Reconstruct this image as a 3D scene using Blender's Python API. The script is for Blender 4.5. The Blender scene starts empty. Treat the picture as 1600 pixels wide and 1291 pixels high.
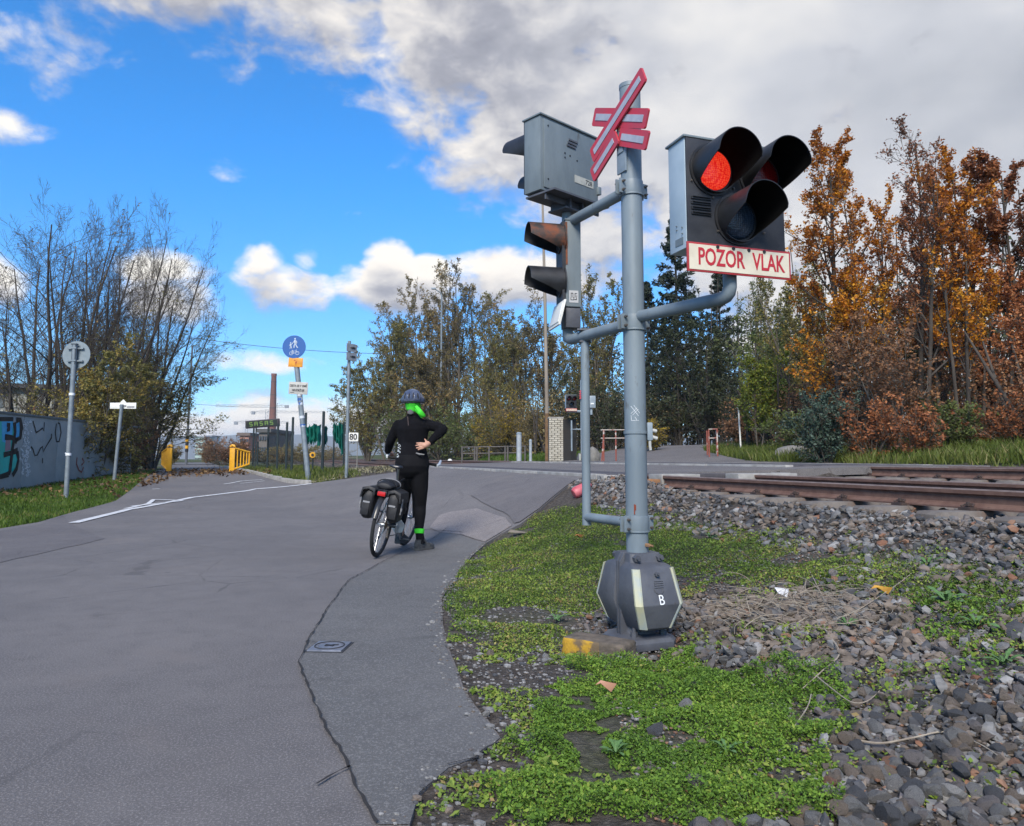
import bpy, bmesh, math, random
import numpy as np
from mathutils import Vector, Matrix, geometry
R = math.radians
scene = bpy.context.scene
COL = scene.collection
rng = np.random.default_rng(7)
random.seed(7)
# ---------------------------------------------------------------- camera, world, sun, exposure
EYE, F, PX, PY, PITCH = 1.02, 1164.0, 800.0, 600.0, R(5.69)
cam = bpy.data.objects.new('camera', bpy.data.cameras.new('camera')); COL.objects.link(cam)
cam.location = (0, 0, EYE); cam.rotation_euler = (R(90) + PITCH, 0, 0)
cam.data.sensor_fit = 'HORIZONTAL'; cam.data.sensor_width = 36; cam.data.lens = 36 * F / 1600
cam.data.shift_y = -45.5 / 1600; cam.data.clip_start = .05; cam.data.clip_end = 9000
scene.camera = cam
scene.view_settings.view_transform = 'Standard'; scene.view_settings.look = 'None'
scene.view_settings.exposure = 0.12; scene.view_settings.gamma = 1.0
scene.view_settings.use_curve_mapping = False
scene.cycles.max_bounces = 8; scene.cycles.transparent_max_bounces = 8
SUN_EL, SUN_AZ = R(40), R(190)          # azimuth from +Y clockwise: behind the camera and to its left
sun = bpy.data.objects.new('sun', bpy.data.lights.new('sun', 'SUN')); COL.objects.link(sun)
sun.data.energy = 4.9; sun.data.angle = R(22); sun.data.color = (1, .93, .83)
sd = Vector((math.sin(SUN_AZ) * math.cos(SUN_EL), math.cos(SUN_AZ) * math.cos(SUN_EL), math.sin(SUN_EL)))
sun.rotation_euler = sd.to_track_quat('Z', 'Y').to_euler()

class NT:
    def __init__(s, nt): s.nt = nt
    def n(s, t, **kw):
        nd = s.nt.nodes.new(t)
        for k, v in kw.items():
            if k in nd.inputs.keys() and not hasattr(nd, k): nd.inputs[k].default_value = v
            else: setattr(nd, k, v)
        return nd
    def set(s, inp, v):
        if hasattr(v, 'is_output'): s.nt.links.new(v, inp)
        elif isinstance(v, (tuple, list)) and len(v) == 3 and inp.type == 'RGBA': inp.default_value = (*v, 1)
        else: inp.default_value = v
    def m(s, op, a, b=None, c=None, clamp=False):
        nd = s.nt.nodes.new('ShaderNodeMath'); nd.operation = op; nd.use_clamp = clamp
        for i, v in enumerate((a, b, c)):
            if v is not None: s.set(nd.inputs[i], v)
        return nd.outputs[0]
    def vm(s, op, a, b=None):
        nd = s.nt.nodes.new('ShaderNodeVectorMath'); nd.operation = op
        s.set(nd.inputs[0], a)
        if b is not None: s.set(nd.inputs[1], b)
        return nd.outputs[0]
    def mix(s, f, a, b, mode='MIX'):
        nd = s.nt.nodes.new('ShaderNodeMix'); nd.data_type = 'RGBA'; nd.blend_type = mode
        s.set(nd.inputs[0], f); s.set(nd.inputs[6], a); s.set(nd.inputs[7], b)
        return nd.outputs[2]
    def noise(s, vec, scale, detail=4, rough=.5, dist=0, dims='3D'):
        nd = s.nt.nodes.new('ShaderNodeTexNoise'); nd.noise_dimensions = dims
        if vec is not None: s.set(nd.inputs['Vector'], vec)
        nd.inputs['Scale'].default_value = scale; nd.inputs['Detail'].default_value = detail
        nd.inputs['Roughness'].default_value = rough; nd.inputs['Distortion'].default_value = dist
        return nd.outputs[0]
    def ramp(s, f, stops, interp='LINEAR'):
        nd = s.nt.nodes.new('ShaderNodeValToRGB'); s.set(nd.inputs[0], f); cr = nd.color_ramp; cr.interpolation = interp
        while len(cr.elements) < len(stops): cr.elements.new(.5)
        for e, (p, c) in zip(cr.elements, stops): e.position = p; e.color = (*c, 1) if len(c) == 3 else c
        return nd.outputs[0]
    def sstep(s, x, lo, hi):
        nd = s.nt.nodes.new('ShaderNodeMapRange'); nd.interpolation_type = 'SMOOTHSTEP'
        s.set(nd.inputs[0], x); nd.inputs[1].default_value = lo; nd.inputs[2].default_value = hi
        return nd.outputs[0]

def pix_dir(px, py):
    cx, cy = (px - PX) / F, (PY - py) / F
    c, s = math.cos(PITCH), math.sin(PITCH)
    return Vector((cx, c - cy * s, s + cy * c))
def azel(px, py):
    d = pix_dir(px, py).normalized()
    return math.atan2(d.x, d.y), math.asin(d.z)

world = bpy.data.worlds.new('World'); scene.world = world; world.use_nodes = True
wn = NT(world.node_tree); world.node_tree.nodes.clear()
def build_sky():
    N = wn
    sky = N.n('ShaderNodeTexSky', sky_type='NISHITA', sun_disc=False, sun_elevation=SUN_EL, sun_rotation=SUN_AZ,
              altitude=300, air_density=1.0, dust_density=.3, ozone_density=2.0)
    tc = N.n('ShaderNodeTexCoord'); d = tc.outputs['Generated']
    sep = N.n('ShaderNodeSeparateXYZ'); N.set(sep.inputs[0], d)
    x, y, z = sep.outputs
    az = N.m('ARCTAN2', x, y); el = N.m('ARCSINE', z)
    # broad cloud masses of this sky, as directions (azimuth, elevation, half widths, weight)
    ell = []
    for px, py, rx, ry, w in (
        (1200, 60, 560, 280, 1.0), (1560, 330, 420, 420, 1.0), (850, -60, 330, 200, .95), (1130, 330, 200, 190, .5),
        (380, -60, 380, 150, .6), (80, 75, 200, 75, .26), (20, 205, 130, 40, .16), (270, 175, 80, 36, .16), (355, 260, 74, 34, .24),
        (440, 450, 95, 44, .8), (405, 415, 50, 42, .7), (480, 405, 34, 30, .6), (630, 452, 120, 46, .85), (606, 408, 46, 44, .85), (668, 428, 50, 36, .7), (265, 458, 95, 62, .7), (0, 430, 50, 50, .45),
        (830, 436, 190, 60, .65), (950, 375, 140, 60, .6), (390, 565, 130, 26, .42), (500, 655, 220, 50, .7),
        (300, 670, 240, 36, .6), (545, 338, 70, 24, .24), (482, 323, 42, 16, .12), (900, 700, 700, 40, .5)):
        a, e = azel(px, py); ell.append((a, e, rx / F, ry / F, w))
    mp = N.vm('MULTIPLY', d, (1, 1, 1.7))
    def dens(el_, vec):
        f = None
        for a, e, ra, re, w in ell:
            u = N.m('DIVIDE', N.m('SUBTRACT', az, a), ra); v = N.m('DIVIDE', N.m('SUBTRACT', el_, e), re)
            q = N.m('ADD', N.m('MULTIPLY', u, u), N.m('MULTIPLY', v, v))
            t = N.m('SUBTRACT', w, N.m('MULTIPLY', q, .8))
            f = t if f is None else N.m('MAXIMUM', f, t)
        # away from the view the same broken cover goes on
        back = N.m('ADD', N.m('MULTIPLY', N.noise(vec, 1.6, 2, .5), 2.2), -1.0)
        away = N.sstep(N.m('ABSOLUTE', az), .8, 1.2); high = N.sstep(el_, .75, 1.0)
        f = N.mix(N.m('MAXIMUM', away, high), N.m('MAXIMUM', f, -1.2), back)
        f = N.m('MAXIMUM', f, -1.2)
        n1 = N.noise(vec, 5.0, 9, .56, .15)
        n2 = N.noise(vec, 15.0, 7, .55, .35)
        nn = N.m('ADD', N.m('MULTIPLY', N.m('SUBTRACT', n1, .5), 1.8), N.m('MULTIPLY', N.m('SUBTRACT', n2, .5), 1.35))
        return N.m('ADD', f, nn), n1
    D0, n1 = dens(el, mp)
    up = N.vm('ADD', mp, (-.006, 0, .05))
    D1, _ = dens(N.m('ADD', el, .032), up)
    mask = N.sstep(D0, .0, .55)
    lit = N.m('ADD', .42, N.m('MULTIPLY', N.m('SUBTRACT', D0, D1), .85), clamp=True)
    thin = N.sstep(D0, 1.5, .25)
    lit = N.m('ADD', N.m('MULTIPLY', lit, .8), N.m('MULTIPLY', thin, .28), clamp=True)
    # the sheet of cloud to the right is thicker and greyer, away from the sun
    bank = N.sstep(az, -.08, .30); bel = N.sstep(el, .16, .34)
    lo = N.noise(mp, 2.2, 4, .5)
    g = N.m('MULTIPLY', bank, N.m('ADD', .25, N.m('MULTIPLY', N.sstep(lo, .36, .62), .75)))
    lit = N.m('MULTIPLY', lit, N.m('SUBTRACT', 1.0, N.m('MULTIPLY', g, .15)))
    col = N.ramp(lit, [(0, (.235, .25, .31)), (.35, (.40, .41, .47)), (.62, (.70, .685, .69)), (.85, (.96, .91, .85)), (1, (1.02, .98, .91))])
    bankc = N.ramp(N.m('ADD', N.m('MULTIPLY', lo, .9), N.m('MULTIPLY', n1, .1)), [(.34, (.44, .47, .53)), (.47, (.62, .64, .69)), (.58, (.92, .90, .87))])
    col = N.mix(N.m('MULTIPLY', N.m('MULTIPLY', bank, N.sstep(D0, .25, .75)), .9), col, bankc)
    tint = N.mix(N.sstep(el, .02, .42), (.68, 1.18, 1.65), (.36, 1.38, 2.2))
    blue = N.mix(1.0, N.mix(1.0, sky.outputs[0], (.105, .105, .105), 'MULTIPLY'), tint, 'MULTIPLY')
    fin = N.mix(mask, blue, col)
    # keep the lowest band pale
    bg = N.n('ShaderNodeBackground'); N.set(bg.inputs[0], fin); bg.inputs[1].default_value = 1.0
    out = N.n('ShaderNodeOutputWorld'); N.nt.links.new(bg.outputs[0], out.inputs[0])
build_sky()
# ---------------------------------------------------------------- helpers
def sm(x): x = np.clip(x, 0, 1); return x * x * (3 - 2 * x)
def hash2(i, j):
    h = (i.astype(np.int64) * 374761393 + j.astype(np.int64) * 668265263) & 0xffffffff
    h = ((h ^ (h >> 13)) * 1274126177) & 0xffffffff
    return ((h ^ (h >> 16)) & 0xffff) / 65535.0
def vn(x, y):
    i = np.floor(x); j = np.floor(y); fx = sm(x - i); fy = sm(y - j)
    a = hash2(i, j); b = hash2(i + 1, j); c = hash2(i, j + 1); d = hash2(i + 1, j + 1)
    return (a + (b - a) * fx) * (1 - fy) + (c + (d - c) * fx) * fy
def fbm(x, y, o=4):
    s = 0; a = .5
    for k in range(o): s = s + a * vn(x * 2 ** k + 17.3 * k, y * 2 ** k - 9.1 * k); a *= .5
    return s
# the line of the track: s = metres from its near rail towards the camera, t = metres along it
def st(X, Y): return 5.135 - (.951 * X + .310 * Y), -.310 * X + .951 * Y
def xy(s, t): n = 5.135 - s; return .951 * n - .310 * t, .310 * n + .951 * t
def base_h(X, Y): return .45 * sm((Y - 14) / 18)
def far_h(s): return .9 + .8 * sm((-6.2 - s) / 9.5)
def gr(X, Y):          # road and path surface
    X = np.asarray(X, float); Y = np.asarray(Y, float); s, t = st(X, Y)
    b = base_h(X, Y); w = 3.1 + np.clip(.2 * (t - 9), 0, 4)
    r = np.clip(1 - (s - .72) / (w - .72), 0, 1); r = .55 * r + .45 * sm(r)
    z = b + (.785 - b) * r
    z = np.where(s < 0, .785 + .105 * np.clip(-s / 4.0, 0, 1), z)
    return np.where(s < -6.2, far_h(s), z)
def gs(X, Y):          # bare soil, ballast and turf
    X = np.asarray(X, float); Y = np.asarray(Y, float); s, t = st(X, Y); b = base_h(X, Y)
    z = np.interp(-s, [-3.1, -1.25, -.62, 2.2, 3.3, 6.3, 6.9, 7.6], [0, .33, .565, .575, .665, .675, .80, .9])
    z = np.where(s > -.6, np.maximum(z, z * .0 + b * sm((s - .6) / 2)), z)
    z = np.where(s < -7.2, far_h(s) , z)
    f = sm((t - 6.6) / 2.6) * (s > .55) * (1 - sm((t - 26) / 4))
    return z * (1 - f) + (gr(X, Y) - .035) * f
YS = np.concatenate([np.arange(1.2, 30, .01), np.arange(30, 260, .1)])
def at(px, py, fn=gs, dz=0):       # where the line of sight through a pixel of the photo meets the ground
    d = pix_dir(px, py); X = d.x / d.y * YS; Z = EYE + d.z / d.y * YS
    k = np.nonzero(Z <= fn(X, YS) + dz)[0]
    i = k[0] if len(k) else len(YS) - 1
    return Vector((X[i], YS[i], float(fn(X[i], YS[i])) + dz))
def atY(px, py, Y):                # a point at distance Y
    d = pix_dir(px, py); return Vector((d.x / d.y * Y, Y, EYE + d.z / d.y * Y))
def inpoly(X, Y, poly):
    ins = np.zeros(np.shape(X), bool); n = len(poly); j = n - 1
    for i in range(n):
        xi, yi = poly[i][0], poly[i][1]; xj, yj = poly[j][0], poly[j][1]
        c = ((yi > Y) != (yj > Y)) & (X < (xj - xi) * (Y - yi) / (yj - yi + 1e-12) + xi); ins ^= c; j = i
    return ins

# ---- objects
def tag(o, label=None, cat=None, group=None, kind=None):
    for k, v in (('label', label), ('category', cat), ('group', group), ('kind', kind)):
        if v: o[k] = v
    return o
def link(o, parent=None):
    COL.objects.link(o)
    if parent is not None: o.parent = parent
    return o
def thing(name, label, cat, loc=(0, 0, 0), rot=(0, 0, 0), group=None):
    o = bpy.data.objects.new(name, None); o.location = loc; o.rotation_euler = rot; o.empty_display_size = .1
    return tag(link(o), label, cat, group)
def fast_mesh(name, V, Fc, mats, attr=None, smooth=False):
    """V (n,3), Fc (m,k) all faces with k corners"""
    V = np.asarray(V, np.float32); Fc = np.asarray(Fc, np.int32); m, k = Fc.shape
    me = bpy.data.meshes.new(name); me.vertices.add(len(V)); me.vertices.foreach_set('co', V.ravel())
    me.loops.add(m * k); me.loops.foreach_set('vertex_index', Fc.ravel())
    me.polygons.add(m); me.polygons.foreach_set('loop_start', np.arange(0, m * k, k, dtype=np.int32))
    me.polygons.foreach_set('loop_total', np.full(m, k, np.int32))
    for nm, a in (attr or {}).items():
        at_ = me.attributes.new(nm, 'FLOAT', 'POINT'); at_.data.foreach_set('value', np.asarray(a, np.float32))
    for x in (mats if isinstance(mats, (list, tuple)) else [mats]): me.materials.append(x)
    me.polygons.foreach_set('use_smooth', np.full(m, smooth, bool))
    me.update(calc_edges=True); return me
def obj(name, me, parent=None, loc=None):
    o = bpy.data.objects.new(name, me); link(o, parent)
    if loc is not None: o.location = loc
    return o

class MB:
    """collects primitives into one mesh"""
    def __init__(s): s.v = []; s.f = []; s.mi = []; s.cur = 0
    def mat(s, i): s.cur = i; return s
    def add(s, verts, faces, M=None):
        o = len(s.v)
        for p in verts:
            p = Vector(p); s.v.append(tuple(M @ p) if M is not None else tuple(p))
        for f in faces: s.f.append(tuple(i + o for i in f)); s.mi.append(s.cur)
        return s
    def box(s, c, d, M=None, rz=0):
        x, y, z = d[0] / 2, d[1] / 2, d[2] / 2
        vs = [Vector((sx * x, sy * y, sz * z)) for sz in (-1, 1) for sy in (-1, 1) for sx in (-1, 1)]
        T = Matrix.Translation(Vector(c)) @ Matrix.Rotation(rz, 4, 'Z')
        if M is not None: T = M @ T
        return s.add(vs, [(0, 2, 3, 1), (4, 5, 7, 6), (0, 1, 5, 4), (2, 6, 7, 3), (0, 4, 6, 2), (1, 3, 7, 5)], T)
    def tube(s, pts, r, n=10, M=None, caps=True, close=False):
        pts = [Vector(p) for p in pts]; k = len(pts)
        rs = r if isinstance(r, (list, tuple)) else [r] * k
        vs = []; prev = None
        for i, p in enumerate(pts):
            if close: t = pts[(i + 1) % k] - pts[i - 1]
            else: t = (pts[min(i + 1, k - 1)] - pts[max(i - 1, 0)])
            t.normalize()
            if prev is None: a = t.orthogonal().normalized()
            else: a = (prev - t * prev.dot(t)).normalized()
            prev = a; b = t.cross(a)
            for j in range(n):
                g = 2 * math.pi * j / n; vs.append(p + (a * math.cos(g) + b * math.sin(g)) * rs[i])
        fs = []
        for i in range(k if close else k - 1):
            for j in range(n):
                q = (i + 1) % k
                fs.append((i * n + j, i * n + (j + 1) % n, q * n + (j + 1) % n, q * n + j))
        if caps and not close: fs += [tuple(range(n - 1, -1, -1)), tuple(range((k - 1) * n, k * n))]
        return s.add(vs, fs, M)
    def lathe(s, prof, n=24, M=None):
        vs = [(r * math.cos(2 * math.pi * j / n), r * math.sin(2 * math.pi * j / n), z) for r, z in prof for j in range(n)]
        k = len(prof); fs = [(i * n + j, i * n + (j + 1) % n, (i + 1) * n + (j + 1) % n, (i + 1) * n + j) for i in range(k - 1) for j in range(n)]
        if prof[0][0] > 1e-5: fs.append(tuple(range(n - 1, -1, -1)))
        if prof[-1][0] > 1e-5: fs.append(tuple(range((k - 1) * n, k * n)))
        return s.add(vs, fs, M)
    def prism(s, poly, z0, z1, M=None):
        n = len(poly); vs = [(p[0], p[1], z0) for p in poly] + [(p[0], p[1], z1) for p in poly]
        return s.add(vs, [tuple(range(n - 1, -1, -1)), tuple(range(n, 2 * n))] + [(i, (i + 1) % n, n + (i + 1) % n, n + i) for i in range(n)], M)
    def rings(s, rs, M=None, caps=True):
        n = len(rs[0]); k = len(rs); vs = [p for r in rs for p in r]
        fs = [(i * n + j, i * n + (j + 1) % n, (i + 1) * n + (j + 1) % n, (i + 1) * n + j) for i in range(k - 1) for j in range(n)]
        if caps: fs += [tuple(range(n - 1, -1, -1)), tuple(range((k - 1) * n, k * n))]
        return s.add(vs, fs, M)
    def mesh(s, name, mats, bevel=0, smooth=40, seg=2):
        me = bpy.data.meshes.new(name); me.from_pydata(s.v, [], s.f)
        for x in (mats if isinstance(mats, (list, tuple)) else [mats]): me.materials.append(x)
        me.polygons.foreach_set('material_index', np.array(s.mi, np.int32))
        bm = bmesh.new(); bm.from_mesh(me)
        bmesh.ops.recalc_face_normals(bm, faces=bm.faces)
        if bevel:
            es = [e for e in bm.edges if len(e.link_faces) == 2 and e.calc_face_angle(0) > R(28)]
            bmesh.ops.bevel(bm, geom=es, offset=bevel, segments=seg, profile=.6, affect='EDGES', clamp_overlap=True)
        bm.to_mesh(me); bm.free()
        if smooth:
            me.shade_smooth(); me.set_sharp_from_angle(angle=R(smooth))
        return me
    def build(s, name, mats, parent=None, loc=None, bevel=0, smooth=40, seg=2):
        return obj(name, s.mesh(name, mats, bevel, smooth, seg), parent, loc)

def frame(origin, xa, za):   # matrix with local x along xa and local z along za
    x = Vector(xa).normalized(); z = Vector(za).normalized(); y = z.cross(x).normalized(); x = y.cross(z)
    M = Matrix((x, y, z)).transposed().to_4x4(); M.translation = Vector(origin); return M
def text(name, body, size, mat, parent, M, ext=.0012, sx=1.0, align='CENTER', bold=0):
    cu = bpy.data.curves.new(name, 'FONT'); cu.body = body; cu.size = size; cu.extrude = ext; cu.align_x = align; cu.align_y = 'CENTER'
    cu.resolution_u = 3; cu.offset = bold
    o = bpy.data.objects.new(name, cu); COL.objects.link(o)
    me = bpy.data.meshes.new_from_object(o.evaluated_get(bpy.context.evaluated_depsgraph_get()))
    bpy.data.objects.remove(o); bpy.data.curves.remove(cu)
    me.transform(M @ Matrix.Diagonal((sx, 1, 1, 1))); me.materials.clear(); me.materials.append(mat); me.name = name
    return obj(name, me, parent)
def dup(root, loc=None, label=None, group=None):
    def cp(o, par):
        c = o.copy(); COL.objects.link(c); c.parent = par
        for ch in list(o.children): cp(ch, c)
        return c
    c = cp(root, None)
    if loc is not None: c.location = loc
    if label: c['label'] = label
    if group: c['group'] = group
    return c

# ---- materials
def mat(name, c, r=.7, c2=None, sc=6, det=6, lo=.35, hi=.65, bump=0, bsc=60, metal=0, rust=None, rsc=4, rlo=.62, rhi=.72, emit=0, spec=.5, coord='Object', stretch=None):
    m = bpy.data.materials.new(name); m.use_nodes = True; N = NT(m.node_tree); b = m.node_tree.nodes['Principled BSDF']
    tc = N.n('ShaderNodeTexCoord'); v = tc.outputs[coord]
    if stretch: v = N.vm('MULTIPLY', v, stretch)
    base = (*c, 1)
    if c2:
        f = N.sstep(N.noise(v, sc, det, .6), lo, hi); base = N.mix(f, c, c2)
    if rust:
        f = N.sstep(N.noise(v, rsc, 8, .65), rlo, rhi); base = N.mix(f, base if not isinstance(base, tuple) else c, rust)
        rr = N.m('ADD', r, N.m('MULTIPLY', f, .2)); N.set(b.inputs['Roughness'], rr)
    else: b.inputs['Roughness'].default_value = r
    N.set(b.inputs['Base Color'], base); b.inputs['Metallic'].default_value = metal; b.inputs['Specular IOR Level'].default_value = spec
    if bump:
        bp = N.n('ShaderNodeBump'); bp.inputs['Strength'].default_value = bump; bp.inputs['Distance'].default_value = .01
        N.set(bp.inputs['Height'], N.noise(v, bsc, 6, .65)); N.nt.links.new(bp.outputs[0], b.inputs['Normal'])
    if emit: N.set(b.inputs['Emission Color'], (*c, 1)); b.inputs['Emission Strength'].default_value = emit
    return m
def leaf_mat(name, stops, trans=.3, rough=.6):
    m = bpy.data.materials.new(name); m.use_nodes = True; N = NT(m.node_tree); nt = m.node_tree; nt.nodes.clear()
    a = N.n('ShaderNodeAttribute', attribute_name='rnd')
    col = N.ramp(a.outputs['Fac'], stops)
    p = N.n('ShaderNodeBsdfPrincipled'); N.set(p.inputs['Base Color'], col); p.inputs['Roughness'].default_value = rough
    p.inputs['Specular IOR Level'].default_value = .3
    t = N.n('ShaderNodeBsdfTranslucent'); N.set(t.inputs[0], col)
    mx = N.n('ShaderNodeMixShader'); mx.inputs[0].default_value = trans
    nt.links.new(p.outputs[0], mx.inputs[1]); nt.links.new(t.outputs[0], mx.inputs[2])
    o = N.n('ShaderNodeOutputMaterial'); nt.links.new(mx.outputs[0], o.inputs[0])
    return m
GALV = mat('galvanised_paint', (.19, .235, .275), .5, (.25, .30, .34), 5, bump=.08, bsc=30)
MAST = mat('mast_paint', (.135, .168, .195), .5, (.185, .228, .258), 4.5, bump=.12, bsc=45, rust=(.105, .115, .12), rsc=13, rlo=.60, rhi=.72, stretch=(1, 1, .35))
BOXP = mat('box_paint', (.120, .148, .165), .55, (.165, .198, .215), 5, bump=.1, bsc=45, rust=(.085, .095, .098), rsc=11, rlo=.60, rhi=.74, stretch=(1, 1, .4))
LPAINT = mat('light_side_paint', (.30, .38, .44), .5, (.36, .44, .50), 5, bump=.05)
BLACKP = mat('black_paint', (.012, .013, .018), .55, (.025, .027, .033), 8, bump=.08, bsc=60)
VISOR = mat('visor_black', (.012, .012, .013), .48, (.022, .023, .027), 9, bump=.05)
RUSTV = mat('rusty_visor', (.028, .022, .02), .6, (.045, .033, .028), 6, rust=(.17, .05, .02), rsc=6, rlo=.42, rhi=.62, bump=.2)
CASTI = mat('dark_cast_iron', (.060, .064, .078), .55, (.085, .09, .105), 6, bump=.25, bsc=45, rust=(.05, .045, .045), rsc=9, rlo=.6, rhi=.75)
BOLT = mat('bolt_steel', (.12, .115, .11), .5, (.2, .16, .13), 20, metal=.6)
REDP = mat('red_paint', (.50, .035, .055), .5, (.42, .05, .07), 9, bump=.05)
REDDARK = mat('dark_red_paint', (.36, .025, .03), .55, (.30, .03, .035), 9)
SILV = mat('reflective_grey', (.33, .34, .40), .45, (.40, .41, .46), 14)
WHITEP = mat('white_paint', (.74, .73, .69), .55, (.64, .63, .58), 6, bump=.05)
CREAM = mat('cream_plate', (.66, .60, .47), .5, (.56, .50, .39), 7, rust=(.35, .2, .12), rsc=14, rlo=.72, rhi=.8)
PALEST = mat('pale_strip', (.42, .41, .27), .6, (.32, .36, .35), 10, rust=(.09, .09, .09), rsc=22, rlo=.63, rhi=.7)
YELLP = mat('yellow_paint', (.72, .36, .012), .45, (.62, .30, .015), 5, rust=(.3, .15, .03), rsc=9, rlo=.7, rhi=.8)
CONC = mat('concrete', (.30, .29, .27), .9, (.21, .20, .185), 7, bump=.5, bsc=50)
RAILM = mat('rusty_rail', (.105, .055, .042), .85, (.15, .085, .064), 10, bump=.3, bsc=60, rust=(.06, .036, .03), rsc=5)
RAILTOP = mat('worn_rail_head', (.16, .115, .098), .55, (.23, .175, .155), 12, metal=.2)
STICK = mat('white_sticker', (.7, .72, .74), .5)
INK = mat('black_ink', (.012, .012, .014), .6)
# ---------------------------------------------------------------- ground, road, tracks
def wl(pxs, fn=gr): return [tuple(at(px, py, fn).xy) for px, py in pxs]
road_poly = wl([(640, 1291), (655, 1240), (700, 1203), (742, 1188), (784, 1157), (762, 1125), (742, 1102), (724, 1075), (716, 1050), (700, 1010), (692, 975),
                (690, 935), (709, 907), (720, 890), (738, 868), (758, 850), (781, 835), (813, 819), (840, 798), (862, 780)])
road_poly += [xy(.95, 9.75), xy(.72, 9.85), xy(-6.3, 9.4)]
road_poly += wl([(1180, 721), (1130, 712), (1100, 704), (1098, 699), (1130, 697), (1200, 696.5), (1200, 691), (1110, 690.5), (1050, 690), (1005, 692), (970, 700), (930, 710), (855, 719.5)])
road_poly += [xy(-6.2, 27.5), xy(.8, 25.5)]
road_poly += wl([(664, 730), (640, 735), (560, 746), (480, 756), (450, 754.5), (420, 747), (385, 738), (350, 730), (325, 722.4), (275, 722.4), (262, 730), (240, 738), (205, 765), (180, 783), (115, 800), (60, 816), (0, 826)])
road_poly += [(-24, 11), (-24, -4), (-.4, -4), (-.45, 1.2)]
RP = np.array(road_poly)

xs = np.unique(np.concatenate([-np.geomspace(26, 3500, 26), np.arange(-26, -1.5, .35), np.arange(-1.5, 4.6, .07), np.arange(4.6, 24, .35), np.geomspace(24, 3500, 26)]))
ys = np.unique(np.concatenate([-np.geomspace(4, 200, 8), np.arange(-4, 1.5, .5), np.arange(1.5, 7, .07), np.arange(7, 46, .3), np.geomspace(46, 4000, 34)]))
GX, GY = np.meshgrid(xs, ys)
inr = inpoly(GX, GY, road_poly)
S_, T_ = st(GX, GY)
GZ = gs(GX, GY)
# road embankment under the road, a little below its surface
near_road = inr.copy()
core = inr.copy()
for _ in range(2):
    e = core.copy(); e[1:] &= core[:-1]; e[:-1] &= core[1:]; e[:, 1:] &= core[:, :-1]; e[:, :-1] &= core[:, 1:]; core = e
GZ = np.where(core, gr(GX, GY) - .06, np.where(inr, gr(GX, GY) - .014, GZ))
bump_amp = np.where(inr, 0, np.where((np.abs(GX) < 30) & (GY < 60), 1, .0))
GZ = GZ + bump_amp * ((fbm(GX * 3.1, GY * 3.1, 3) - .45) * .05 + (fbm(GX * 11, GY * 11, 2) - .37) * .018)
far = sm((GY - 300) / 1500)
GZ = GZ - far * 3
# where things grow: pixel outlines on the photo turned into areas of ground
def area(pxs): return [tuple(at(px, py, gs).xy) for px, py in pxs]
A_GREY = area([(690, 950), (705, 905), (745, 865), (790, 832), (845, 800), (900, 790), (1010, 800), (1100, 820), (1250, 850), (1400, 868), (1599, 890), (1599, 955), (1480, 965), (1380, 930), (1250, 925), (1130, 905), (1065, 905), (1060, 950), (935, 955), (925, 1000), (880, 1010), (780, 1010), (730, 995)])
A_LUSH = area([(850, 1180), (835, 1130), (880, 1070), (960, 1045), (1060, 1030), (1140, 1045), (1215, 1060), (1290, 1075), (1275, 1120), (1290, 1200), (1290, 1290), (830, 1290)])
A_PATCH = area([(1440, 930), (1530, 925), (1599, 960), (1599, 1050), (1540, 1060), (1450, 1000), (1420, 960)])
A_EDGE = area([(700, 1005), (760, 1010), (880, 1010), (900, 1060), (850, 1100), (850, 1180), (830, 1290), (650, 1290), (700, 1203), (784, 1157), (740, 1100), (716, 1050)])
cover = inpoly(GX, GY, A_GREY) * .46 + inpoly(GX, GY, A_LUSH) * .50 + inpoly(GX, GY, A_PATCH) * .4 + inpoly(GX, GY, A_EDGE) * .2
left_verge = (~inr) & ((S_ > 3.2) & (T_ > 7.5) & (GX < -2))
behind = S_ < -7.2
wg = np.clip(np.maximum(cover, np.maximum(left_verge * 1.0, behind * 1.0)), 0, 1)
wb = np.clip(1 - wg, 0, 1) * (GX > -2) * (S_ > -7.3)
wb = np.where((T_ > 9) & (S_ < 3.2) & (S_ > -7.3), 1.0, wb)
wg = np.where((T_ > 9) & (S_ < 2.0) & (S_ > -7.0), .1, wg)

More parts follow.
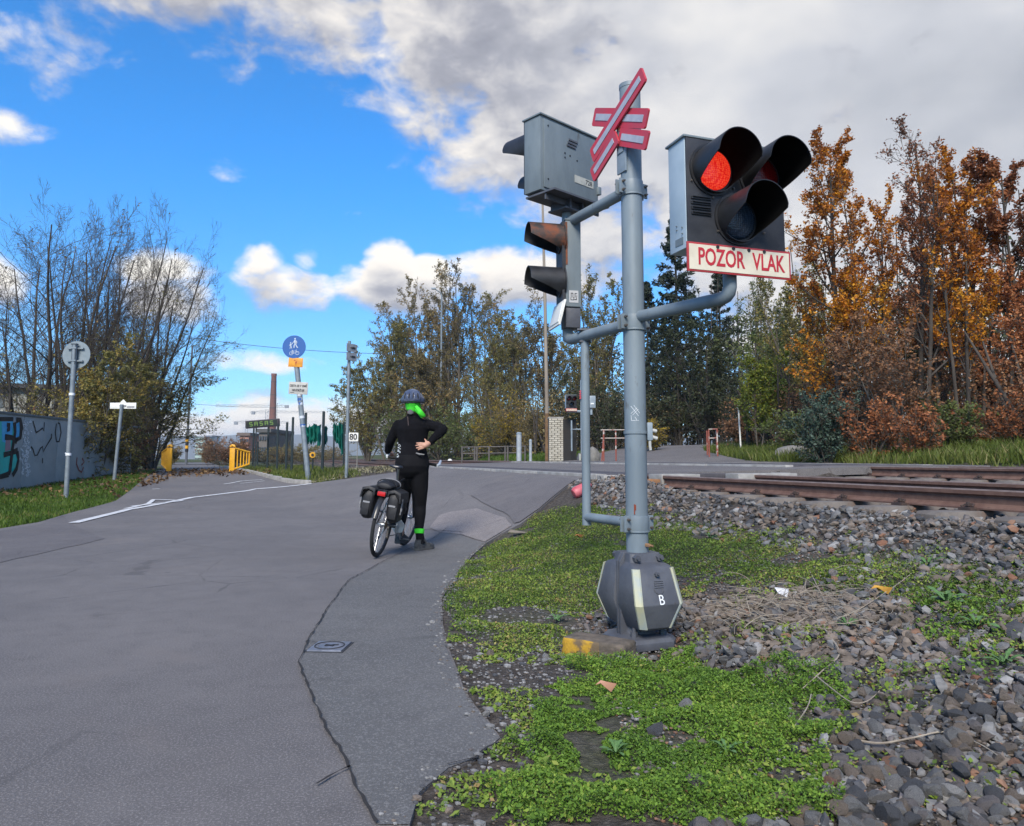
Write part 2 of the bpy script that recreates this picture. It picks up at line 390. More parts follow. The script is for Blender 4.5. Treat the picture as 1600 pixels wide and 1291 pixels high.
def ground_mat():
    m = bpy.data.materials.new('soil_and_turf'); m.use_nodes = True; N = NT(m.node_tree); b = m.node_tree.nodes['Principled BSDF']
    v = N.n('ShaderNodeTexCoord').outputs['Object']
    g = N.n('ShaderNodeAttribute', attribute_name='grass').outputs['Fac']; bl = N.n('ShaderNodeAttribute', attribute_name='ballast').outputs['Fac']
    n1 = N.noise(v, 3.2, 7, .62); n2 = N.noise(v, 28, 6, .65); n3 = N.noise(v, 90, 4, .6)
    dirt = N.mix(N.sstep(n1, .35, .65), (.095, .082, .068), (.16, .145, .128))
    grit = N.mix(N.sstep(n2, .45, .6), (.07, .066, .063), (.20, .19, .18))
    dirt = N.mix(N.m('MULTIPLY', N.sstep(n3, .42, .6), .55), dirt, grit)
    turf = N.mix(N.sstep(n2, .35, .65), (.030, .042, .014), (.075, .092, .030))
    turf = N.mix(N.m('MULTIPLY', N.sstep(n1, .5, .68), .6), turf, (.085, .072, .04))
    col = N.mix(N.sstep(N.m('ADD', g, N.m('MULTIPLY', N.m('SUBTRACT', n1, .5), .9)), .35, .65), dirt, turf)
    brown = N.mix(N.sstep(n2, .4, .62), (.040, .032, .027), (.10, .085, .075))
    col = N.mix(N.m('MULTIPLY', N.sstep(bl, .3, .8), .75), col, brown)
    N.set(b.inputs['Base Color'], col); b.inputs['Roughness'].default_value = .95; b.inputs['Specular IOR Level'].default_value = .2
    bp = N.n('ShaderNodeBump'); bp.inputs['Strength'].default_value = 1.0; bp.inputs['Distance'].default_value = .03
    N.set(bp.inputs['Height'], N.m('ADD', n2, N.m('MULTIPLY', n3, .5))); N.nt.links.new(bp.outputs[0], b.inputs['Normal'])
    return m
def grid_faces(ny, nx):
    i = np.arange(ny * nx).reshape(ny, nx)
    return np.stack([i[:-1, :-1], i[:-1, 1:], i[1:, 1:], i[1:, :-1]], -1).reshape(-1, 4)
ground = obj('ground', fast_mesh('ground', np.stack([GX, GY, GZ], -1).reshape(-1, 3), grid_faces(*GX.shape), ground_mat(), {'grass': wg.ravel(), 'ballast': wb.ravel()}, True))
tag(ground, 'soil and rough turf beside the road and the tracks', kind='structure')

def sheet(name, poly, m, fn, dz, step, parent=None, skirt=0, ybias=True, jit=0):
    """a sheet over an outline, following the lie of the land, with a turned-down edge"""
    P = [Vector(p) for p in poly]; B = []
    for i in range(len(P)):
        a, b = P[i], P[(i + 1) % len(P)]; L = (b - a).length; far_ = max(a.y, b.y)
        st_ = step * (1 if far_ < 12 else 3 if far_ < 30 else 10); k = max(1, int(L / st_))
        for j in range(k):
            q = a.lerp(b, j / k)
            if jit and k > 1: q = q + Vector((random.uniform(-jit, jit), random.uniform(-jit, jit)))
            B.append(q)
    pts = list(B); nb = len(B); arr = np.array([tuple(p) for p in B]); lo, hi = arr.min(0), arr.max(0)
    y = lo[1] + step / 2
    rows = []
    while y < hi[1]:
        k = step * (1 if y < 13 else 2 if y < 28 else 8); xs_ = np.arange(lo[0] + k / 2, hi[0], k); rows.append(np.stack([xs_, np.full_like(xs_, y)], 1)); y += k
    q = np.concatenate(rows) if rows else np.zeros((0, 2)); q = q[inpoly(q[:, 0], q[:, 1], [tuple(p) for p in B])]
    pts += [Vector(p) for p in q]
    vs, es, fs, *_ = geometry.delaunay_2d_cdt(pts, [(i, (i + 1) % nb) for i in range(nb)], [], 1, 1e-5)
    vx = np.array([tuple(p) for p in vs]); z = fn(vx[:, 0], vx[:, 1]) + dz
    V = [(a, b, c) for (a, b), c in zip(vx, z)]; Fs = [tuple(f) for f in fs]
    bm = bmesh.new(); bv = [bm.verts.new(p) for p in V]
    for f in Fs:
        try: bm.faces.new([bv[i] for i in f])
        except ValueError: pass
    bmesh.ops.recalc_face_normals(bm, faces=bm.faces)
    if sum(f.normal.z for f in bm.faces) < 0: bmesh.ops.reverse_faces(bm, faces=bm.faces)
    if skirt:
        be = [e for e in bm.edges if len(e.link_faces) == 1]
        ex = bmesh.ops.extrude_edge_only(bm, edges=be)
        for g in ex['geom']:
            if isinstance(g, bmesh.types.BMVert): g.co.z -= skirt
    me = bpy.data.meshes.new(name); bm.to_mesh(me); bm.free(); me.materials.append(m); me.shade_smooth(); me.set_sharp_from_angle(angle=R(50))
    return obj(name, me, parent)

def asphalt(name, a, b, c, speck=1.0, bumpd=.5):
    m = bpy.data.materials.new(name); m.use_nodes = True; N = NT(m.node_tree); p = m.node_tree.nodes['Principled BSDF']
    v = N.n('ShaderNodeTexCoord').outputs['Object']
    n1 = N.noise(v, .55, 6, .6); n2 = N.noise(v, 5, 7, .6, .4); n3 = N.noise(v, 120, 3, .7); n4 = N.noise(v, 300, 2, .6)
    col = N.mix(N.sstep(n1, .36, .64), a, b); col = N.mix(N.m('MULTIPLY', N.sstep(n2, .42, .70), .45), col, c)
    col = N.mix(N.m('MULTIPLY', N.sstep(n3, .50, .64), .62 * speck), col, tuple(min(1, x * 1.75) for x in b))
    col = N.mix(N.m('MULTIPLY', N.sstep(n4, .45, .33), .62 * speck), col, tuple(x * .42 for x in a))
    vo = N.n('ShaderNodeTexVoronoi'); N.set(vo.inputs['Vector'], v); vo.inputs['Scale'].default_value = 1.1
    spot = N.sstep(vo.outputs['Distance'], .045, .015)
    col = N.mix(N.m('MULTIPLY', spot, .5), col, tuple(x * .45 for x in a))
    vc = N.n('ShaderNodeTexVoronoi', feature='DISTANCE_TO_EDGE'); N.set(vc.inputs['Vector'], N.vm('ADD', v, N.vm('SCALE', N.n('ShaderNodeTexNoise').outputs[1], None))) if False else N.set(vc.inputs['Vector'], v)
    vc.inputs['Scale'].default_value = .9
    hair = N.m('MULTIPLY', N.sstep(N.m('ADD', vc.outputs['Distance'], N.m('MULTIPLY', N.m('SUBTRACT', n2, .5), .10)), .012, .002), N.sstep(N.noise(v, .4, 3, .5), .50, .58))
    col = N.mix(N.m('MULTIPLY', hair, .4), col, tuple(x * .35 for x in a))
    stain = N.sstep(N.noise(v, 1.7, 4, .65, .8), .60, .74); col = N.mix(N.m('MULTIPLY', stain, .38), col, tuple(x * .62 for x in a))
    dust = N.sstep(N.noise(v, .9, 5, .6, .3), .56, .72); col = N.mix(N.m('MULTIPLY', dust, .35), col, (b[0] * 1.25, b[1] * 1.16, b[2] * 1.08))
    N.set(p.inputs['Base Color'], col); N.set(p.inputs['Roughness'], N.m('ADD', .72, N.m('MULTIPLY', n2, .2))); p.inputs['Specular IOR Level'].default_value = .35
    bp = N.n('ShaderNodeBump'); bp.inputs['Strength'].default_value = bumpd; bp.inputs['Distance'].default_value = .006
    N.set(bp.inputs['Height'], N.m('ADD', N.m('ADD', n3, N.m('MULTIPLY', n4, .6)), N.m('MULTIPLY', n2, .8))); N.nt.links.new(bp.outputs[0], p.inputs['Normal'])
    return m
ASPH = asphalt('asphalt', (.112, .104, .103), (.148, .136, .132), (.094, .088, .089), 1.35)
ASPH2 = asphalt('patched_asphalt', (.103, .101, .100), (.128, .124, .121), (.086, .084, .085), 1.35)
ASPH3 = asphalt('dark_asphalt', (.100, .092, .093), (.128, .117, .116), (.082, .077, .079), 1.3)
ASPH4 = asphalt('worn_asphalt', (.175, .155, .150), (.225, .200, .190), (.13, .12, .12), 1.6, .9)
LINE = mat('road_line', (.62, .62, .62), .7, (.42, .42, .43), 9, lo=.42, hi=.66)
CRACKSHADE = mat('crack_shadow', (.022, .020, .020), .95)  # shade inside the cracks, painted as flat dark strips
road = sheet('road', road_poly, ASPH, gr, 0, .28, skirt=.12)
tag(road, 'grey asphalt road and cycle path running over the level crossing', kind='structure')
crack_px = [(700, 824), (662, 848), (620, 868), (592, 882), (575, 892), (548, 906), (536, 918), (524, 936), (511, 954), (500, 972), (490, 988), (480, 1003), (475, 1020), (467, 1038), (473, 1055), (481, 1078), (495, 1110), (510, 1142), (528, 1172), (546, 1203), (560, 1240), (590, 1291)]
patch_poly = wl(crack_px) + wl([(640, 1291), (655, 1240), (700, 1203), (742, 1188), (781, 1157), (760, 1127), (738, 1102), (720, 1075), (712, 1050), (696, 1010), (689, 975), (687, 935), (705, 907), (718, 890), (735, 868), (755, 850)])
sheet('asphalt_patch', patch_poly, ASPH2, gr, .004, .25, road)
sheet('asphalt_patch', wl([(686, 806), (705, 800), (745, 795), (790, 810), (800, 822), (784, 832), (757, 848), (720, 836), (690, 833), (672, 825)]), ASPH4, gr, .008, .25, road, jit=.01)
sheet('asphalt_patch', wl([(862, 779), (842, 796), (812, 817), (803, 819), (796, 806), (760, 790), (735, 775), (760, 758), (820, 750), (870, 746), (899, 751)]), ASPH3, gr, .012, .25, road, jit=.012)
sheet('asphalt_patch', wl([(0, 830), (60, 820), (100, 806), (118, 822), (150, 838), (165, 842), (80, 862), (0, 880)]), ASPH3, gr, .004, .3, road, jit=.02)
def strip_on(name, px, w, m, fn=gr, dz=.012, parent=road, jag=0, n=0):
    P = [at(a, b, fn).xy for a, b in px]; Q = []
    for i in range(len(P) - 1):
        k = max(1, int((P[i + 1] - P[i]).length / (n or .12)))
        for j in range(k): Q.append(P[i].lerp(P[i + 1], j / k))
    Q.append(P[-1]); L = []; Rr = []
    for i, p in enumerate(Q):
        t = (Q[min(i + 1, len(Q) - 1)] - Q[max(i - 1, 0)]).normalized(); nrm = Vector((-t.y, t.x))
        ww = w / 2 * (random.uniform(.35, 1.5) if jag else 1); c = p + nrm * (random.uniform(-jag, jag) if jag else 0)
        for side, lst in ((1, L), (-1, Rr)):
            q = c + nrm * ww * side; lst.append((q.x, q.y, float(fn(q.x, q.y)) + dz))
    V = L + Rr; k = len(L)
    mb = MB(); mb.add(V, [(i, k + i, k + i + 1, i + 1) for i in range(k - 1)])
    return mb.build(name, m, parent, smooth=0)
strip_on('crack', crack_px, .0095, CRACKSHADE, jag=.0055, n=.04)
strip_on('crack', [(546, 1203), (530, 1210), (512, 1220), (495, 1232)], .008, CRACKSHADE, jag=.005, n=.04)
strip_on('crack', [(700, 1200), (742, 1189), (783, 1158)], .009, CRACKSHADE, jag=.006, n=.03)
strip_on('crack', [(632, 830), (660, 828), (720, 832)], .008, CRACKSHADE, jag=.006, n=.05)
strip_on('crack', [(478, 1005), (492, 1006)], .007, CRACKSHADE, jag=.003, n=.04)
strip_on('crack', [(475, 1074), (495, 1066), (520, 1062)], .004, CRACKSHADE, jag=.004, n=.05)
strip_on('road_line', [(115, 818), (200, 797), (300, 778), (400, 764.5), (487, 756.5)], .16, LINE)
for p in ([(196, 796), (232, 788), (240, 781.5), (285, 783)], [(205, 792), (286, 783.4)]): strip_on('road_line', p, .10, LINE, dz=.016)
strip_on('road_line', [(350, 757), (378, 752), (410, 750)], .10, LINE)
strip_on('road_line', [(375, 756), (414, 752)], .08, LINE)
strip_on('road_line', [(284, 735.6), (322, 735.2)], .35, LINE)
strip_on('road_line', [(238, 765), (250, 764.5)], .12, LINE)
# kerb of pale stones along the grass island
kerb = thing('kerb', 'low pale kerb stones edging the grass island by the cycle path', 'kerb')
kp = [at(a, b, gr) for a, b in ((350, 730.5), (385, 738.5), (420, 747.5), (450, 755), (480, 756.8))]
KM = mat('kerb_stone', (.36, .34, .32), .9, (.25, .24, .22), 6, bump=.4)
for i in range(len(kp) - 1):
    a, b = kp[i], kp[i + 1]; L = (b - a).length; k = max(1, int(L / 1.0))
    for j in range(k):
        p = a.lerp(b, (j + .5) / k); d = (b - a).normalized(); n = Vector((-d.y, d.x, 0)).normalized()
        if n.y < 0: n = -n
        MB().box((0, 0, .0), (L / k - .015, .13, .22), frame(p + n * .06, d, (0, 0, 1))).build('kerb_stone', KM, kerb, bevel=.012)

# valve cover in the road
mc = at(515, 1013, gr); cov = thing('manhole_cover', 'small square iron valve cover set in the asphalt beside the crack', 'manhole cover', mc, (0, 0, R(-4)))
IRON = mat('worn_iron', (.135, .145, .175), .5, (.20, .21, .25), 25, metal=.35, bump=.3, bsc=90)
IROND = mat('cover_groove', (.03, .032, .038), .8)
MB().box((0, 0, .002), (.185, .20, .024)).build('plate', IRON, cov, bevel=.004)
MB().box((0, 0, -.003), (.205, .22, .02)).build('joint', IROND, cov)
mb = MB(); ring = [(.078 * math.cos(a), .080 * math.sin(a), .0155) for a in np.linspace(0, 2 * math.pi, 33)[:-1]]; mb.tube(ring, .0035, 6, close=True); mb.build('raised_ring', IROND, cov)
mb = MB()
for a in (.5, -.5): mb.box((0, 0, .015), (.055, .011, .005), rz=a)
mb.box((.03, .012, .015), (.03, .012, .005), rz=.2); mb.build('emblem', INK, cov)
mb = MB()
for a in range(0, 360, 24): mb.box((.062 * math.cos(R(a)), .064 * math.sin(R(a)), .0147), (.008, .008, .004))
mb.build('raised_studs', IRON, cov)['kind'] = 'stuff'

# ---- railway tracks
CONS = mat('sleeper_concrete', (.17, .15, .135), .9, (.11, .095, .085), 5, bump=.4, bsc=40, rust=(.13, .085, .065), rsc=3, rlo=.5, rhi=.7)
CLIPM = mat('rusty_clip', (.065, .04, .033), .8, (.04, .028, .026), 20)
def rail_mesh(t0, t1):
    prof = [(-.0625, 0), (.0625, 0), (.0625, .012), (.02, .03), (.009, .045), (.009, .098), (.034, .112), (.034, .140), (.028, .149), (-.028, .149), (-.034, .140), (-.034, .112), (-.009, .098), (-.009, .045), (-.02, .03), (-.0625, .012)]
    mb = MB(); n = len(prof); k = 2
    for i, t in enumerate((t0, t1)): mb.v += [(a, t, b) for a, b in prof]
    for j in range(n):
        mb.f.append((j, (j + 1) % n, n + (j + 1) % n, n + j)); mb.mi.append(1 if j in (8, 9) or j == 7 and False else 0)
    mb.f += [tuple(range(n)), tuple(range(n, 2 * n))]; mb.mi += [0, 0]
    return mb.mesh('rail', [RAILM, RAILTOP], smooth=30)
TRM = Matrix.Rotation(math.atan2(.310, .951), 4, 'Z')     # local y along the track, local x away from the camera side
def track(label, s0, top, t0, t1, ts0, ts1):
    o = thing('railway_track', label, 'railway track', (*xy(s0, 0), 0), (0, 0, math.atan2(.310, .951)), 'railway tracks')
    rz = top - .149
    for k in (0, 1.5):
        obj('rail', rail_mesh(t0, t1), o, (k, 0, rz))
    sl = MB()
    sec = lambda x, h, ws: [(x, -ws, -.2), (x, ws, -.2), (x, ws * .8, h), (x, -ws * .8, h)]
    sl.rings([sec(-.50, -.02, .115), sec(-.47, 0, .125), sec(.45, -.002, .14), sec(.75, -.03, .12), sec(1.05, -.002, .14), sec(2.0, 0, .15), sec(2.05, -.02, .14)])
    sme = sl.mesh('sleeper', CONS, bevel=.012, smooth=30)
    cl = MB()
    for sx in (-1, 1):
        cl.box((sx * .095, 0, .012), (.06, .11, .022)); cl.tube([(sx * .085, 0, .02), (sx * .085, 0, .062)], .013, 8)
        cl.tube([(sx * .1, -.05, .03), (sx * .06, -.03, .045), (sx * .06, .03, .045), (sx * .1, .05, .03)], .008, 6)
        cl.box((sx * .085, 0, .04), (.036, .036, .016))
    cl.box((0, 0, .003), (.17, .15, .012))
    cme = cl.mesh('clip', CLIPM)
    t = ts0
    while t < ts1:
        so = obj('sleeper', sme, o, (0, t + random.uniform(-.015, .015), rz - .008)); so.rotation_euler.z = random.uniform(-.012, .012)
        obj('rail_clip', cme, so, (0, 0, 0)); obj('rail_clip', cme, so, (1.5, 0, 0))
        t += .65
    return o
track('nearer railway track with rusty rails on concrete sleepers', 0, .785, -14, 230, -8, 9.3)
track('farther railway track with rusty rails in front of the grass verge', -4.0, .89, -14, 230, -8, 11.0)

# ---- level crossing deck
deck = tag(bpy.data.objects.new('crossing_deck', None), 'dark rubber and concrete panels filling the level crossing', kind='structure'); link(deck)
RUB = mat('rubber_panel', (.050, .047, .054), .75, (.085, .078, .085), 4, bump=.3, bsc=40)
WCON = mat('pale_edge_beam', (.36, .35, .33), .85, (.24, .23, .215), 5, bump=.3)
def panel(s0, s1, t0, t1, z, m, name, th=.10, bev=.008):
    a = Vector((*xy((s0 + s1) / 2, (t0 + t1) / 2), z - th / 2))
    return MB().box((0, 0, 0), (abs(s1 - s0), t1 - t0, th), Matrix.Translation(a) @ TRM).build(name, m, deck, bevel=bev)
for s0, top, te in ((0, .785, 9.45), (-4.0, .89, 10.6)):
    t = te; first = True
    while t < 25.2:
        e = min(t + 1.2, 25.4)
        panel(s0 + .68, s0 + .075, t, e - .012, top + .012, RUB, 'panel')
        panel(s0 - .10, s0 - 1.40, t + .02, e + .008, top + .010, RUB, 'panel')
        panel(s0 - 1.575, s0 - 2.15, t, e - .012, top + .012, RUB, 'panel')
        t = e
    for sa, sb, name in ((.86, .70, 'edge_beam'), (-2.17, -2.33, 'edge_beam')):
        t = te - .05
        while t < 25.2: panel(s0 + sa, s0 + sb, t, min(t + 2.4, 25.5) - .02, top + .016, WCON, name, .16); t += 2.4
panel(.05, -.55, 9.05, 9.42, .80, WCON, 'end_block', .16)
panel(.86, .25, 9.16, 9.38, .79, WCON, 'end_block', .20)
panel(-1.2, -2.2, 9.1, 9.42, .80, WCON, 'end_block', .12)
TIMB = mat('orange_timber', (.33, .16, .06), .8, (.2, .1, .05), 8, bump=.3)
panel(.32, .14, 8.92, 9.14, .74, TIMB, 'timber_wedge', .14)

# ---- ballast stones
def stone_mesh(seed, mats, sub=1):
    r = np.random.default_rng(seed); bm = bmesh.new(); bmesh.ops.create_icosphere(bm, subdivisions=sub, radius=1)
    pl = [(Vector(r.normal(0, 1, 3)).normalized(), r.uniform(.42, .78)) for _ in range(7 if sub == 1 else 12)]
    for v in bm.verts:
        v.co *= r.uniform(.85, 1.15) if sub == 1 else r.uniform(.97, 1.03)
        for n, d in pl:
            k = v.co.dot(n) - d
            if k > 0: v.co -= n * k
        v.co.x *= 1.2; v.co.z *= .75
    me = bpy.data.meshes.new('stone'); bm.to_mesh(me); bm.free(); me.materials.append(mats)
    return me
def stone_mat(name, a, b):
    return mat(name, a, .85, b, 30, bump=.8, bsc=70, lo=.4, hi=.6, coord='Generated', rust=tuple(x * .55 + .02 for x in a), rsc=4, rlo=.55, rhi=.66)
SM = [stone_mat('grey_stone', (.108, .107, .108), (.19, .186, .182)), stone_mat('dark_stone', (.042, .043, .048), (.074, .075, .081)), stone_mat('brown_stone', (.108, .086, .068), (.19, .152, .122)),
      stone_mat('rusty_stone', (.165, .075, .043), (.24, .135, .085)), stone_mat('pale_stone', (.20, .195, .19), (.29, .28, .27)), stone_mat('mauve_stone', (.104, .092, .090), (.155, .138, .134))]
def ballast_regions(n):
    """positions of stones (x, y, radius, kind weights)"""
    out = []
    # trackside shoulder and cribs of the nearer track
    k = int(n * .40); s = rng.uniform(-1.9, 1.6, k * 2); t = rng.uniform(1.2, 10.2, k * 2)
    keep = (s > .42) | (rng.random(k * 2) < .55)
    keep &= ~((s < .5) & (s > -2) & (np.abs(((t + 8 + .325) % .65) - .325) < .10) & (rng.random(k * 2) < .9))
    keep &= (s < 1.15 + .5 * fbm(t * 1.3, s * 0 + 3, 3))
    keep &= (t < 9.3) | (s > 1.0)
    s, t = s[keep][:k], t[keep][:k]; X, Y = xy(s, t); out.append((X, Y, rng.uniform(.017, .042, len(X)), np.zeros(len(X))))
    # the loose ballast round the foot of the signal and in the right foreground
    k = int(n * .60); X = rng.uniform(.45, 3.6, k * 5); Y = rng.uniform(1.6, 4.9, k * 5); s, t = st(X, Y)
    lush = inpoly(X, Y, A_LUSH); gz_ = inpoly(X, Y, A_GREY); pt = inpoly(X, Y, A_PATCH); ed = inpoly(X, Y, A_EDGE); rd = inpoly(X, Y, road_poly)
    p = np.where(lush, .03, np.where(gz_, .20, np.where(pt, .35, np.where(ed, .28, 1.0))))
    keep = (~rd) & ((X - .70) ** 2 + (Y - 4.14) ** 2 > .27 ** 2) & (s > .9) & (rng.random(len(X)) < p) & ((s < 4.0) | ed)
    X, Y, s = X[keep][:k], Y[keep][:k], s[keep][:k]
    brown = inpoly(X, Y, area([(1060, 900), (1250, 910), (1450, 950), (1480, 1010), (1350, 1060), (1200, 1020), (1090, 980)]))
    big = np.clip((3.3 - Y) / 1.6, 0, 1)
    out.append((X, Y, rng.choice([.011, .015, .020, .027, .034], len(X)) * rng.uniform(.8, 1.2, len(X)) * (1 + .2 * big) * np.where(inpoly(X, Y, A_EDGE), .6, 1), brown * 1.0))
    return [np.concatenate(c) for c in zip(*out)]
bX, bY, bR, bB = ballast_regions(15000)
bZ = gs(bX, bY) + (fbm(bX * 3.1, bY * 3.1, 3) - .45) * .05 + bR * rng.uniform(.0, .75, len(bX))
inr_b = inpoly(bX, bY, road_poly)
ok = ~inr_b; bX, bY, bZ, bR, bB = bX[ok], bY[ok], bZ[ok], bR[ok], bB[ok]
rust_zone = sm((2.9 - bY) / .8) * sm((bX - 1.3) / .5)
u = rng.random(len(bX))
kind = np.select([u < .29, u < .50, u < .76, u < .79, u < .86], [0, 1, 2, 3, 4], 5)
kind = np.where((bB > 0) & (rng.random(len(bX)) < .5), 2, kind)
kind = np.where((rust_zone > .5) & (rng.random(len(bX)) < .20), 3, kind)
# the largest in the picture are stones of their own, the rest one mass
dist = np.sqrt(bX ** 2 + bY ** 2 + (EYE - bZ) ** 2)
vis = (np.abs(bX / bY) < .70) & ((EYE - bZ) / bY < .49)
score = np.where(vis, bR / dist, 0); order = np.argsort(-score)
# keep only such as lie on top, spaced apart
chosen = order[:300]
bed = tag(bpy.data.objects.new('ballast_bed', None), 'loose ballast of grey and brown crushed stone beside the track', kind='structure'); link(bed)
protos = [[stone_mesh(k * 10 + j, SM[k]) for j in range(3)] for k in range(6)]
fine = [[stone_mesh(k * 10 + j + 500, SM[k], 2) for j in range(3)] for k in range(6)]
for i in chosen:
    o = obj('stone', fine[kind[i]][int(rng.integers(3))], bed, (bX[i], bY[i], bZ[i])); o.rotation_euler = tuple(rng.uniform(-.5, 6.3, 3) * np.array([.12, .12, 1])); r = bR[i]; o.scale = (r, r * rng.uniform(.75, 1.05), r)
restm = np.ones(len(bX), bool); restm[chosen] = False; ri = np.nonzero(restm)[0]
V = []; Fc = []; MI = []; off = 0
pv = [[(np.array([tuple(v.co) for v in m.vertices]), np.array([tuple(p.vertices) for p in m.polygons])) for m in row] for row in protos]
for k in range(6):
    for j in range(3):
        ids = ri[(kind[ri] == k)]; ids = ids[(ids % 3) == j]
        if not len(ids): continue
        v0, f0 = pv[k][j]; n = len(ids); a = rng.uniform(0, 6.28, n); tl = rng.normal(0, .35, (n, 2))
        c, s_ = np.cos(a), np.sin(a); sc = bR[ids][:, None]
        x = v0[None, :, 0] * sc; y = v0[None, :, 1] * sc * .9; z = v0[None, :, 2] * sc
        x2 = x * c[:, None] - y * s_[:, None]; y2 = x * s_[:, None] + y * c[:, None]
        z2 = z + x2 * tl[:, :1] + y2 * tl[:, 1:]
        V.append(np.stack([x2 + bX[ids][:, None], y2 + bY[ids][:, None], z2 + bZ[ids][:, None]], -1).reshape(-1, 3))
        Fc.append((f0[None] + (np.arange(n) * len(v0))[:, None, None]).reshape(-1, 3) + off); MI.append(np.full(n * len(f0), k)); off += n * len(v0)
me = fast_mesh('gravel', np.concatenate(V), np.concatenate(Fc), SM); me.polygons.foreach_set('material_index', np.concatenate(MI).astype(np.int32))
tag(obj('gravel', me, bed), kind='stuff')
# ballast between and beyond the tracks, smaller in view
k = 9000; s = rng.uniform(-6.6, -1.0, k); t = rng.uniform(-2, 11, k); X, Y = xy(s, t)
w = (Y > 2) & ((t < 9.2) | (s < -2.4)); X, Y = X[w], Y[w]
k2 = 5000; s2 = rng.uniform(.5, 3.0, k2) ; t2 = rng.uniform(25.8, 75, k2); X2, Y2 = xy(s2, t2); X = np.concatenate([X, X2]); Y = np.concatenate([Y, Y2])
Z = gs(X, Y) + .01; v0, f0 = pv[0][0]; n = len(X); sc = rng.uniform(.02, .035, n) * np.where(Y > 24, 2.2, 1)
a = rng.uniform(0, 6.28, n); c, s_ = np.cos(a), np.sin(a)
x = v0[None, :, 0] * sc[:, None]; y = v0[None, :, 1] * sc[:, None]; z = v0[None, :, 2] * sc[:, None]
V = np.stack([x * c[:, None] - y * s_[:, None] + X[:, None], x * s_[:, None] + y * c[:, None] + Y[:, None], z + Z[:, None]], -1).reshape(-1, 3)
me = fast_mesh('gravel', V, (f0[None] + (np.arange(n) * len(v0))[:, None, None]).reshape(-1, 3), SM); me.polygons.foreach_set('material_index', np.repeat(rng.choice([0, 1, 2, 2, 5, 5], n), len(f0)).astype(np.int32))
tag(obj('gravel', me, bed), kind='stuff')
# ---------------------------------------------------------------- the crossing signal in front
LENSR = None
def lens_mat(name, c, emit, r=.18):
    m = bpy.data.materials.new(name); m.use_nodes = True; N = NT(m.node_tree); b = m.node_tree.nodes['Principled BSDF']
    v = N.n('ShaderNodeTexCoord').outputs['Object']; vo = N.n('ShaderNodeTexVoronoi'); N.set(vo.inputs['Vector'], v); vo.inputs['Scale'].default_value = 95; vo.inputs['Randomness'].default_value = .35
    f = N.sstep(vo.outputs['Distance'], .15, .65)
    col = N.mix(f, c, tuple(x * .55 for x in c)); N.set(b.inputs['Base Color'], col); b.inputs['Roughness'].default_value = r
    bp = N.n('ShaderNodeBump'); bp.inputs['Strength'].default_value = .5; bp.inputs['Distance'].default_value = .004; N.set(bp.inputs['Height'], N.m('SUBTRACT', 1.0, vo.outputs['Distance'])); N.nt.links.new(bp.outputs[0], b.inputs['Normal'])
    if emit:
        b.inputs['Emission Strength'].default_value = emit
        N.set(b.inputs['Emission Color'], N.mix(f, (1, .10, .035), (.75, .012, .008)))
    return m
LRED = lens_mat('lit_red_lens', (.55, .02, .015), .8); LDARK = lens_mat('unlit_red_lens', (.22, .006, .008), 0, .1); LWHITE = lens_mat('unlit_clear_lens', (.045, .07, .11), 0, .08)
VISIN = mat('visor_inside', (.004, .004, .004), .95, spec=.05)
REDTXT = mat('red_lettering', (.42, .018, .03), .55)

def bolt(mb, p, n, r=.009, h=.012):
    n = Vector(n).normalized(); p = Vector(p); mb.tube([p, p + n * h], r, 6); mb.tube([p + n * h * .7, p + n * h * 1.7], r * .5, 8)
def visor(name, M, r, L, parent, m, inner, full=.02, cut=-.62, short=.03, n=40):
    """hood round a lamp: M's z axis points the way the lamp shines, its x axis is 'up'"""
    mb = MB(); k = n + 1; vo = []; vi = []
    rows = 6
    for ri in range(rows + 1):
        for i in range(k):
            ph = -math.pi + 2 * math.pi * i / n; a = abs(ph)
            l = short + (L - short) * min(1, max(0, (math.cos(ph) - cut) / (full - cut)))
            z = l * ri / rows; rr = r * (1 + .02 * ri / rows)
            vo.append((math.cos(ph) * rr, math.sin(ph) * rr, z)); vi.append((math.cos(ph) * (rr - .004), math.sin(ph) * (rr - .004), z))
    fo = [(a * k + i, a * k + i + 1, (a + 1) * k + i + 1, (a + 1) * k + i) for a in range(rows) for i in range(n)]
    mb.mat(0).add(vo, fo, M); mb.mat(1).add(vi, [tuple(reversed(f)) for f in fo], M)
    b = rows * k; o = len(vo); mb.mat(0)
    for i in range(n): mb.f.append((b + i, b + i + 1, o + b + i + 1, o + b + i)); mb.mi.append(0)
    # flange against the case
    vs = []; fs = []
    for i in range(k):
        ph = -math.pi + 2 * math.pi * i / n
        for rr, z in ((r + .001, .0), (r + .014, 0), (r + .014, .008), (r + .001, .008)): vs.append((math.cos(ph) * rr, math.sin(ph) * rr, z))
    for i in range(n):
        for q in range(4): fs.append((i * 4 + q, (i + 1) * 4 + q, (i + 1) * 4 + (q + 1) % 4, i * 4 + (q + 1) % 4))
    mb.add(vs, fs, M)
    me = bpy.data.meshes.new(name); me.from_pydata(mb.v, [], mb.f); me.materials.append(m); me.materials.append(inner)
    me.polygons.foreach_set('material_index', np.array(mb.mi, np.int32)); me.shade_smooth(); me.set_sharp_from_angle(angle=R(40))
    return obj(name, me, parent)
def lens(name, M, r, parent, m):
    mb = MB(); mb.lathe([(r, 0)] + [(r * math.cos(a), .35 * r * math.sin(a)) for a in np.linspace(.1, math.pi / 2, 8)], 32, M); return mb.build(name, m, parent, smooth=60)

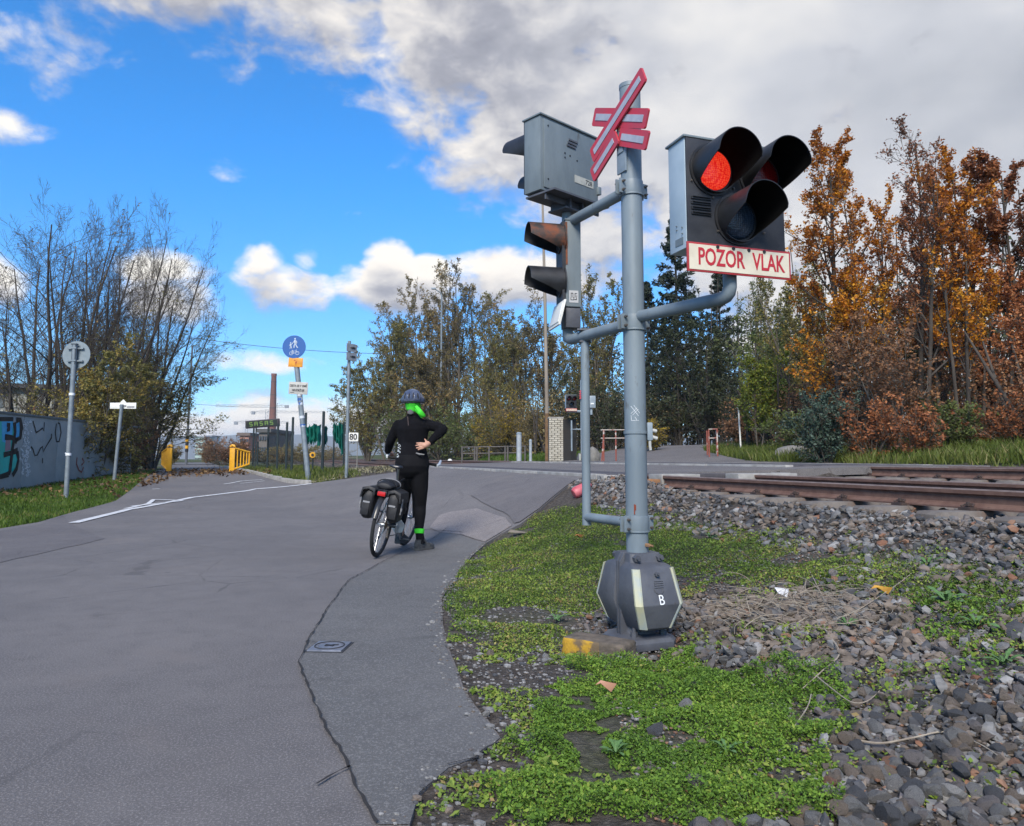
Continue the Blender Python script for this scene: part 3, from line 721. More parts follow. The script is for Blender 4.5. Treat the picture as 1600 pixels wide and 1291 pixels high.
def signal_head(parent, M, w, h, d, label=None, front=BLACKP, plate=True, glow=True, name='signal_head', rear=False):
    """lamp case; local x = to the right seen from in front, z = up, y = into the case (front face at y = 0)"""
    mb = MB(); mb.box((0, d / 2, 0), (w, d, h), M)
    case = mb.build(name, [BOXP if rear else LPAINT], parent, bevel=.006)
    if label: case['label'] = label
    mb = MB(); mb.box((0, -.004, 0), (w * .985, .01, h * .985), M); mb.build('front_panel', front, case, bevel=.003)
    mb = MB(); mb.box((0, d / 2, h / 2 + .004), (w + .02, d + .025, .012), M); mb.build('lid', BOXP, case, bevel=.004)
    lr = .107 * w / .6
    Rm = Matrix(((0, 1, 0, 0), (0, 0, -1, 0), (1, 0, 0, 0), (0, 0, 0, 1)))     # x->up, z->-y (out of the front)
    Rm = Matrix(((0, 1, 0), (0, 0, -1), (1, 0, 0))).to_4x4()
    for (cx, cz, m, nm, lab) in ((-w * .235, h * .225, LRED if glow else LDARK, 'lamp_lens', 'lit red lens' if glow else None), (w * .255, h * .225, LDARK, 'lamp_lens', 'unlit red lens'), (w * .0, -h * .20, LWHITE, 'lamp_lens', 'unlit clear lens')):
        P = M @ Matrix.Translation((cx, -.009, cz)) @ Rm
        l = lens(nm, P, lr, case, m)
        if lab: l['label'] = lab
        visor('visor', P, lr * 1.15, .245 * w / .6, case, VISOR, VISIN)
    mb = MB()
    for cx, cz in ((-w * .45, h * .1), (-w * .03, h * .08), (w * .45, h * .04), (-w * .24, -h * .03), (w * .2, -h * .06), (-w * .2, -h * .33), (w * .27, -h * .3)): bolt(mb, M @ Vector((cx, -.009, cz)), M.to_3x3() @ Vector((0, -1, 0)), .006, .006)
    mb.build('screw_heads', BOLT, case)['kind'] = 'stuff'
    mb = MB()
    for k in range(4): mb.box((-w * .36, -.012, -h * .05 - k * .026), (.11, .008, .012), M)
    for k in range(4): mb.box((-w * .36, -.017, -h * .05 - k * .026 + .004), (.10, .014, .003), M)
    mb.build('vent', VISOR, case)
    return case

SB = Vector((.695, 4.2, float(gs(.695, 4.2)) + .03)); sig = thing('crossing_signal', 'tall grey level crossing signal in front with a lit red lamp and red crossed boards', 'crossing signal', SB)
L_ = lambda v: Vector(v) - SB
AX = Vector((math.sin(R(34)), -math.cos(R(34)), 0)); AXR = Vector((AX.y * -1, AX.x, 0))    # arms run along AX; AXR = to its right
ZT = atY(983, 137, 4.2).z - SB.z
mb = MB(); mb.tube([(0, 0, .42), (0, 0, ZT)], .061, 32); mb.tube([(0, 0, ZT - .012), (0, 0, ZT + .012)], .0635, 32); mb.tube([(0, 0, ZT + .012), (0, 0, ZT + .02)], [.0635, .045], 32)
mast = mb.build('mast', MAST, sig, smooth=40)
mb = MB(); bolt(mb, (.04, -.045, .515), (.6, -.8, 0), .011, .03); mb.build('earthing_bolt', mat('brass_bolt', (.35, .2, .11), .5, metal=.4), mast)
mb = MB(); mb.box((-.022, -.060, .71), (.006, .003, .055)); mb.box((-.016, -.0605, .72), (.005, .003, .03)); mb.build('rust_streak', mat('rust_streak', (.20, .04, .02), .9), mast)
def clamp(z, name='clamp', ears=True, h=.085, parent=sig):
    mb = MB(); mb.tube([(0, 0, z - h / 2), (0, 0, z + h / 2)], .067, 32)
    mb.tube([(0, 0, z - h / 2 - .004), (0, 0, z - h / 2 + .005)], .0695, 32)
    if ears:
        for sgn in (-1, 1):
            c = AXR * (.084 * sgn)
            for off in (.016, -.016): mb.box((0, 0, 0), (.046, .010, h), frame(c + AX * off + Vector((0, 0, z)), AXR, (0, 0, 1)))
    o = mb.build(name, MAST, parent, bevel=.002)
    if ears:
        mb = MB()
        for sgn in (-1, 1):
            for dz in (-.025, .025): bolt(mb, AXR * (.087 * sgn) + AX * .02 + Vector((0, 0, z + dz)), AX, .008, .014); bolt(mb, AXR * (.087 * sgn) - AX * .02 + Vector((0, 0, z + dz)), -AX, .008, .014)
        mb.build('clamp_bolt', BOLT, o)['kind'] = 'stuff'
    return o
zc = [atY(985, y, 4.2).z - SB.z for y in (296, 505, 818)]
for z in zc: clamp(z)
zr = atY(990, 676, 4.2).z - SB.z
mb = MB(); mb.tube([(0, 0, zr - .008), (0, 0, zr + .008)], .0665, 32); cb = mb.build('ring_band', MAST, sig)
mb = MB(); mb.box((.075, -.02, zr + .005), (.03, .045, .10)); mb.build('junction_box', GALV, cb, bevel=.005)
mb = MB(); mb.tube([(.088, -.02, zr + .012), (.115, -.02, zr + .006)], .011, 10); mb.tube([(.088, -.02, zr - .025), (.118, -.02, zr - .035)], .011, 10)
mb.tube([(.075, -.03, zr - .045), (.075, -.03, zr - .075), (.078, -.03, zr - .10)], .008, 8); mb.build('cable_gland', mat('gland_grey', (.4, .4, .38), .5), cb)
# scratched tag on the mast, white strokes
mb = MB(); cx_ = -.012
for (a, b) in (((-.02, .03), (.02, -.025)), ((-.005, .035), (.028, -.01)), ((.012, .02), (-.02, -.012)), ((.02, .012), (-.012, -.02)), ((-.02, -.02), (-.018, -.05)), ((-.018, -.05), (.022, -.05)), ((.0, -.03), (.012, -.05))):
    pts = []
    for f in np.linspace(0, 1, 4):
        x = cx_ + a[0] + (b[0] - a[0]) * f; z = zr + .115 + a[1] + (b[1] - a[1]) * f; pts.append((x, -math.sqrt(.0614 ** 2 - x * x), z))
    mb.tube(pts, .0011, 5)
mb.build('scratched_tag', STICK, mast)
# red and white crossed boards with half cross below
Cc = L_(atY(966, 184, 4.17)); h_ = Vector((math.cos(R(-66)), math.sin(R(-66)), 0)); nrm = Vector((-math.sin(R(66)), -math.cos(R(66)), 0))
hx = h_ if h_.x > 0 else -h_
Cm = Matrix((hx, -nrm, Vector((0, 0, 1)))).transposed().to_4x4(); Cm.translation = Cc     # x along the boards' width, z up, -y towards the viewer's left front
xcross = obj('crossbuck', None, sig) if False else tag(bpy.data.objects.new('crossed_boards', None)); link(xcross, sig)
def board(p, q, wdt, y, half=False):
    a = Vector((p[0], y, p[1])); b = Vector((q[0], y, q[1])); d = (b - a); Lb = d.length; d.normalize()
    Mb_ = Cm @ frame((a + b) / 2, d, d.cross(Vector((0, 1, 0))) * -1) if False else Cm @ frame((a + b) / 2, d, Vector((-d.z, 0, d.x)))
    mb = MB(); hw = wdt / 2; c = .010
    poly = [(-Lb / 2, -hw + c), (-Lb / 2 + c, -hw), (Lb / 2 - c, -hw), (Lb / 2, -hw + c), (Lb / 2, hw - c), (Lb / 2 - c, hw), (-Lb / 2 + c, hw), (-Lb / 2, hw - c)]
    mb.add([(x, -.006, z) for x, z in poly] + [(x, .006, z) for x, z in poly], [tuple(range(8)), tuple(range(15, 7, -1))] + [(i, (i + 1) % 8, 8 + (i + 1) % 8, 8 + i) for i in range(8)], Mb_)
    o = mb.build('board', REDP, xcross)
    mb = MB()
    mb.box((0, -.0075, 0), (Lb - .07, .003, wdt * .36), Mb_)
    mb.build('reflective_stripe', SILV, o)
    return o
ax_, az_ = .285, .128
board((-ax_, az_), (ax_, -az_), .108, .006)
board((-ax_, -az_), (ax_, az_), .108, -.010)
dz = -.125
board((.0, dz + .012), (ax_, dz - az_), .104, .006)
board((.0, dz + .012), (-ax_, dz - az_), .104, -.010)
mb = MB()
for z in (.0, -.085, -.19): mb.box((.0, .045, z), (.06, .075, .045), Cm)
mb.box((0, .02, -.15), (.09, .012, .36), Cm); mb.build('bracket', GALV, xcross, bevel=.003)
mb = MB(); mb.box((.075, .008, -.055), (.16, .008, .05), Cm); mb.build('rusty_plate', mat('rusty_plate', (.36, .33, .29), .7, (.34, .13, .05), 16, lo=.45, hi=.6), xcross)
mb = MB(); mb.tube([Cm @ Vector((.10, .05, -.075)), Cm @ Vector((.16, .06, -.078))], .012, 8); mb.tube([Cm @ Vector((.14, .055, -.077)), Cm @ Vector((.155, .06, -.078))], .022, 6); mb.build('bolt', BOLT, xcross)

# forward arm and the red head
za1 = atY(988, 497, 4.2).z - SB.z; E1 = L_(atY(1141, 462, 3.64))
def arm(p0, p1, z_end, r=.036, name='arm'):
    mb = MB(); d = (p1 - p0); dn = d.normalized(); q = p1 - dn * .05
    pts = [p0, q] + [q + dn * .05 * math.sin(a) + Vector((0, 0, .05 * (1 - math.cos(a)))) for a in (.5, 1.0, 1.57)] + [p1 + Vector((0, 0, z_end))]
    mb.tube(pts, r, 20); return mb.build(name, MAST, sig, smooth=50)
E1.z = za1
arm(AX * .05 + Vector((0, 0, za1)), E1, .13, .034)
aR = R(19); fR = Vector((math.cos(aR), math.sin(aR), 0)); nR = Vector((math.sin(aR), -math.cos(aR), 0))
Hc = L_(atY(1149, 310, 3.60))
MR = Matrix((fR, -nR, Vector((0, 0, 1)))).transposed().to_4x4(); MR.translation = Hc
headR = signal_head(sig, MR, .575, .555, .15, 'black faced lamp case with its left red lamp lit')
mb = MB()
for cx, cz in ((.0, -.17), (.05, -.17), (.0, -.20), (.05, -.15)): mb.tube([MR @ Vector((-.289, .03 + cx, cz)), MR @ Vector((-.293, .03 + cx, cz))], .004, 8)
mb.box((-.2885, .06, -.235), (.003, .07, .035), MR); mb.build('rivets', BOXP, headR)['kind'] = 'stuff'
# name plate
pz = -.555 / 2 - .048; PM = MR @ Matrix.Translation((0, -.02, pz))
mb = MB(); mb.box((0, 0, 0), (.60, .008, .145), PM); plate = mb.build('name_plate', REDDARK, headR, bevel=.003)
mb = MB(); mb.box((0, -.0045, 0), (.578, .003, .124), PM); mb.build('cream_field', CREAM, plate)
TX = Matrix.Rotation(R(90), 4, 'X')
text('lettering', 'POZOR', .118, REDTXT, plate, PM @ Matrix.Translation((-.110, -.0065, .0)) @ TX, .001, .66, bold=.0022)
text('lettering', 'VLAK', .118, REDTXT, plate, PM @ Matrix.Translation((.165, -.0065, .0)) @ TX, .001, .66, bold=.0022)
mb = MB()
for cx in (-.13, -.04, .05, .14): mb.tube([PM @ Vector((cx, -.006, .058)), PM @ Vector((cx, -.010, .058))], .009, 8)
mb.build('screw_heads', INK, plate)['kind'] = 'stuff'
mb = MB(); mb.box((0, .06, -.30), (.12, .09, .05), MR); mb.box((0, .06, -.285), (.30, .12, .02), MR); mb.build('head_bracket', BOXP, headR, bevel=.004)

# rear arms, post and heads
E2 = L_(atY(887, 350, 4.86)); zu = zc[0] ; zl = zc[1]
E3 = L_(atY(887, 536, 4.84)); E3.z = zl; E2 = Vector((E3.x, E3.y, zu - .0))
mb = MB(); mb.tube([-AX * .05 + Vector((0, 0, zu)), E2], .034, 20); mb.build('arm', MAST, sig)
arm(-AX * .05 + Vector((0, 0, zl)), E3, .12, .034)
zb_top = atY(885, 352, 4.85).z - SB.z; zb_bot = atY(885, 484, 4.85).z - SB.z
mb = MB(); mb.tube([(E3.x, E3.y, zl), (E3.x, E3.y, zb_top + .14)], .033, 16); post = mb.build('post', MAST, sig)
b = R(43); fb = Vector((math.cos(b), math.sin(b), 0)); nb = Vector((-math.sin(b), math.cos(b), 0))    # nb: way the lamps face
Hb = L_(atY(878, 260, 4.88))
MBk = Matrix((-fb, -nb, Vector((0, 0, 1)))).transposed().to_4x4(); MBk.translation = Hb + nb * .075
headB = signal_head(sig, MBk, .565, .50, .15, 'grey back of a lamp case facing away', glow=False, rear=True)
BKM = Matrix((fb, nb, Vector((0, 0, 1)))).transposed().to_4x4(); BKM.translation = Hb - nb * .0755     # x right, -y out of the back
mb = MB(); mb.box((.01, -.004, 0), (.53, .008, .46), BKM); door = mb.build('rear_door', BOXP, headB, bevel=.003)
mb = MB()
for k in range(3): mb.box((.02 - .01 * k, -.011, .155 - k * .022), (.085, .008, .012), BKM)
mb.build('vent', CASTI, door)
mb = MB()
for cx, cz in ((-.06, .05), (-.01, .045), (-.06, .02), (.06, .03), (-.22, .19), (-.22, -.17)): mb.tube([BKM @ Vector((cx, -.008, cz)), BKM @ Vector((cx, -.011, cz))], .006, 8)
mb.build('rivets', INK, door)['kind'] = 'stuff'
for cz in (.12, -.13): MB().box((.275, -.012, cz), (.03, .03, .055), BKM).build('hinge', BOXP, door, bevel=.004)
mb = MB(); mb.box((.13, -.0095, -.10), (.19, .003, .052), BKM); sl_ = mb.build('number_label', mat('faded_label', (.42, .42, .38), .7, (.30, .31, .29), 20), door)
text('lettering', '728', .045, INK, sl_, BKM @ Matrix.Translation((.175, -.0115, -.10)) @ TX, .0006)
mb = MB(); mb.box((0, .02, -.27), (.54, .26, .012), BKM); mb.box((0, -.02, -.29), (.52, .012, .05), BKM)
for cx in (-.06, .06): mb.box((cx, .03, -.30), (.012, .18, .07), BKM)
mb.box((0, .03, -.335), (.2, .16, .012), BKM); mb.build('head_bracket', CASTI, headB)
# the smaller two-lamp head on the post
zc2 = (zb_top + zb_bot) / 2; hb = zb_top - zb_bot
c2 = R(12); f2 = Vector((math.cos(c2), math.sin(c2), 0)); M2 = Matrix((f2, Vector((-f2.y, f2.x, 0)), Vector((0, 0, 1)))).transposed().to_4x4(); M2.translation = Vector((E3.x + .02, E3.y - .02, zc2))
mb = MB(); mb.box((0, 0, 0), (.105, .14, hb), M2); mb.box((0, 0, hb / 2 + .005), (.115, .15, .012), M2); head2 = mb.build('lamp_case', BOXP, sig, bevel=.006); head2['label'] = 'narrow two lamp case with rusty hood'
Rl = Matrix(((0, 0, -1), (0, 1, 0), (1, 0, 0))).to_4x4()      # x->up, z->-x
for cz, m_, in ((hb * .31, RUSTV), (-hb * .20, VISOR)):
    P = M2 @ Matrix.Translation((-.055, 0, cz)) @ Rl
    lens('lamp_lens', P, .078, head2, LWHITE); visor('visor', P, .098, .235, head2, m_, VISOR, .0, -.8)
mb = MB(); mb.box((-.066, 0, 0), (.02, .15, hb * .96), M2); mb.build('backing_plate', BLACKP, head2)
mb = MB(); mb.box((-.05, -.0705, hb * .33), (.02, .003, .17), M2); mb.box((-.045, -.071, hb * .12), (.012, .003, .16), M2); mb.build('rust_streak', mat('orange_rust', (.22, .06, .02), .9, (.10, .05, .035), 30), head2)
mb = MB(); mb.box((0, -.0715, -hb * .385), (.062, .002, .08), M2); st2 = mb.build('sticker', mat('grey_sticker', (.42, .42, .42), .6), head2)
mb = MB()
for a, c, d, e in ((-.018, .012, .004, .03), (-.006, .012, .004, .03), (-.012, .026, .014, .004), (.008, .012, .004, .03), (.016, .024, .012, .004), (.018, .008, .01, .004), (-.012, -.018, .02, .004), (-.02, -.010, .004, .014), (.012, -.016, .016, .005), (.0, -.01, .004, .02), (.018, -.006, .004, .012)):
    mb.box((a, -.0728, -hb * .385 + c - .004), (d, .002, e), M2)
mb.build('scrawled_mark', INK, st2)
mb = MB(); mb.box((.0, .0, -hb / 2 - .07), (.10, .12, .13), M2); mb.box((0, 0, -hb / 2 - .02), (.09, .11, .05), M2); mb.build('bracket', CASTI, head2, bevel=.006)
PW = M2 @ Matrix.Translation((-.085, -.0, -hb / 2 - .02)) @ Matrix.Rotation(R(14), 4, 'Y')
mb = MB(); mb.box((0, 0, -.03), (.012, .26, .17), PW); mb.box((-.008, 0, -.03), (.006, .22, .13), PW); mb.build('text_board', WHITEP, head2, bevel=.002)
# thin side pipe
S1 = L_(atY(914, 545, 4.66)); S1.z = zl - .03; S2 = Vector((S1.x, S1.y, zc[2]))
mb = MB(); mb.tube([(S1.x, S1.y, zl + .01), (S1.x, S1.y, zc[2] - .05)], .027, 16); mb.tube([S2, -AX * .05 + Vector((0, 0, zc[2]))], .027, 16); mb.build('side_pipe', MAST, sig)
mb = MB(); mb.box((S1.x, S1.y, zl + .04), (.10, .06, .012)); mb.box((S1.x, S1.y, zl - .035), (.07, .05, .01)); mb.build('pipe_clip', CASTI, sig)

# cast iron foot: two bulging half shells bolted round the mast on a flanged base
FT = Matrix((AX, AXR, Vector((0, 0, 1)))).transposed().to_4x4()      # x = towards the viewer's right front, y = across, z up
AXF = Vector((math.sin(R(22)), -math.cos(R(22)), 0)); AXFR = Vector((-AXF.y, AXF.x, 0)); FT = Matrix((AXF, AXFR, Vector((0, 0, 1)))).transposed().to_4x4()
foot = tag(bpy.data.objects.new('foot', None)); link(foot, sig); foot['label'] = 'dark cast iron foot marked B'
def shell(sgn):
    def ring(z, d, w, c=.03):
        x0 = .022
        P = [(x0, -w / 2), (d - c, -w / 2), (d, -w / 2 + c), (d, w / 2 - c), (d - c, w / 2), (x0, w / 2)]
        if sgn < 0: P = [(-x, y) for x, y in P][::-1]
        return [FT @ Vector((x, y, z)) for x, y in P]
    mb = MB(); mb.rings([ring(.085, .17, .17, .02), ring(.10, .198, .195, .02), ring(.225, .232, .285, .022), ring(.40, .175, .25, .02), ring(.415, .16, .23, .02), ring(.43, .105, .20, .02), ring(.475, .095, .19, .02)])
    o = mb.build('half_shell', CASTI, foot, bevel=.005, smooth=35)
    # two pale strips down the outer edges
    for y in (-1, 1):
        mb = MB(); pts = []
        for z, d, w in ((.098, .196, .193), (.225, .232, .285), (.405, .175, .25)):
            pts.append((d, w, z))
        for i in range(2):
            rs = []
            for (d, w, z) in pts[i:i + 2]:
                q = [(d + .003, y * (w / 2 - .030)), (d + .003, y * (w / 2 - .020)), (d - .018, y * (w / 2 + .003)), (d - .030, y * (w / 2 + .003)), (d - .030, y * (w / 2 - .004)), (d - .004, y * (w / 2 - .032))]
                rs.append([FT @ Vector((sgn * a, b_, z)) for a, b_ in q])
            mb.rings(rs)
        mb.build('pale_strip', PALEST, o, smooth=20)
        mb = MB()
        for z, d, w in ((.14, .193, .24), (.25, .216, .268), (.32, .197, .254)): bolt(mb, FT @ Vector((sgn * (d - .028), y * (w / 2 - .01), z)), FT.to_3x3() @ Vector((sgn, y, 0)), .005, .002)
        mb.build('rivets', INK, o)['kind'] = 'stuff'
    for args in ((FT @ Vector((sgn * .095, -.072, .452)), Vector((sgn, 0, 0)), .020, .026), (FT @ Vector((sgn * .095, .072, .452)), Vector((sgn, 0, 0)), .020, .026), (FT @ Vector((sgn * .183, 0, .375)), Vector((sgn, 0, .2)), .013, .018)):
        mb = MB(); bolt(mb, args[0], FT.to_3x3() @ args[1], args[2], args[3]); mb.build('bolt', CASTI, o)
    return o
shA = shell(1); shB = shell(-1)
mb = MB()
for sg in (-1, 1):
    P = [(-.125, .03), (.125, .03), (.125, .43), (.10, .475), (-.10, .475), (-.125, .43)]
    mb.add([FT @ Vector((sg * .003 if k == 0 else sg * .022, y, z)) for k in (0, 1) for y, z in P], [tuple(range(6)), tuple(range(11, 5, -1))] + [(i, (i + 1) % 6, 6 + (i + 1) % 6, 6 + i) for i in range(6)])
mb.build('joint_flange', CASTI, foot, bevel=.004)
mb = MB(); P = [(-.155, -.11), (-.10, -.16), (.10, -.16), (.155, -.11), (.155, .11), (.10, .16), (-.10, .16), (-.155, .11)]
mb.add([FT @ Vector((x * k, y * k, z)) for z, k in ((-.02, 1.06), (.018, 1.06), (.035, .96), (.05, .62)) for x, y in P], [tuple(range(7, -1, -1)), tuple(range(24, 32))] + [(r * 8 + i, r * 8 + (i + 1) % 8, r * 8 + 8 + (i + 1) % 8, r * 8 + 8 + i) for r in range(3) for i in range(8)])
mb.build('base_flange', CASTI, foot, bevel=.003)
mb = MB(); mb.tube([(0, 0, .03), (0, 0, .09)], [.10, .085], 16); bolt(mb, FT @ Vector((.1, -.09, .04)), (0, 0, 1), .02, .03); bolt(mb, FT @ Vector((.1, .09, .04)), (0, 0, 1), .02, .03); mb.build('anchor_bolts', CASTI, foot)
# emblem and letter B on the front shell: the upper front slopes from (d .225, z .215) to (.175, .40)
sl = Vector((-.057, 0, .175)).normalized(); EM = FT @ Matrix((Vector((0, 1, 0)), sl, Vector((0, 1, 0)).cross(sl))).transposed().to_4x4()
def EMat(y, z): p = Vector((.232 - .057 * (z - .225) / .175, y, z)); A = Matrix((Vector((0, 1, 0)), sl, Vector((0, 1, 0)).cross(sl))).transposed().to_4x4(); A.translation = p + Vector((.0025, 0, .0006)); return FT @ A
text('lettering', 'B', .075, STICK, shA, EMat(.004, .248), .0008, .85)
mb = MB(); EMm = EMat(.0, .315)
mb.tube([EMm @ Vector((.026 * math.cos(a), .026 * math.sin(a) - .012, 0)) for a in np.linspace(math.pi, 2 * math.pi, 10)], .003, 5)
for k in range(4): mb.tube([EMm @ Vector((-.026 + .002 * k, -.004 + .011 * k, 0)), EMm @ Vector((.030 + .001 * k, -.004 + .011 * k, 0))], .0028, 5)
mb.tube([EMm @ Vector((-.012, -.034, 0)), EMm @ Vector((.012, -.034, 0))], .003, 5)
mb.build('cast_emblem', CASTI, shA)
# painted concrete block before the foot
cp_ = at(938, 1028); blk = thing('concrete_block', 'crumbling concrete block with worn yellow paint below the signal foot', 'concrete block', (cp_.x, cp_.y + .06, cp_.z + .02), (0, 0, R(-34)))
bmx = bmesh.new(); bmesh.ops.create_cube(bmx, size=1); bmesh.ops.scale(bmx, vec=(.36, .17, .13), verts=bmx.verts); bmesh.ops.subdivide_edges(bmx, edges=bmx.edges[:], cuts=7, use_grid_fill=True)
for v in bmx.verts:
    n = v.co.normalized(); f = max(0, (abs(v.co.x) / .18) ** 6 + (abs(v.co.y) / .085) ** 6 + (abs(v.co.z) / .065) ** 6 - 1.2); v.co *= 1 - .05 * f
    v.co += n * random.uniform(-.004, .004)
mey = bpy.data.meshes.new('block'); bmx.to_mesh(mey); bmx.free(); mey.shade_smooth()
mey.materials.append(mat('mossy_concrete', (.15, .12, .095), .95, (.085, .07, .055), 14, bump=.7, bsc=70)); mey.materials.append(mat('worn_yellow', (.42, .24, .018), .8, (.13, .09, .05), 9, lo=.45, hi=.56, bump=.5, bsc=80))
for p in mey.polygons: p.material_index = 1 if p.normal.y < -.75 and p.center.x < .06 else 0
obj('block', mey, blk)
# ---------------------------------------------------------------- the cyclist and the bicycle
SKIN = mat('skin', (.42, .22, .15), .55, (.48, .26, .18), 30)
BLACKC = mat('black_cloth', (.0045, .0045, .006), .95, (.007, .007, .009), 7, bump=.6, bsc=16, spec=.12)
TIGHT = mat('black_tights', (.0045, .0045, .006), .85, (.0065, .0065, .008), 9, bump=.2, bsc=25, spec=.15)
NEON = mat('neon_green_cloth', (.06, .72, .03), .7, (.04, .52, .02), 14, bump=.3, bsc=30)
HELM = mat('helmet_shell', (.03, .042, .085), .25, (.09, .105, .15), 20)
HELMD = mat('helmet_vent', (.006, .007, .010), .8)
SHOE = mat('grey_shoe', (.028, .028, .03), .75, (.08, .08, .078), 30, bump=.4, bsc=80)
SOLE = mat('shoe_sole', (.085, .08, .075), .8)
TYRE = mat('tyre_rubber', (.012, .012, .013), .85, bump=.4, bsc=90)
ALU = mat('silver_metal', (.50, .51, .53), .32, metal=.9)
FRAMEP = mat('bicycle_frame_paint', (.015, .016, .02), .35)
WHITEG = mat('white_frame_paint', (.62, .64, .66), .4)
BAG = mat('black_pannier_fabric', (.006, .006, .008), .6, (.011, .011, .014), 12, bump=.5, bsc=20)
BAGT = mat('grey_reflective_trim', (.22, .22, .23), .5)
REDREF = mat('red_tail_lamp', (.45, .012, .012), .2)
PY0 = 8.42; G0 = float(gr(-1.05, PY0))
PO = Vector((-1.095, PY0, G0)); per = thing('person', 'cyclist in black with green headscarf and helmet, seen from behind astride a bicycle', 'person', PO)
def pj(px, py, dy=0): return atY(px, py, PY0 + dy) - PO
def ell_ring(c, rx, ry, n=18, tilt=None):
    return [Vector((c[0] + rx * math.cos(2 * math.pi * i / n), c[1] + ry * math.sin(2 * math.pi * i / n), c[2])) for i in range(n)]
def remesh(mb, name, m, parent, vox, smooth_it=6, fac=.5):
    me = bpy.data.meshes.new(name); me.from_pydata(mb.v, [], mb.f); bm = bmesh.new(); bm.from_mesh(me); bmesh.ops.recalc_face_normals(bm, faces=bm.faces); bm.to_mesh(me); bm.free()
    o = bpy.data.objects.new('tmp', me); COL.objects.link(o)
    md = o.modifiers.new('r', 'REMESH'); md.mode = 'VOXEL'; md.voxel_size = vox
    ms = o.modifiers.new('s', 'SMOOTH'); ms.iterations = smooth_it; ms.factor = fac
    me2 = bpy.data.meshes.new_from_object(o.evaluated_get(bpy.context.evaluated_depsgraph_get())); bpy.data.objects.remove(o); bpy.data.meshes.remove(me)
    me2.name = name; me2.materials.clear()
    for x in (m if isinstance(m, (list, tuple)) else [m]): me2.materials.append(x)
    me2.shade_smooth(); return obj(name, me2, parent)
def limb(mb, pts, rs, n=14):
    # rounded chain with dome ends
    P = [Vector(p) for p in pts]; a = (P[0] - P[1]).normalized(); b = (P[-1] - P[-2]).normalized()
    Q = [P[0] + a * rs[0] * .9, P[0] + a * rs[0] * .55] + P + [P[-1] + b * rs[-1] * .55, P[-1] + b * rs[-1] * .9]
    mb.tube(Q, [rs[0] * .35, rs[0] * .82] + list(rs) + [rs[-1] * .82, rs[-1] * .35], n)
def spline(pts, rs, k=5):
    P = [Vector(p) for p in pts]; out = []; ro = []
    for i in range(len(P) - 1):
        p0 = P[max(i - 1, 0)]; p1 = P[i]; p2 = P[i + 1]; p3 = P[min(i + 2, len(P) - 1)]
        for j in range(k):
            t = j / k; out.append(.5 * ((2 * p1) + (p2 - p0) * t + (2 * p0 - 5 * p1 + 4 * p2 - p3) * t * t + (3 * p1 - p0 - 3 * p2 + p3) * t ** 3)); ro.append(rs[i] + (rs[i + 1] - rs[i]) * t)
    out.append(P[-1]); ro.append(rs[-1]); return out, ro
S = 138.0
def torso_rings(grow):
    R_ = []
    for cx, y, hw, hd, dy in ((643, 743, 20, .085, .02), (644, 738, 24.5, .12, .0), (644, 728, 26, .14, -.01), (644, 716, 25, .135, .0), (644, 704, 22.5, .115, .01), (644.5, 692, 22.5, .11, .02), (645, 680, 24, .12, .02), (645, 670, 25.5, .125, .01), (645, 663, 24.5, .115, .01), (645, 657.5, 21, .09, .02), (645, 653.5, 14.5, .07, .03), (645, 649, 8.5, .06, .035)):
        p = pj(cx, y, dy); R_.append(ell_ring(p, hw / S + grow, hd + grow, 22))
    return R_
lS, lE, lW = pj(622.5, 664, .02), pj(610, 689, .10), pj(605.5, 706, .24)
rS, rE, rW = pj(667, 663, .02), pj(692.5, 671, -.02), pj(671, 692, -.13)
hipR, kneeR, ankR = pj(656, 738, .0), pj(656.5, 790, .05), pj(655, 834, -.01)
hipL, kneeL, ankL = pj(633, 738, .02), pj(630, 788, .16), pj(625, 830, .10)
head = pj(645, 634, .045)
# bare figure
mb = MB(); mb.rings(torso_rings(-.018))
hd_ = []
for z, rx, ry, dy in ((-.135, .035, .04, .03), (-.12, .052, .058, .035), (-.085, .066, .078, .03), (-.04, .075, .095, .01), (.01, .079, .102, 0), (.055, .075, .098, -.005), (.09, .058, .075, -.005), (.112, .03, .04, -.005)):
    hd_.append(ell_ring(head + Vector((0, dy, z)), rx, ry, 18))
mb.rings(hd_)
mb.tube([pj(645, 655, .03), pj(645, 641, .035)], [.062, .056], 16)
for sx in (-1, 1):                                                     # ears
    mb.rings([ell_ring(head + Vector((sx * .078, .0, z)), w, .022, 8) for z, w in ((-.05, .006), (-.035, .012), (-.01, .014), (.012, .012), (.022, .006))])
for z, r_ in ((-.035, .013),): mb.rings([[head + Vector((x * .016, .10 + d, zz)) for x, zz in ((-1, -.045), (1, -.045), (.5, .005), (-.5, .005))] for d in (-.02, .018)])  # nose, turned away
for sh, el_, wr in ((lS, lE, lW), (rS, rE, rW)):
    p, r_ = spline([sh, sh.lerp(el_, .5), el_, el_.lerp(wr, .4), wr], [.055, .048, .040, .042, .028]); limb(mb, p, r_)
for hp, kn, an in ((hipR, kneeR, ankR), (hipL, kneeL, ankL)):
    p, r_ = spline([hp, hp.lerp(kn, .5), kn, kn.lerp(an, .35), kn.lerp(an, .75), an + Vector((.012, .0, -.03))], [.085, .075, .055, .055, .040, .032]); limb(mb, p, r_)
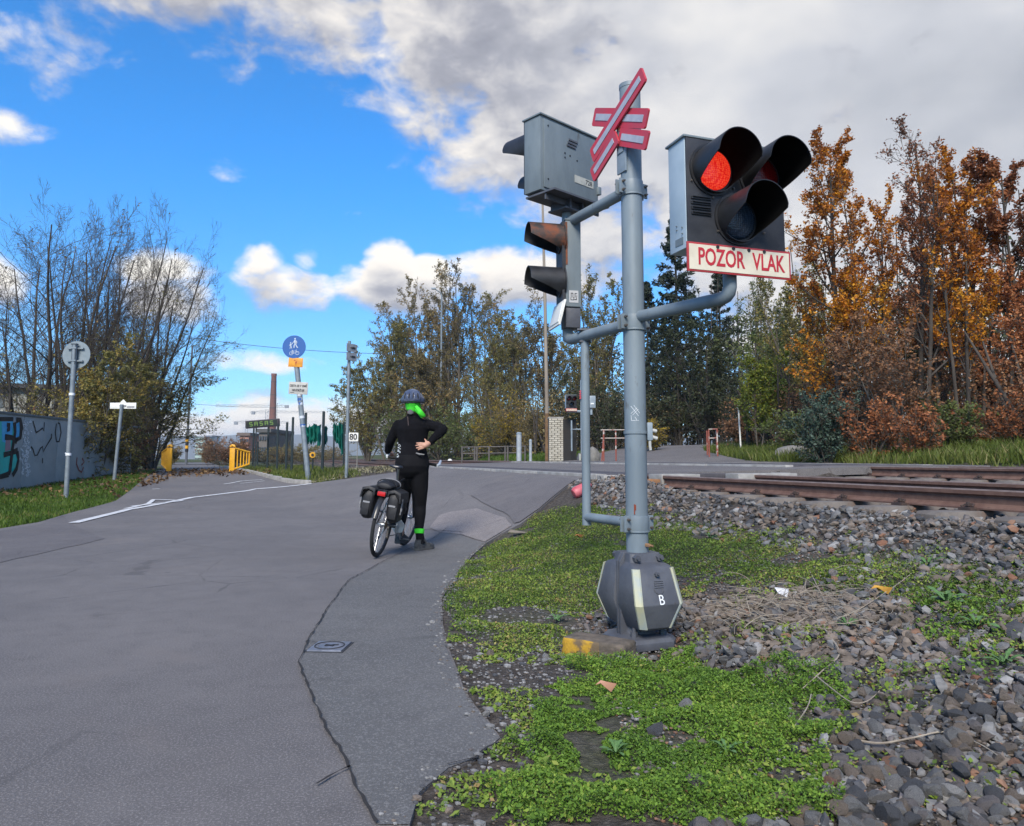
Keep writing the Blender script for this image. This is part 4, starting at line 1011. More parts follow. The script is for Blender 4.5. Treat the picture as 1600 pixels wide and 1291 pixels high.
# right hand laid on the small of the back, fingers towards the spine
pr = pj(664, 696.5, -.155); k1 = rW
limb(mb, [rW, rW.lerp(pr, .6), pr], [.027, .032, .034])
fx = Vector((-1, -.10, -.0)); 
for i, (dz, ln, sl_) in enumerate(((.033, .082, .16), (.012, .092, .03), (-.010, .085, -.10), (-.030, .066, -.24))):
    b0 = pr + Vector((-.012, -.012, dz * .8)); d1 = Vector((-1, -.06, sl_ - .10)).normalized(); d2 = Vector((-1, .22, sl_ - .16)).normalized()
    limb(mb, [b0, b0 + d1 * ln * .5, b0 + d1 * ln * .5 + d2 * ln * .5], [.0105, .0095, .0080], 8)
th0 = pr + Vector((.012, -.004, .022)); limb(mb, [th0, th0 + Vector((-.004, .02, .035)), th0 + Vector((-.02, .045, .05))], [.012, .011, .009], 8)
# left hand closed round the grip
pl = pj(608, 709, .31); limb(mb, [lW, lW.lerp(pl, .6), pl], [.026, .030, .032])
for i, dx in enumerate((-.034, -.012, .010, .030)):
    b0 = pl + Vector((dx, .01, .012)); limb(mb, [b0, b0 + Vector((0, .036, .004)), b0 + Vector((0, .052, -.022)), b0 + Vector((0, .030, -.044))], [.0105, .010, .0095, .0085], 8)
limb(mb, [pl + Vector((.036, -.005, .0)), pl + Vector((.052, .02, -.012)), pl + Vector((.04, .045, -.03))], [.012, .011, .009], 8)
remesh(mb, 'body', SKIN, per, .0058, 3, .4)
# clothes
mb = MB(); mb.rings(torso_rings(0))
for sh, el_, wr in ((lS, lE, lW), (rS, rE, rW)):
    p, r_ = spline([sh, sh.lerp(el_, .5), el_, el_.lerp(wr, .4), el_.lerp(wr, .93)], [.062, .060, .053, .051, .039]); limb(mb, p, r_)
mb.rings([ell_ring(pj(645, y, .033), r_, r_ + .006, 18) for y, r_ in ((655, .075), (650, .070), (646.5, .068))])
jer = remesh(mb, 'jersey', BLACKC, per, .0105, 5)
mb = MB()
for y in range(9): mb.box(pj(637 + .3 * y * .4, 652 + y * 1.5, -.105 + .0 * y) , (.004, .004, .014))
mb.build('zip', mat('zip', (.16, .11, .10), .5), jer)
mb = MB()
for i in range(26):
    p = pj(622.5 + random.uniform(-1.5, 4), 692 + i * .95, -.035 - random.uniform(0, .055)); mb.box(p, (random.uniform(.006, .02), .006, random.uniform(.004, .014)), rz=.5)
mb.build('white_print', mat('white_print', (.5, .54, .56), .6), jer)['kind'] = 'stuff'
mb = MB(); mb.rings([ell_ring(pj(cx, y, dy), hw / S, hd, 22) for cx, y, hw, hd, dy in ((644, 746, 20, .10, .02), (644, 738, 25, .135, .0), (644, 728, 27, .15, -.012), (644, 718, 26, .145, .0), (644, 710, 24.5, .13, .01))])
for hp, kn, an in ((hipR, kneeR, ankR), (hipL, kneeL, ankL)):
    p, r_ = spline([hp, hp.lerp(kn, .45), kn, kn.lerp(an, .3), kn.lerp(an, .75), kn.lerp(an, .96)], [.102, .094, .068, .068, .050, .043]); limb(mb, p, r_)
remesh(mb, 'leggings', TIGHT, per, .0105, 5)
mb = MB(); mb.tube([pj(650, 708, -.135), pj(656, 710, -.148), pj(663, 710.5, -.135)], [.006, .011, .006], 8); mb.build('waist_trim', mat('grey_trim', (.16, .16, .16), .6), per)
a = kneeR.lerp(ankR, .90); mb = MB(); mb.tube([kneeR.lerp(ankR, .84), a, kneeR.lerp(ankR, 1.0)], [.058, .056, .052], 20); mb.tube([kneeR.lerp(ankR, .835), kneeR.lerp(ankR, .85)], [.0595, .0595], 20); mb.build('ankle_band', NEON, per, bevel=.004)
for an, yaw in ((ankR, -.62), (ankL, -.2)):
    zf = 0.0 if an is ankR else .07
    Ms = Matrix.Translation((an.x + (.02 if an is ankR else 0), an.y, zf)) @ Matrix.Rotation(yaw, 4, 'Z')
    out = []
    for x_, y_ in ((-.035, -.075), (-.043, -.03), (-.036, .05), (-.05, .12), (-.042, .17), (-.01, .20), (.025, .195), (.05, .15), (.052, .10), (.036, .04), (.042, -.03), (.032, -.075), (0, -.088)): out.append((x_, y_))
    def rg(z, k, dy=0, ky=1): return [Ms @ Vector((x * k, (y * ky + dy), z)) for x, y in out]
    mb = MB(); mb.mat(1).rings([rg(.0, .93), rg(.012, 1.06, 0, 1.02), rg(.028, 1.04, 0, 1.01)])
    mb.mat(0).rings([rg(.027, 1.0), rg(.05, .97), rg(.07, .86, -.012, .86), rg(.088, .80, -.03, .58), rg(.105, .85, -.03, .42), rg(.122, .88, -.028, .42)])
    mb.build('shoe', [SHOE, SOLE], per, smooth=50)
mb = MB(); mb.tube([ankR + Vector((.022, .0, -.11)), ankR + Vector((.008, 0, -.03)), ankR + Vector((0, 0, .03))], [.05, .047, .044], 16); mb.build('sock', TIGHT, per)
# helmet
hc = head + Vector((0, -.0, .055)); mb = MB(); rs = []; n = 40
for z, k in ((-.03, 1.0), (-.012, 1.05), (.02, 1.03), (.05, .94), (.082, .78), (.106, .50), (.118, .22)):
    ring_ = []
    for i in range(n):
        ph = 2 * math.pi * i / n; rx, ry = .124 * k, .152 * k; x = rx * math.cos(ph)
        rid = 1 + .045 * math.cos(x * 150) * (1 if -.01 < z < .105 else .3)
        ring_.append(hc + Vector((x * rid, ry * math.sin(ph) * rid, z * rid + (.015 if math.sin(ph) < -.5 else 0))))
    rs.append(ring_)
mb.rings(rs); he = mb.build('helmet', HELM, per, smooth=35)
for x in (-.062, -.022, .022, .062):
    mb = MB(); pts = []
    for a_ in np.linspace(-.2, 1.15, 7): pts.append(hc + Vector((x * (1.2 - .25 * a_ / 1.2), -.150 * math.cos(a_) * math.sqrt(max(.1, 1 - (x / .115) ** 2)) , .014 + .102 * math.sin(max(a_, 0)) * math.sqrt(1 - (x / .125) ** 2))))
    mb.tube(pts, [.003, .009, .011, .011, .010, .008, .003], 8); mb.build('vent', HELMD, he)
mb = MB(); mb.tube([hc + Vector((.130 * math.cos(a_), .158 * math.sin(a_), -.024 + .006 * math.cos(2 * a_))) for a_ in np.linspace(0, 2 * math.pi, 33)[:-1]], .007, 6, close=True); mb.build('rim', HELMD, he)
for sx in (-1, 1):
    mb = MB(); mb.tube([hc + Vector((sx * .085, -.03, -.02)), hc + Vector((sx * .088, .0, -.09)), hc + Vector((sx * .05, .06, -.165))], .004, 6); mb.build('strap', HELMD, he)
# headscarf: tied round the back of the head, the tail hanging to the right
mb = MB(); rs = []
for z, k in ((.040, 1.03), (.015, 1.06), (-.02, 1.07), (-.05, 1.02), (-.07, .93)):
    ring_ = []
    for i in range(28):
        ph = math.pi * (1.0 + .02) + (math.pi * .96) * i / 27; ring_.append(head + Vector((.082 * k * math.cos(ph) + .004, .108 * k * math.sin(ph), z - .018 * math.cos(ph) + .006 * math.sin(9 * ph))))
    rs.append(ring_ + [p + Vector((-.0, .010, 0)) for p in ring_[::-1]])
mb.rings(rs); sc_ = mb.build('headscarf', NEON, per, smooth=60)
mb = MB(); rs = []
for f in np.linspace(0, 1, 9):
    c = pj(649 + 13.0 * f, 635 + 17 * f, -.085 - .03 * math.sin(f * 3)); w = .018 + .013 * math.sin(f * 2.6)
    rs.append([c + Vector((-w, .0 + .01 * math.sin(f * 7), -.012 + .01 * f)), c + Vector((-.3 * w, -.016, 0)), c + Vector((.35 * w, -.006, .004)), c + Vector((w, -.012, .012)), c + Vector((w, -.004, .012)), c + Vector((-w, .008, -.012))])
mb.rings(rs); mb.build('scarf_tail', NEON, sc_, smooth=60)
mb = MB(); mb.rings([ell_ring(pj(641.5, 642 + i, -.055), w, .012, 10) for i, w in ((-2, .012), (0, .03), (2.5, .034), (4.5, .03), (5.5, .012))]); mb.build('collar_label', mat('grey_collar', (.09, .09, .10), .7), per)

# ---- bicycle (local: x forward, y left, z up)
bc = at(588, 871.5, gr); B0 = Vector((bc.x, bc.y + .02, bc.z + .004)); LEAN, HEAD = R(9.5), R(83)
bike = thing('bicycle', 'black touring bicycle leaning under the waiting cyclist', 'bicycle', B0, (LEAN, 0, HEAD))
WR = .335; BBX, FX = .44, 1.05
def wheel(x, steer=0):
    c = Vector((x, 0, WR)); Mw = Matrix.Translation(c) @ Matrix.Rotation(steer, 4, 'Z') @ Matrix.Rotation(R(90), 4, 'X')
    w = tag(bpy.data.objects.new('wheel', None)); link(w, bike)
    mb = MB(); mb.tube([(WR * .945 * math.cos(a), WR * .945 * math.sin(a), 0) for a in np.linspace(0, 2 * math.pi, 49)[:-1]], .0195, 10, Mw, close=True); mb.build('tyre', TYRE, w, smooth=60)
    mb = MB(); mb.tube([(WR * .885 * math.cos(a), WR * .885 * math.sin(a), 0) for a in np.linspace(0, 2 * math.pi, 49)[:-1]], .0105, 6, Mw, close=True); mb.build('rim', BLACKP if x else BLACKP, w)
    mb = MB()
    for k in range(28):
        a = 2 * math.pi * k / 28; b_ = a + (.5 if k % 2 else -.5); z = .022 * (1 if k % 4 < 2 else -1)
        mb.tube([(.025 * math.cos(b_), .025 * math.sin(b_), z), (WR * .88 * math.cos(a), WR * .88 * math.sin(a), 0)], .0019, 4, Mw, caps=False)
    mb.build('spokes', ALU, w)['kind'] = 'stuff'
    mb = MB(); mb.tube([(0, 0, -.05), (0, 0, -.03), (0, 0, .03), (0, 0, .05)], [.012, .024, .024, .012], 14, Mw); mb.build('hub', ALU, w)
    return w
wheel(0); wheel(FX, R(-6))
HT0, HT1 = Vector((.86, 0, .70)), Vector((.815, 0, .86)); BB = Vector((BBX, 0, .285)); ST = Vector((.27, 0, .80))
mb = MB()
for a_, b_, r_ in ((BB, HT0 + Vector((0, 0, .02)), .021), (ST + Vector((.02, 0, -.06)), HT1 - Vector((0, 0, .02)), .016), (BB, ST, .016), (HT0, HT1, .021)): mb.tube([a_, b_], r_, 12)
for y in (-1, 1):
    mb.tube([BB + Vector((0, y * .03, 0)), Vector((.02, y * .065, WR))], .011, 8); mb.tube([ST + Vector((.02, y * .012, -.07)), Vector((.02, y * .065, WR))], .009, 8)
mb.tube([BB - Vector((0, .036, 0)), BB + Vector((0, .036, 0))], .026, 14); mb.build('frame', FRAMEP, bike, smooth=50)
mb = MB(); 
for y in (-1, 1): mb.tube([HT0 + Vector((.01, y * .03, -.02)), HT0 + Vector((.05, y * .055, -.14)), Vector((FX, y * .058, WR))], [.016, .016, .010], 10)
mb.tube([HT0 + Vector((.01, -.04, -.02)), HT0 + Vector((.01, .04, -.02))], .016, 10); mb.build('fork', FRAMEP, bike, smooth=50)
mb = MB(); mb.tube([HT1, HT1 + Vector((-.03, 0, .10)), HT1 + Vector((.03, 0, .13))], .014, 10); mb.tube([HT1 + Vector((-.06, .28, .135)), HT1 + Vector((.01, .12, .14)), HT1 + Vector((.04, 0, .13)), HT1 + Vector((.01, -.12, .14)), HT1 + Vector((-.06, -.28, .135))], .0125, 10); hb_ = mb.build('handlebar', FRAMEP, bike)
for y in (-1, 1):
    mb = MB(); mb.tube([HT1 + Vector((-.012, y * .17, .139)), HT1 + Vector((-.062, y * .29, .135))], .017, 10); mb.build('grip', TYRE, hb_)
    mb = MB(); mb.tube([HT1 + Vector((-.06, y * .295, .135)), HT1 + Vector((-.02, y * .31, .145)), HT1 + Vector((.05, y * .305, .19))], [.016, .018, .013], 10); mb.build('bar_end', WHITEG, hb_)
mb = MB(); mb.box(HT1 + Vector((.03, .05, .16)), (.03, .05, .07)); mb.box(HT1 + Vector((-.02, -.07, .16)), (.04, .05, .02)); mb.build('cycle_computer', WHITEG, hb_, bevel=.005)
mb = MB(); mb.tube([ST - Vector((-.02, 0, .07)), ST + Vector((-.045, 0, .12))], .0135, 10); mb.tube([ST + Vector((.012, 0, -.03)), ST + Vector((.006, 0, -.01))], .021, 10); mb.build('seat_post', ALU, bike)
mb = MB(); so_ = ST + Vector((-.045, 0, .135)); rs = []
for x, w, h in ((-.135, .045, .018), (-.12, .072, .032), (-.07, .074, .036), (0, .045, .032), (.07, .024, .028), (.13, .017, .022), (.145, .008, .014)):
    rs.append([so_ + Vector((x, w * math.cos(a_), h * .55 * math.sin(a_) + (.006 if x < -.1 else 0))) for a_ in np.linspace(0, 2 * math.pi, 15)[:-1]])
mb.rings(rs); mb.build('saddle', mat('saddle_cover', (.02, .024, .035), .35), bike, smooth=60)
mb = MB()
for y in (-.07, .07):
    mb.tube([Vector((-.21, y, .70)), Vector((.22, y, .71)), Vector((.27, y * .5, .69))], .006, 8)
    for x in (-.12, .02, .12): mb.tube([Vector((x, y, .70)), Vector((.01, y * 1.0, WR + .04))], .005, 6)
for x in (-.21, -.08, .06, .2): mb.tube([Vector((x, -.07, .703)), Vector((x, .07, .703))], .005, 6)
mb.build('rear_rack', FRAMEP, bike)
def guard(x0, a0, a1, nm):
    mb = MB(); rs = []
    for a_ in np.linspace(R(a0), R(a1), 18):
        c = Vector((x0 + (WR + .028) * math.cos(a_), 0, WR + (WR + .028) * math.sin(a_))); o_ = Vector((math.cos(a_), 0, math.sin(a_)))
        rs.append([c + Vector((0, y, 0)) - o_ * abs(y) * .35 for y in (-.027, -.014, 0, .014, .027)] + [c + Vector((0, y, 0)) - o_ * (abs(y) * .35 + .003) for y in (.027, .014, 0, -.014, -.027)])
    mb.rings(rs); return mb.build(nm, mat(nm + '_plastic', (.02, .02, .022), .3), bike, smooth=50)
guard(0, 55, 165, 'rear_mudguard'); guard(FX, 30, 170, 'front_mudguard')
mb = MB(); mb.box((-.225, 0, .665), (.03, .085, .045)); tl = mb.build('tail_lamp', REDREF, bike, bevel=.01)
mb = MB(); mb.box((-.205, 0, .665), (.02, .10, .055)); mb.build('lamp_housing', FRAMEP, tl, bevel=.006)
mb = MB(); mb.tube([BB + Vector((0, -.05, 0)), BB + Vector((.015, -.05, 0))], .08, 6); mb.lathe([(.055, -.003), (.088, -.003), (.088, .003), (.055, .003)], 36, Matrix.Translation(BB + Vector((0, -.052, 0))) @ Matrix.Rotation(R(90), 4, 'X')); crk = mb.build('chainring', ALU, bike)
for sg, y in ((-1, -.075), (1, .075)):
    e = BB + Vector((.10 * sg, y, -.14 * sg if sg < 0 else -.14)); e = BB + Vector((sg * .165 * -.5, y * 1.1, sg * .14))
    mb = MB(); mb.tube([BB + Vector((0, y * .7, 0)), e], .012, 8); mb.build('crank', ALU, crk)
    mb = MB(); mb.box(e + Vector((0, math.copysign(.055, y), 0)), (.085, .085, .022)); mb.build('pedal', FRAMEP, crk, bevel=.006)
mb = MB(); mb.tube([Vector((0, -.045, WR + .045)), BB + Vector((0, -.052, .088))], .005, 5); mb.tube([Vector((.04, -.045, WR - .12)), BB + Vector((0, -.052, -.088))], .005, 5); mb.build('chain', BOLT, bike)
mb = MB(); mb.box((.03, -.06, WR - .06), (.03, .02, .10)); mb.tube([(.03, -.07, WR - .03), (.03, -.05, WR - .03)], .022, 12); mb.tube([(.04, -.07, WR - .12), (.04, -.05, WR - .12)], .022, 12); mb.tube([(.0, -.05, WR), (0, -.036, WR)], [.02, .05], 14); mb.build('derailleur', BOLT, bike)
mb = MB(); mb.tube([BB + Vector((-.08, .05, -.01)), BB + Vector((-.10, .10, -.12)), BB + Vector((-.12, .16, -.235))], .008, 8); mb.build('kickstand', FRAMEP, bike)
MBIKE = Matrix.Translation(B0) @ Matrix.Rotation(HEAD, 4, 'Z') @ Matrix.Rotation(LEAN, 4, 'X')
def pannier(y, label, lid):
    o = thing('pannier_bag', label, 'pannier', MBIKE @ Vector((-.06, y, .36)), (LEAN, 0, HEAD), 'pannier bags on the bicycle')
    mb = MB(); sg = 1 if y > 0 else -1; rs = []
    for z, lx, w in ((.03, .10, .035), (.05, .125, .055), (.13, .145, .070), (.25, .150, .072), (.31, .14, .065), (.335, .11, .045)):
        rs.append([Vector((lx * math.copysign(abs(math.cos(a_)) ** .5, math.cos(a_)), w * math.copysign(abs(math.sin(a_)) ** .5, math.sin(a_)), z)) for a_ in np.linspace(0, 2 * math.pi, 21)[:-1]])
    mb.rings(rs); bg = mb.build('bag_body', BAG, o, smooth=60)
    mb = MB(); rs = []
    for x in (-.157, -.15, 0, .15, .157):
        k = .8 if abs(x) > .155 else 1
        rs.append([Vector((x, sg * yy * k, .25 + (zz - .25) * k)) for yy, zz in ((-.07, .28), (-.068, .345), (.0, .362), (.07, .34), (.084, .24), (.078, .235), (.068, .33), (0, .35), (-.062, .33))])
    mb.rings(rs); mb.build('lid_flap', BAG, o, bevel=.003)
    for x in (-.08, .08):
        mb = MB(); mb.box((x, sg * .080, .20), (.025, .008, .16)); mb.box((x, sg * .084, .17), (.035, .012, .03)); mb.build('strap', BAGT if x < 0 else BAG, o, bevel=.002)
    mb = MB(); mb.box((-.157, 0, .20), (.006, .07, .018)); mb.build('reflective_strip', BAGT, o)
    mb = MB(); mb.box((-.138, sg * .01, .13), (.03, .09, .13)); mb.build('side_pocket', BAG, o, bevel=.015)
    return o
pannier(.145, 'bulging black pannier bag on the far left of the bicycle rack', True)
pannier(-.125, 'black pannier bag with a pale strip between rear wheel and leg', True)
rb = thing('rack_bag', 'black roll bag lying on top of the bicycle rack', 'bag', MBIKE @ Vector((.0, 0, .71)), (LEAN, 0, HEAD))
mb = MB(); rs = []
for x, k in ((-.20, .45), (-.19, .8), (-.1, 1.0), (.05, 1.0), (.14, .9), (.155, .5)): rs.append([Vector((x, .10 * k * math.cos(a_), .045 + .045 * k * math.sin(a_) + .012 * math.sin(9 * x))) for a_ in np.linspace(0, 2 * math.pi, 17)[:-1]])
mb.rings(rs); mb.build('bag_body', BAG, rb, smooth=60)
for x in (-.09, .06): mb = MB(); mb.tube([(x, .102 * math.cos(a_), .045 + .052 * math.sin(a_)) for a_ in np.linspace(0, 2 * math.pi, 17)[:-1]], .006, 6, close=True); mb.build('strap', BAGT if x > 0 else BAG, rb)
# ---------------------------------------------------------------- things further off
def on(px, py, fn=gs): return at(px, py, fn)
def hpx(base, top_py):     # height that reaches a pixel row above a base point
    return (atY(800, top_py, base.y).z - base.z)
def wpx(y, n): return n * y / F     # metres spanned by n pixels at distance y
POSTM = mat('galvanised_post', (.16, .19, .215), .5, (.22, .255, .28), 6, metal=.2)
SIGNB = mat('sign_back_grey', (.17, .21, .235), .55, (.21, .25, .275), 5)
# round sign seen from behind
b = on(103, 778); H = hpx(b, 536)
o = thing('road_sign', 'round road sign seen from its grey back on a pole in the left verge', 'road sign', b)
mb = MB(); mb.tube([(0, 0, -.1), (0, 0, H - .02)], wpx(b.y, 3.6), 14); pole = mb.build('pole', POSTM, o)
mb = MB(); mb.lathe([(wpx(b.y, 4.4), -.002), (wpx(b.y, 4.4), .06)], 14, Matrix.Translation((0, 0, hpx(b, 618)))); mb.build('round_sticker', STICK, pole)
mb = MB(); mb.tube([(0, 0, hpx(b, 712)), (0, 0, hpx(b, 708))], wpx(b.y, 4.3), 12); mb.tube([(-.05, -.06, hpx(b, 708)), (.06, -.06, hpx(b, 712))], .012, 6); mb.build('wire_tie', STICK, pole)
rd = wpx(b.y, 22); zc_ = hpx(b, 554)
mb = MB(); mb.lathe([(rd * .97, -.012), (rd, -.012), (rd, .006), (rd * .985, .006)], 40, Matrix.Translation((0, .09, zc_)) @ Matrix.Rotation(R(90), 4, 'X')); mb.lathe([(0, .0), (rd * .98, .0)], 40, Matrix.Translation((0, .085, zc_)) @ Matrix.Rotation(R(90), 4, 'X')); disc = mb.build('disc', SIGNB, o)
for dz in (.16, -.16): mb = MB(); mb.box((0, .045, zc_ + dz), (.40, .05, .035)); mb.tube([(-.06, 0, zc_ + dz), (.06, 0, zc_ + dz)], .075, 10) if False else mb.box((0, -.05, zc_ + dz), (.14, .03, .04)); mb.build('bracket', POSTM, disc)
mb = MB(); mb.box((0, .0, zc_), (.1, .09, .5)); mb.box((0, -.01, zc_ + .26), (.14, .1, .03)); mb.build('holder', mat('dark_holder', (.06, .075, .09), .6), disc)
# small white board seen from behind
b = on(178, 752); o = thing('direction_board', 'narrow white board seen from behind on a short grey post under the trees', 'road sign', b)
mb = MB(); mb.tube([(0, 0, -.1), (wpx(b.y, 6), 0, hpx(b, 632))], wpx(b.y, 2.6), 12); mb.build('pole', POSTM, o)
z = hpx(b, 634); w = wpx(b.y, 41); x0 = wpx(b.y, 7)
mb = MB(); mb.box((x0, .05, z), (w, .02, wpx(b.y, 9.5))); bd = mb.build('board', WHITEP, o, bevel=.004)
mb = MB(); mb.add([(x0 - wpx(b.y, 5), .045, z + wpx(b.y, 5)), (x0 + wpx(b.y, 5), .045, z + wpx(b.y, 5)), (x0, .045, z + wpx(b.y, 10)), (x0 - wpx(b.y, 5), .06, z + wpx(b.y, 5)), (x0 + wpx(b.y, 5), .06, z + wpx(b.y, 5)), (x0, .06, z + wpx(b.y, 10))], [(0, 1, 2), (5, 4, 3), (0, 3, 4, 1), (1, 4, 5, 2), (2, 5, 3, 0)]); mb.build('top_tab', WHITEP, bd)
mb = MB(); mb.box((x0, .03, z), (.22, .02, .05)); mb.box((x0 + w * .3, .038, z - .04), (w * .28, .003, .06)); mb.build('bracket', mat('dim_bracket', (.25, .25, .26), .6), bd)

# leaning post with the blue cycle and foot path sign
b = on(482, 751); tp = atY(459.5, 532, b.y); o = thing('path_sign', 'leaning grey post with round blue shared path sign and two plates below', 'road sign', b)
ln = (tp - b); dn = ln.normalized(); px_ = wpx(b.y, 1)
mb = MB(); mb.tube([-dn * .1, ln], 4.0 * px_, 14); pole = mb.build('pole', POSTM, o)
mb = MB()
for py in (613, 620, 627, 634, 655, 668): p_ = ln * ((751 - py) / 219); mb.tube([p_, p_ + dn * 4 * px_], 4.25 * px_, 14)
mb.build('stickers', mat('blue_white_stickers', (.55, .58, .62), .5, (.03, .10, .32), 9, lo=.48, hi=.52), pole)
XA = Vector((1, .06, 0)).normalized()
def on_post(py, off=-.09, dx=0): p_ = ln * ((751 - py) / 219.0); return p_ + Vector((dx, off, 0))
SQ = Matrix.Rotation(R(-4), 4, 'Y')
M0 = Matrix.Translation(on_post(543, -.07)) @ Matrix.Rotation(R(-2), 4, 'Y')
DX = M0 @ Matrix.Rotation(R(90), 4, 'X')
rb_ = 18.3 * px_
SBLUE = mat('sign_blue', (.012, .085, .30), .45); SWHITE = mat('sign_white', (.55, .60, .66), .5); SORNG = mat('sign_orange', (.70, .30, .02), .5, (.55, .22, .02), 8)
mb = MB(); mb.lathe([(0, .012), (rb_ * .985, .012), (rb_, .006), (rb_, -.006), (rb_ * .97, -.012), (0, -.012)], 44, DX); disc = mb.build('disc', SBLUE, o)
mb = MB()
def seg(pts, r): mb.tube([DX @ Vector((x * rb_, y * rb_, .0135)) for x, y in pts], r * rb_, 6)
# grown-up and child walking hand in hand
mb.lathe([(0, 0), (.065 * rb_, 0), (.065 * rb_, .004), (0, .004)], 12, DX @ Matrix.Translation((.10 * rb_, .70 * rb_, .012)))
seg([(.10, .58), (.11, .30)], .085); seg([(.10, .30), (.02, .10), (-.0, -.10)], .045); seg([(.12, .30), (.20, .08), (.32, -.10)], .045); seg([(.06, .56), (-.04, .40), (-.20, .22)], .03); seg([(.15, .56), (.26, .40), (.22, .26)], .03)
mb.lathe([(0, 0), (.05 * rb_, 0), (.05 * rb_, .004), (0, .004)], 12, DX @ Matrix.Translation((-.28 * rb_, .36 * rb_, .012)))
seg([(-.28, .26), (-.27, .10)], .06); seg([(-.28, .10), (-.31, -.04), (-.34, -.14)], .03); seg([(-.26, .10), (-.22, -.02), (-.18, -.14)], .03); seg([(-.30, .25), (-.40, .10)], .022)
# bicycle
for cx_ in (-.24, .28): mb.tube([DX @ Vector(((cx_ + .145 * math.cos(a)) * rb_, (-.55 + .145 * math.sin(a)) * rb_, .0135)) for a in np.linspace(0, 2 * math.pi, 21)[:-1]], .020 * rb_, 5, close=True)
for pts in ([(-.24, -.55), (-.12, -.36), (.18, -.36), (.02, -.56), (-.24, -.55)], [(.28, -.55), (.16, -.28), (.24, -.26)], [(.02, -.56), (-.13, -.30)], [(-.20, -.29), (-.07, -.29)]): seg(pts, .02)
mb.build('pictogram', SWHITE, disc)['kind'] = 'stuff'
M1 = Matrix.Translation(on_post(567.5, -.07)) @ Matrix.Rotation(R(3), 4, 'Y')
mb = MB(); mb.box((0, 0, 0), (22.5 * px_, .02, 14.5 * px_), M1); pl1 = mb.build('orange_plate', SORNG, o, bevel=.004)
text('lettering', 'A2', 5.2 * px_, mat('sign_red_text', (.30, .02, .015), .6), pl1, M1 @ Matrix.Translation((0, -.012, 3 * px_)) @ TX, .001)
mb = MB(); mb.tube([M1 @ Vector((.7 * px_ * 1, -.012, -4.5 * px_)), M1 @ Vector((.7 * px_, -.012, -1 * px_))], .5 * px_, 5); mb.add([M1 @ Vector((x * px_, -.0115, z_ * px_)) for x, z_ in ((-1.4, -1.2), (2.6, -1.2), (.7, 1.4))], [(0, 1, 2)]); mb.build('arrow', bpy.data.materials['sign_red_text'], pl1)
M2s = Matrix.Translation(on_post(608, -.07)) @ Matrix.Rotation(R(2.5), 4, 'Y')
mb = MB(); mb.box((0, 0, 0), (30 * px_, .02, 19.5 * px_), M2s); pl2 = mb.build('white_plate', mat('dull_white_plate', (.44, .43, .40), .6, (.38, .37, .34), 8), o, bevel=.008)
text('lettering', 'CESTA SE V ZIMĚ', 4.6 * px_, INK, pl2, M2s @ Matrix.Translation((0, -.0112, 3.4 * px_)) @ TX, .0006, .78, bold=.004)
text('lettering', 'NEUDRŽUJE', 4.6 * px_, INK, pl2, M2s @ Matrix.Translation((0, -.0112, -3.6 * px_)) @ TX, .0006, .78, bold=.004)
mb = MB(); mb.box((-9 * px_, -.0112, -7.2 * px_), (6 * px_, .001, .9 * px_), M2s); mb.build('small_print', INK, pl2)

# thin tall post with two direction boards seen almost edge on
b = on(541, 747.5); tp = atY(546, 533, b.y); ln = tp - b; px_ = wpx(b.y, 1)
o = thing('signpost', 'tall slim grey signpost with two small grey boards at its top', 'signpost', b)
mb = MB(); mb.tube([-ln * .02, ln], 2.5 * px_, 12); mb.build('pole', POSTM, o)
for k, (py, sh) in enumerate(((544, 0), (558, 1))):
    c_ = ln * ((747.5 - py) / 214.5) + Vector((4.2 * px_, -.02, 0)); Mq = Matrix.Translation(c_) @ Matrix.Rotation(R(52), 4, 'Z')
    L2 = 10 * px_; h2 = 6.2 * px_
    mb = MB(); pts = [(-L2, -h2), (L2 * .75, -h2), (L2 * 1.05, 0), (L2 * .75, h2), (-L2, h2)] if k == 0 else [(-L2, -h2), (L2, -h2), (L2, h2), (-L2, h2)]
    n = len(pts); mb.add([Mq @ Vector((x, y, z)) for y in (-.012, .012) for x, z in pts], [tuple(range(n)), tuple(range(2 * n - 1, n - 1, -1))] + [(i, n + i, n + (i + 1) % n, (i + 1) % n) for i in range(n)])
    bd = mb.build('board', mat('grey_board', (.17, .19, .22), .6, (.24, .26, .29), 12), o)
    mb = MB(); mb.box((0, 0, 0), (9 * px_, .05, 1.2 * px_), Matrix.Translation(c_ + Vector((-3 * px_, -.03, 0)))); mb.box((.3 * L2, -.02, 0), (L2 * .6, .02, h2 * .35), Mq); mb.build('bracket', INK, bd)

# speed board 80 beside the track
b = on(548, 720, gs); Yb = 38.0; b = atY(549, 721, Yb); b.z = float(gs(b.x, b.y)); px_ = wpx(Yb, 1)
o = thing('speed_board', 'white railway speed board 80 on a pale lattice post', 'railway sign', b)
z = hpx(b, 683); Mq = Matrix.Translation((2.3 * px_, 0, z))
mb = MB(); mb.box((0, 0, 0), (15.5 * px_, .03, 13.5 * px_), Mq); bd = mb.build('board', WHITEP, o, bevel=.01)
text('lettering', '80', 13.2 * px_, INK, bd, Mq @ Matrix.Translation((0, -.018, -.2 * px_)) @ TX, .001, .92, bold=.012)
mb = MB()
for x in (-5, 8.5): mb.box((x * px_, .06, z / 2 - .2), (.9 * px_, .06, z + .4))
for k in range(5): mb.box((1.8 * px_, .06, z * k / 5), (13 * px_, .03, .45 * px_))
mb.build('post', mat('pale_post', (.24, .23, .205), .7), o)

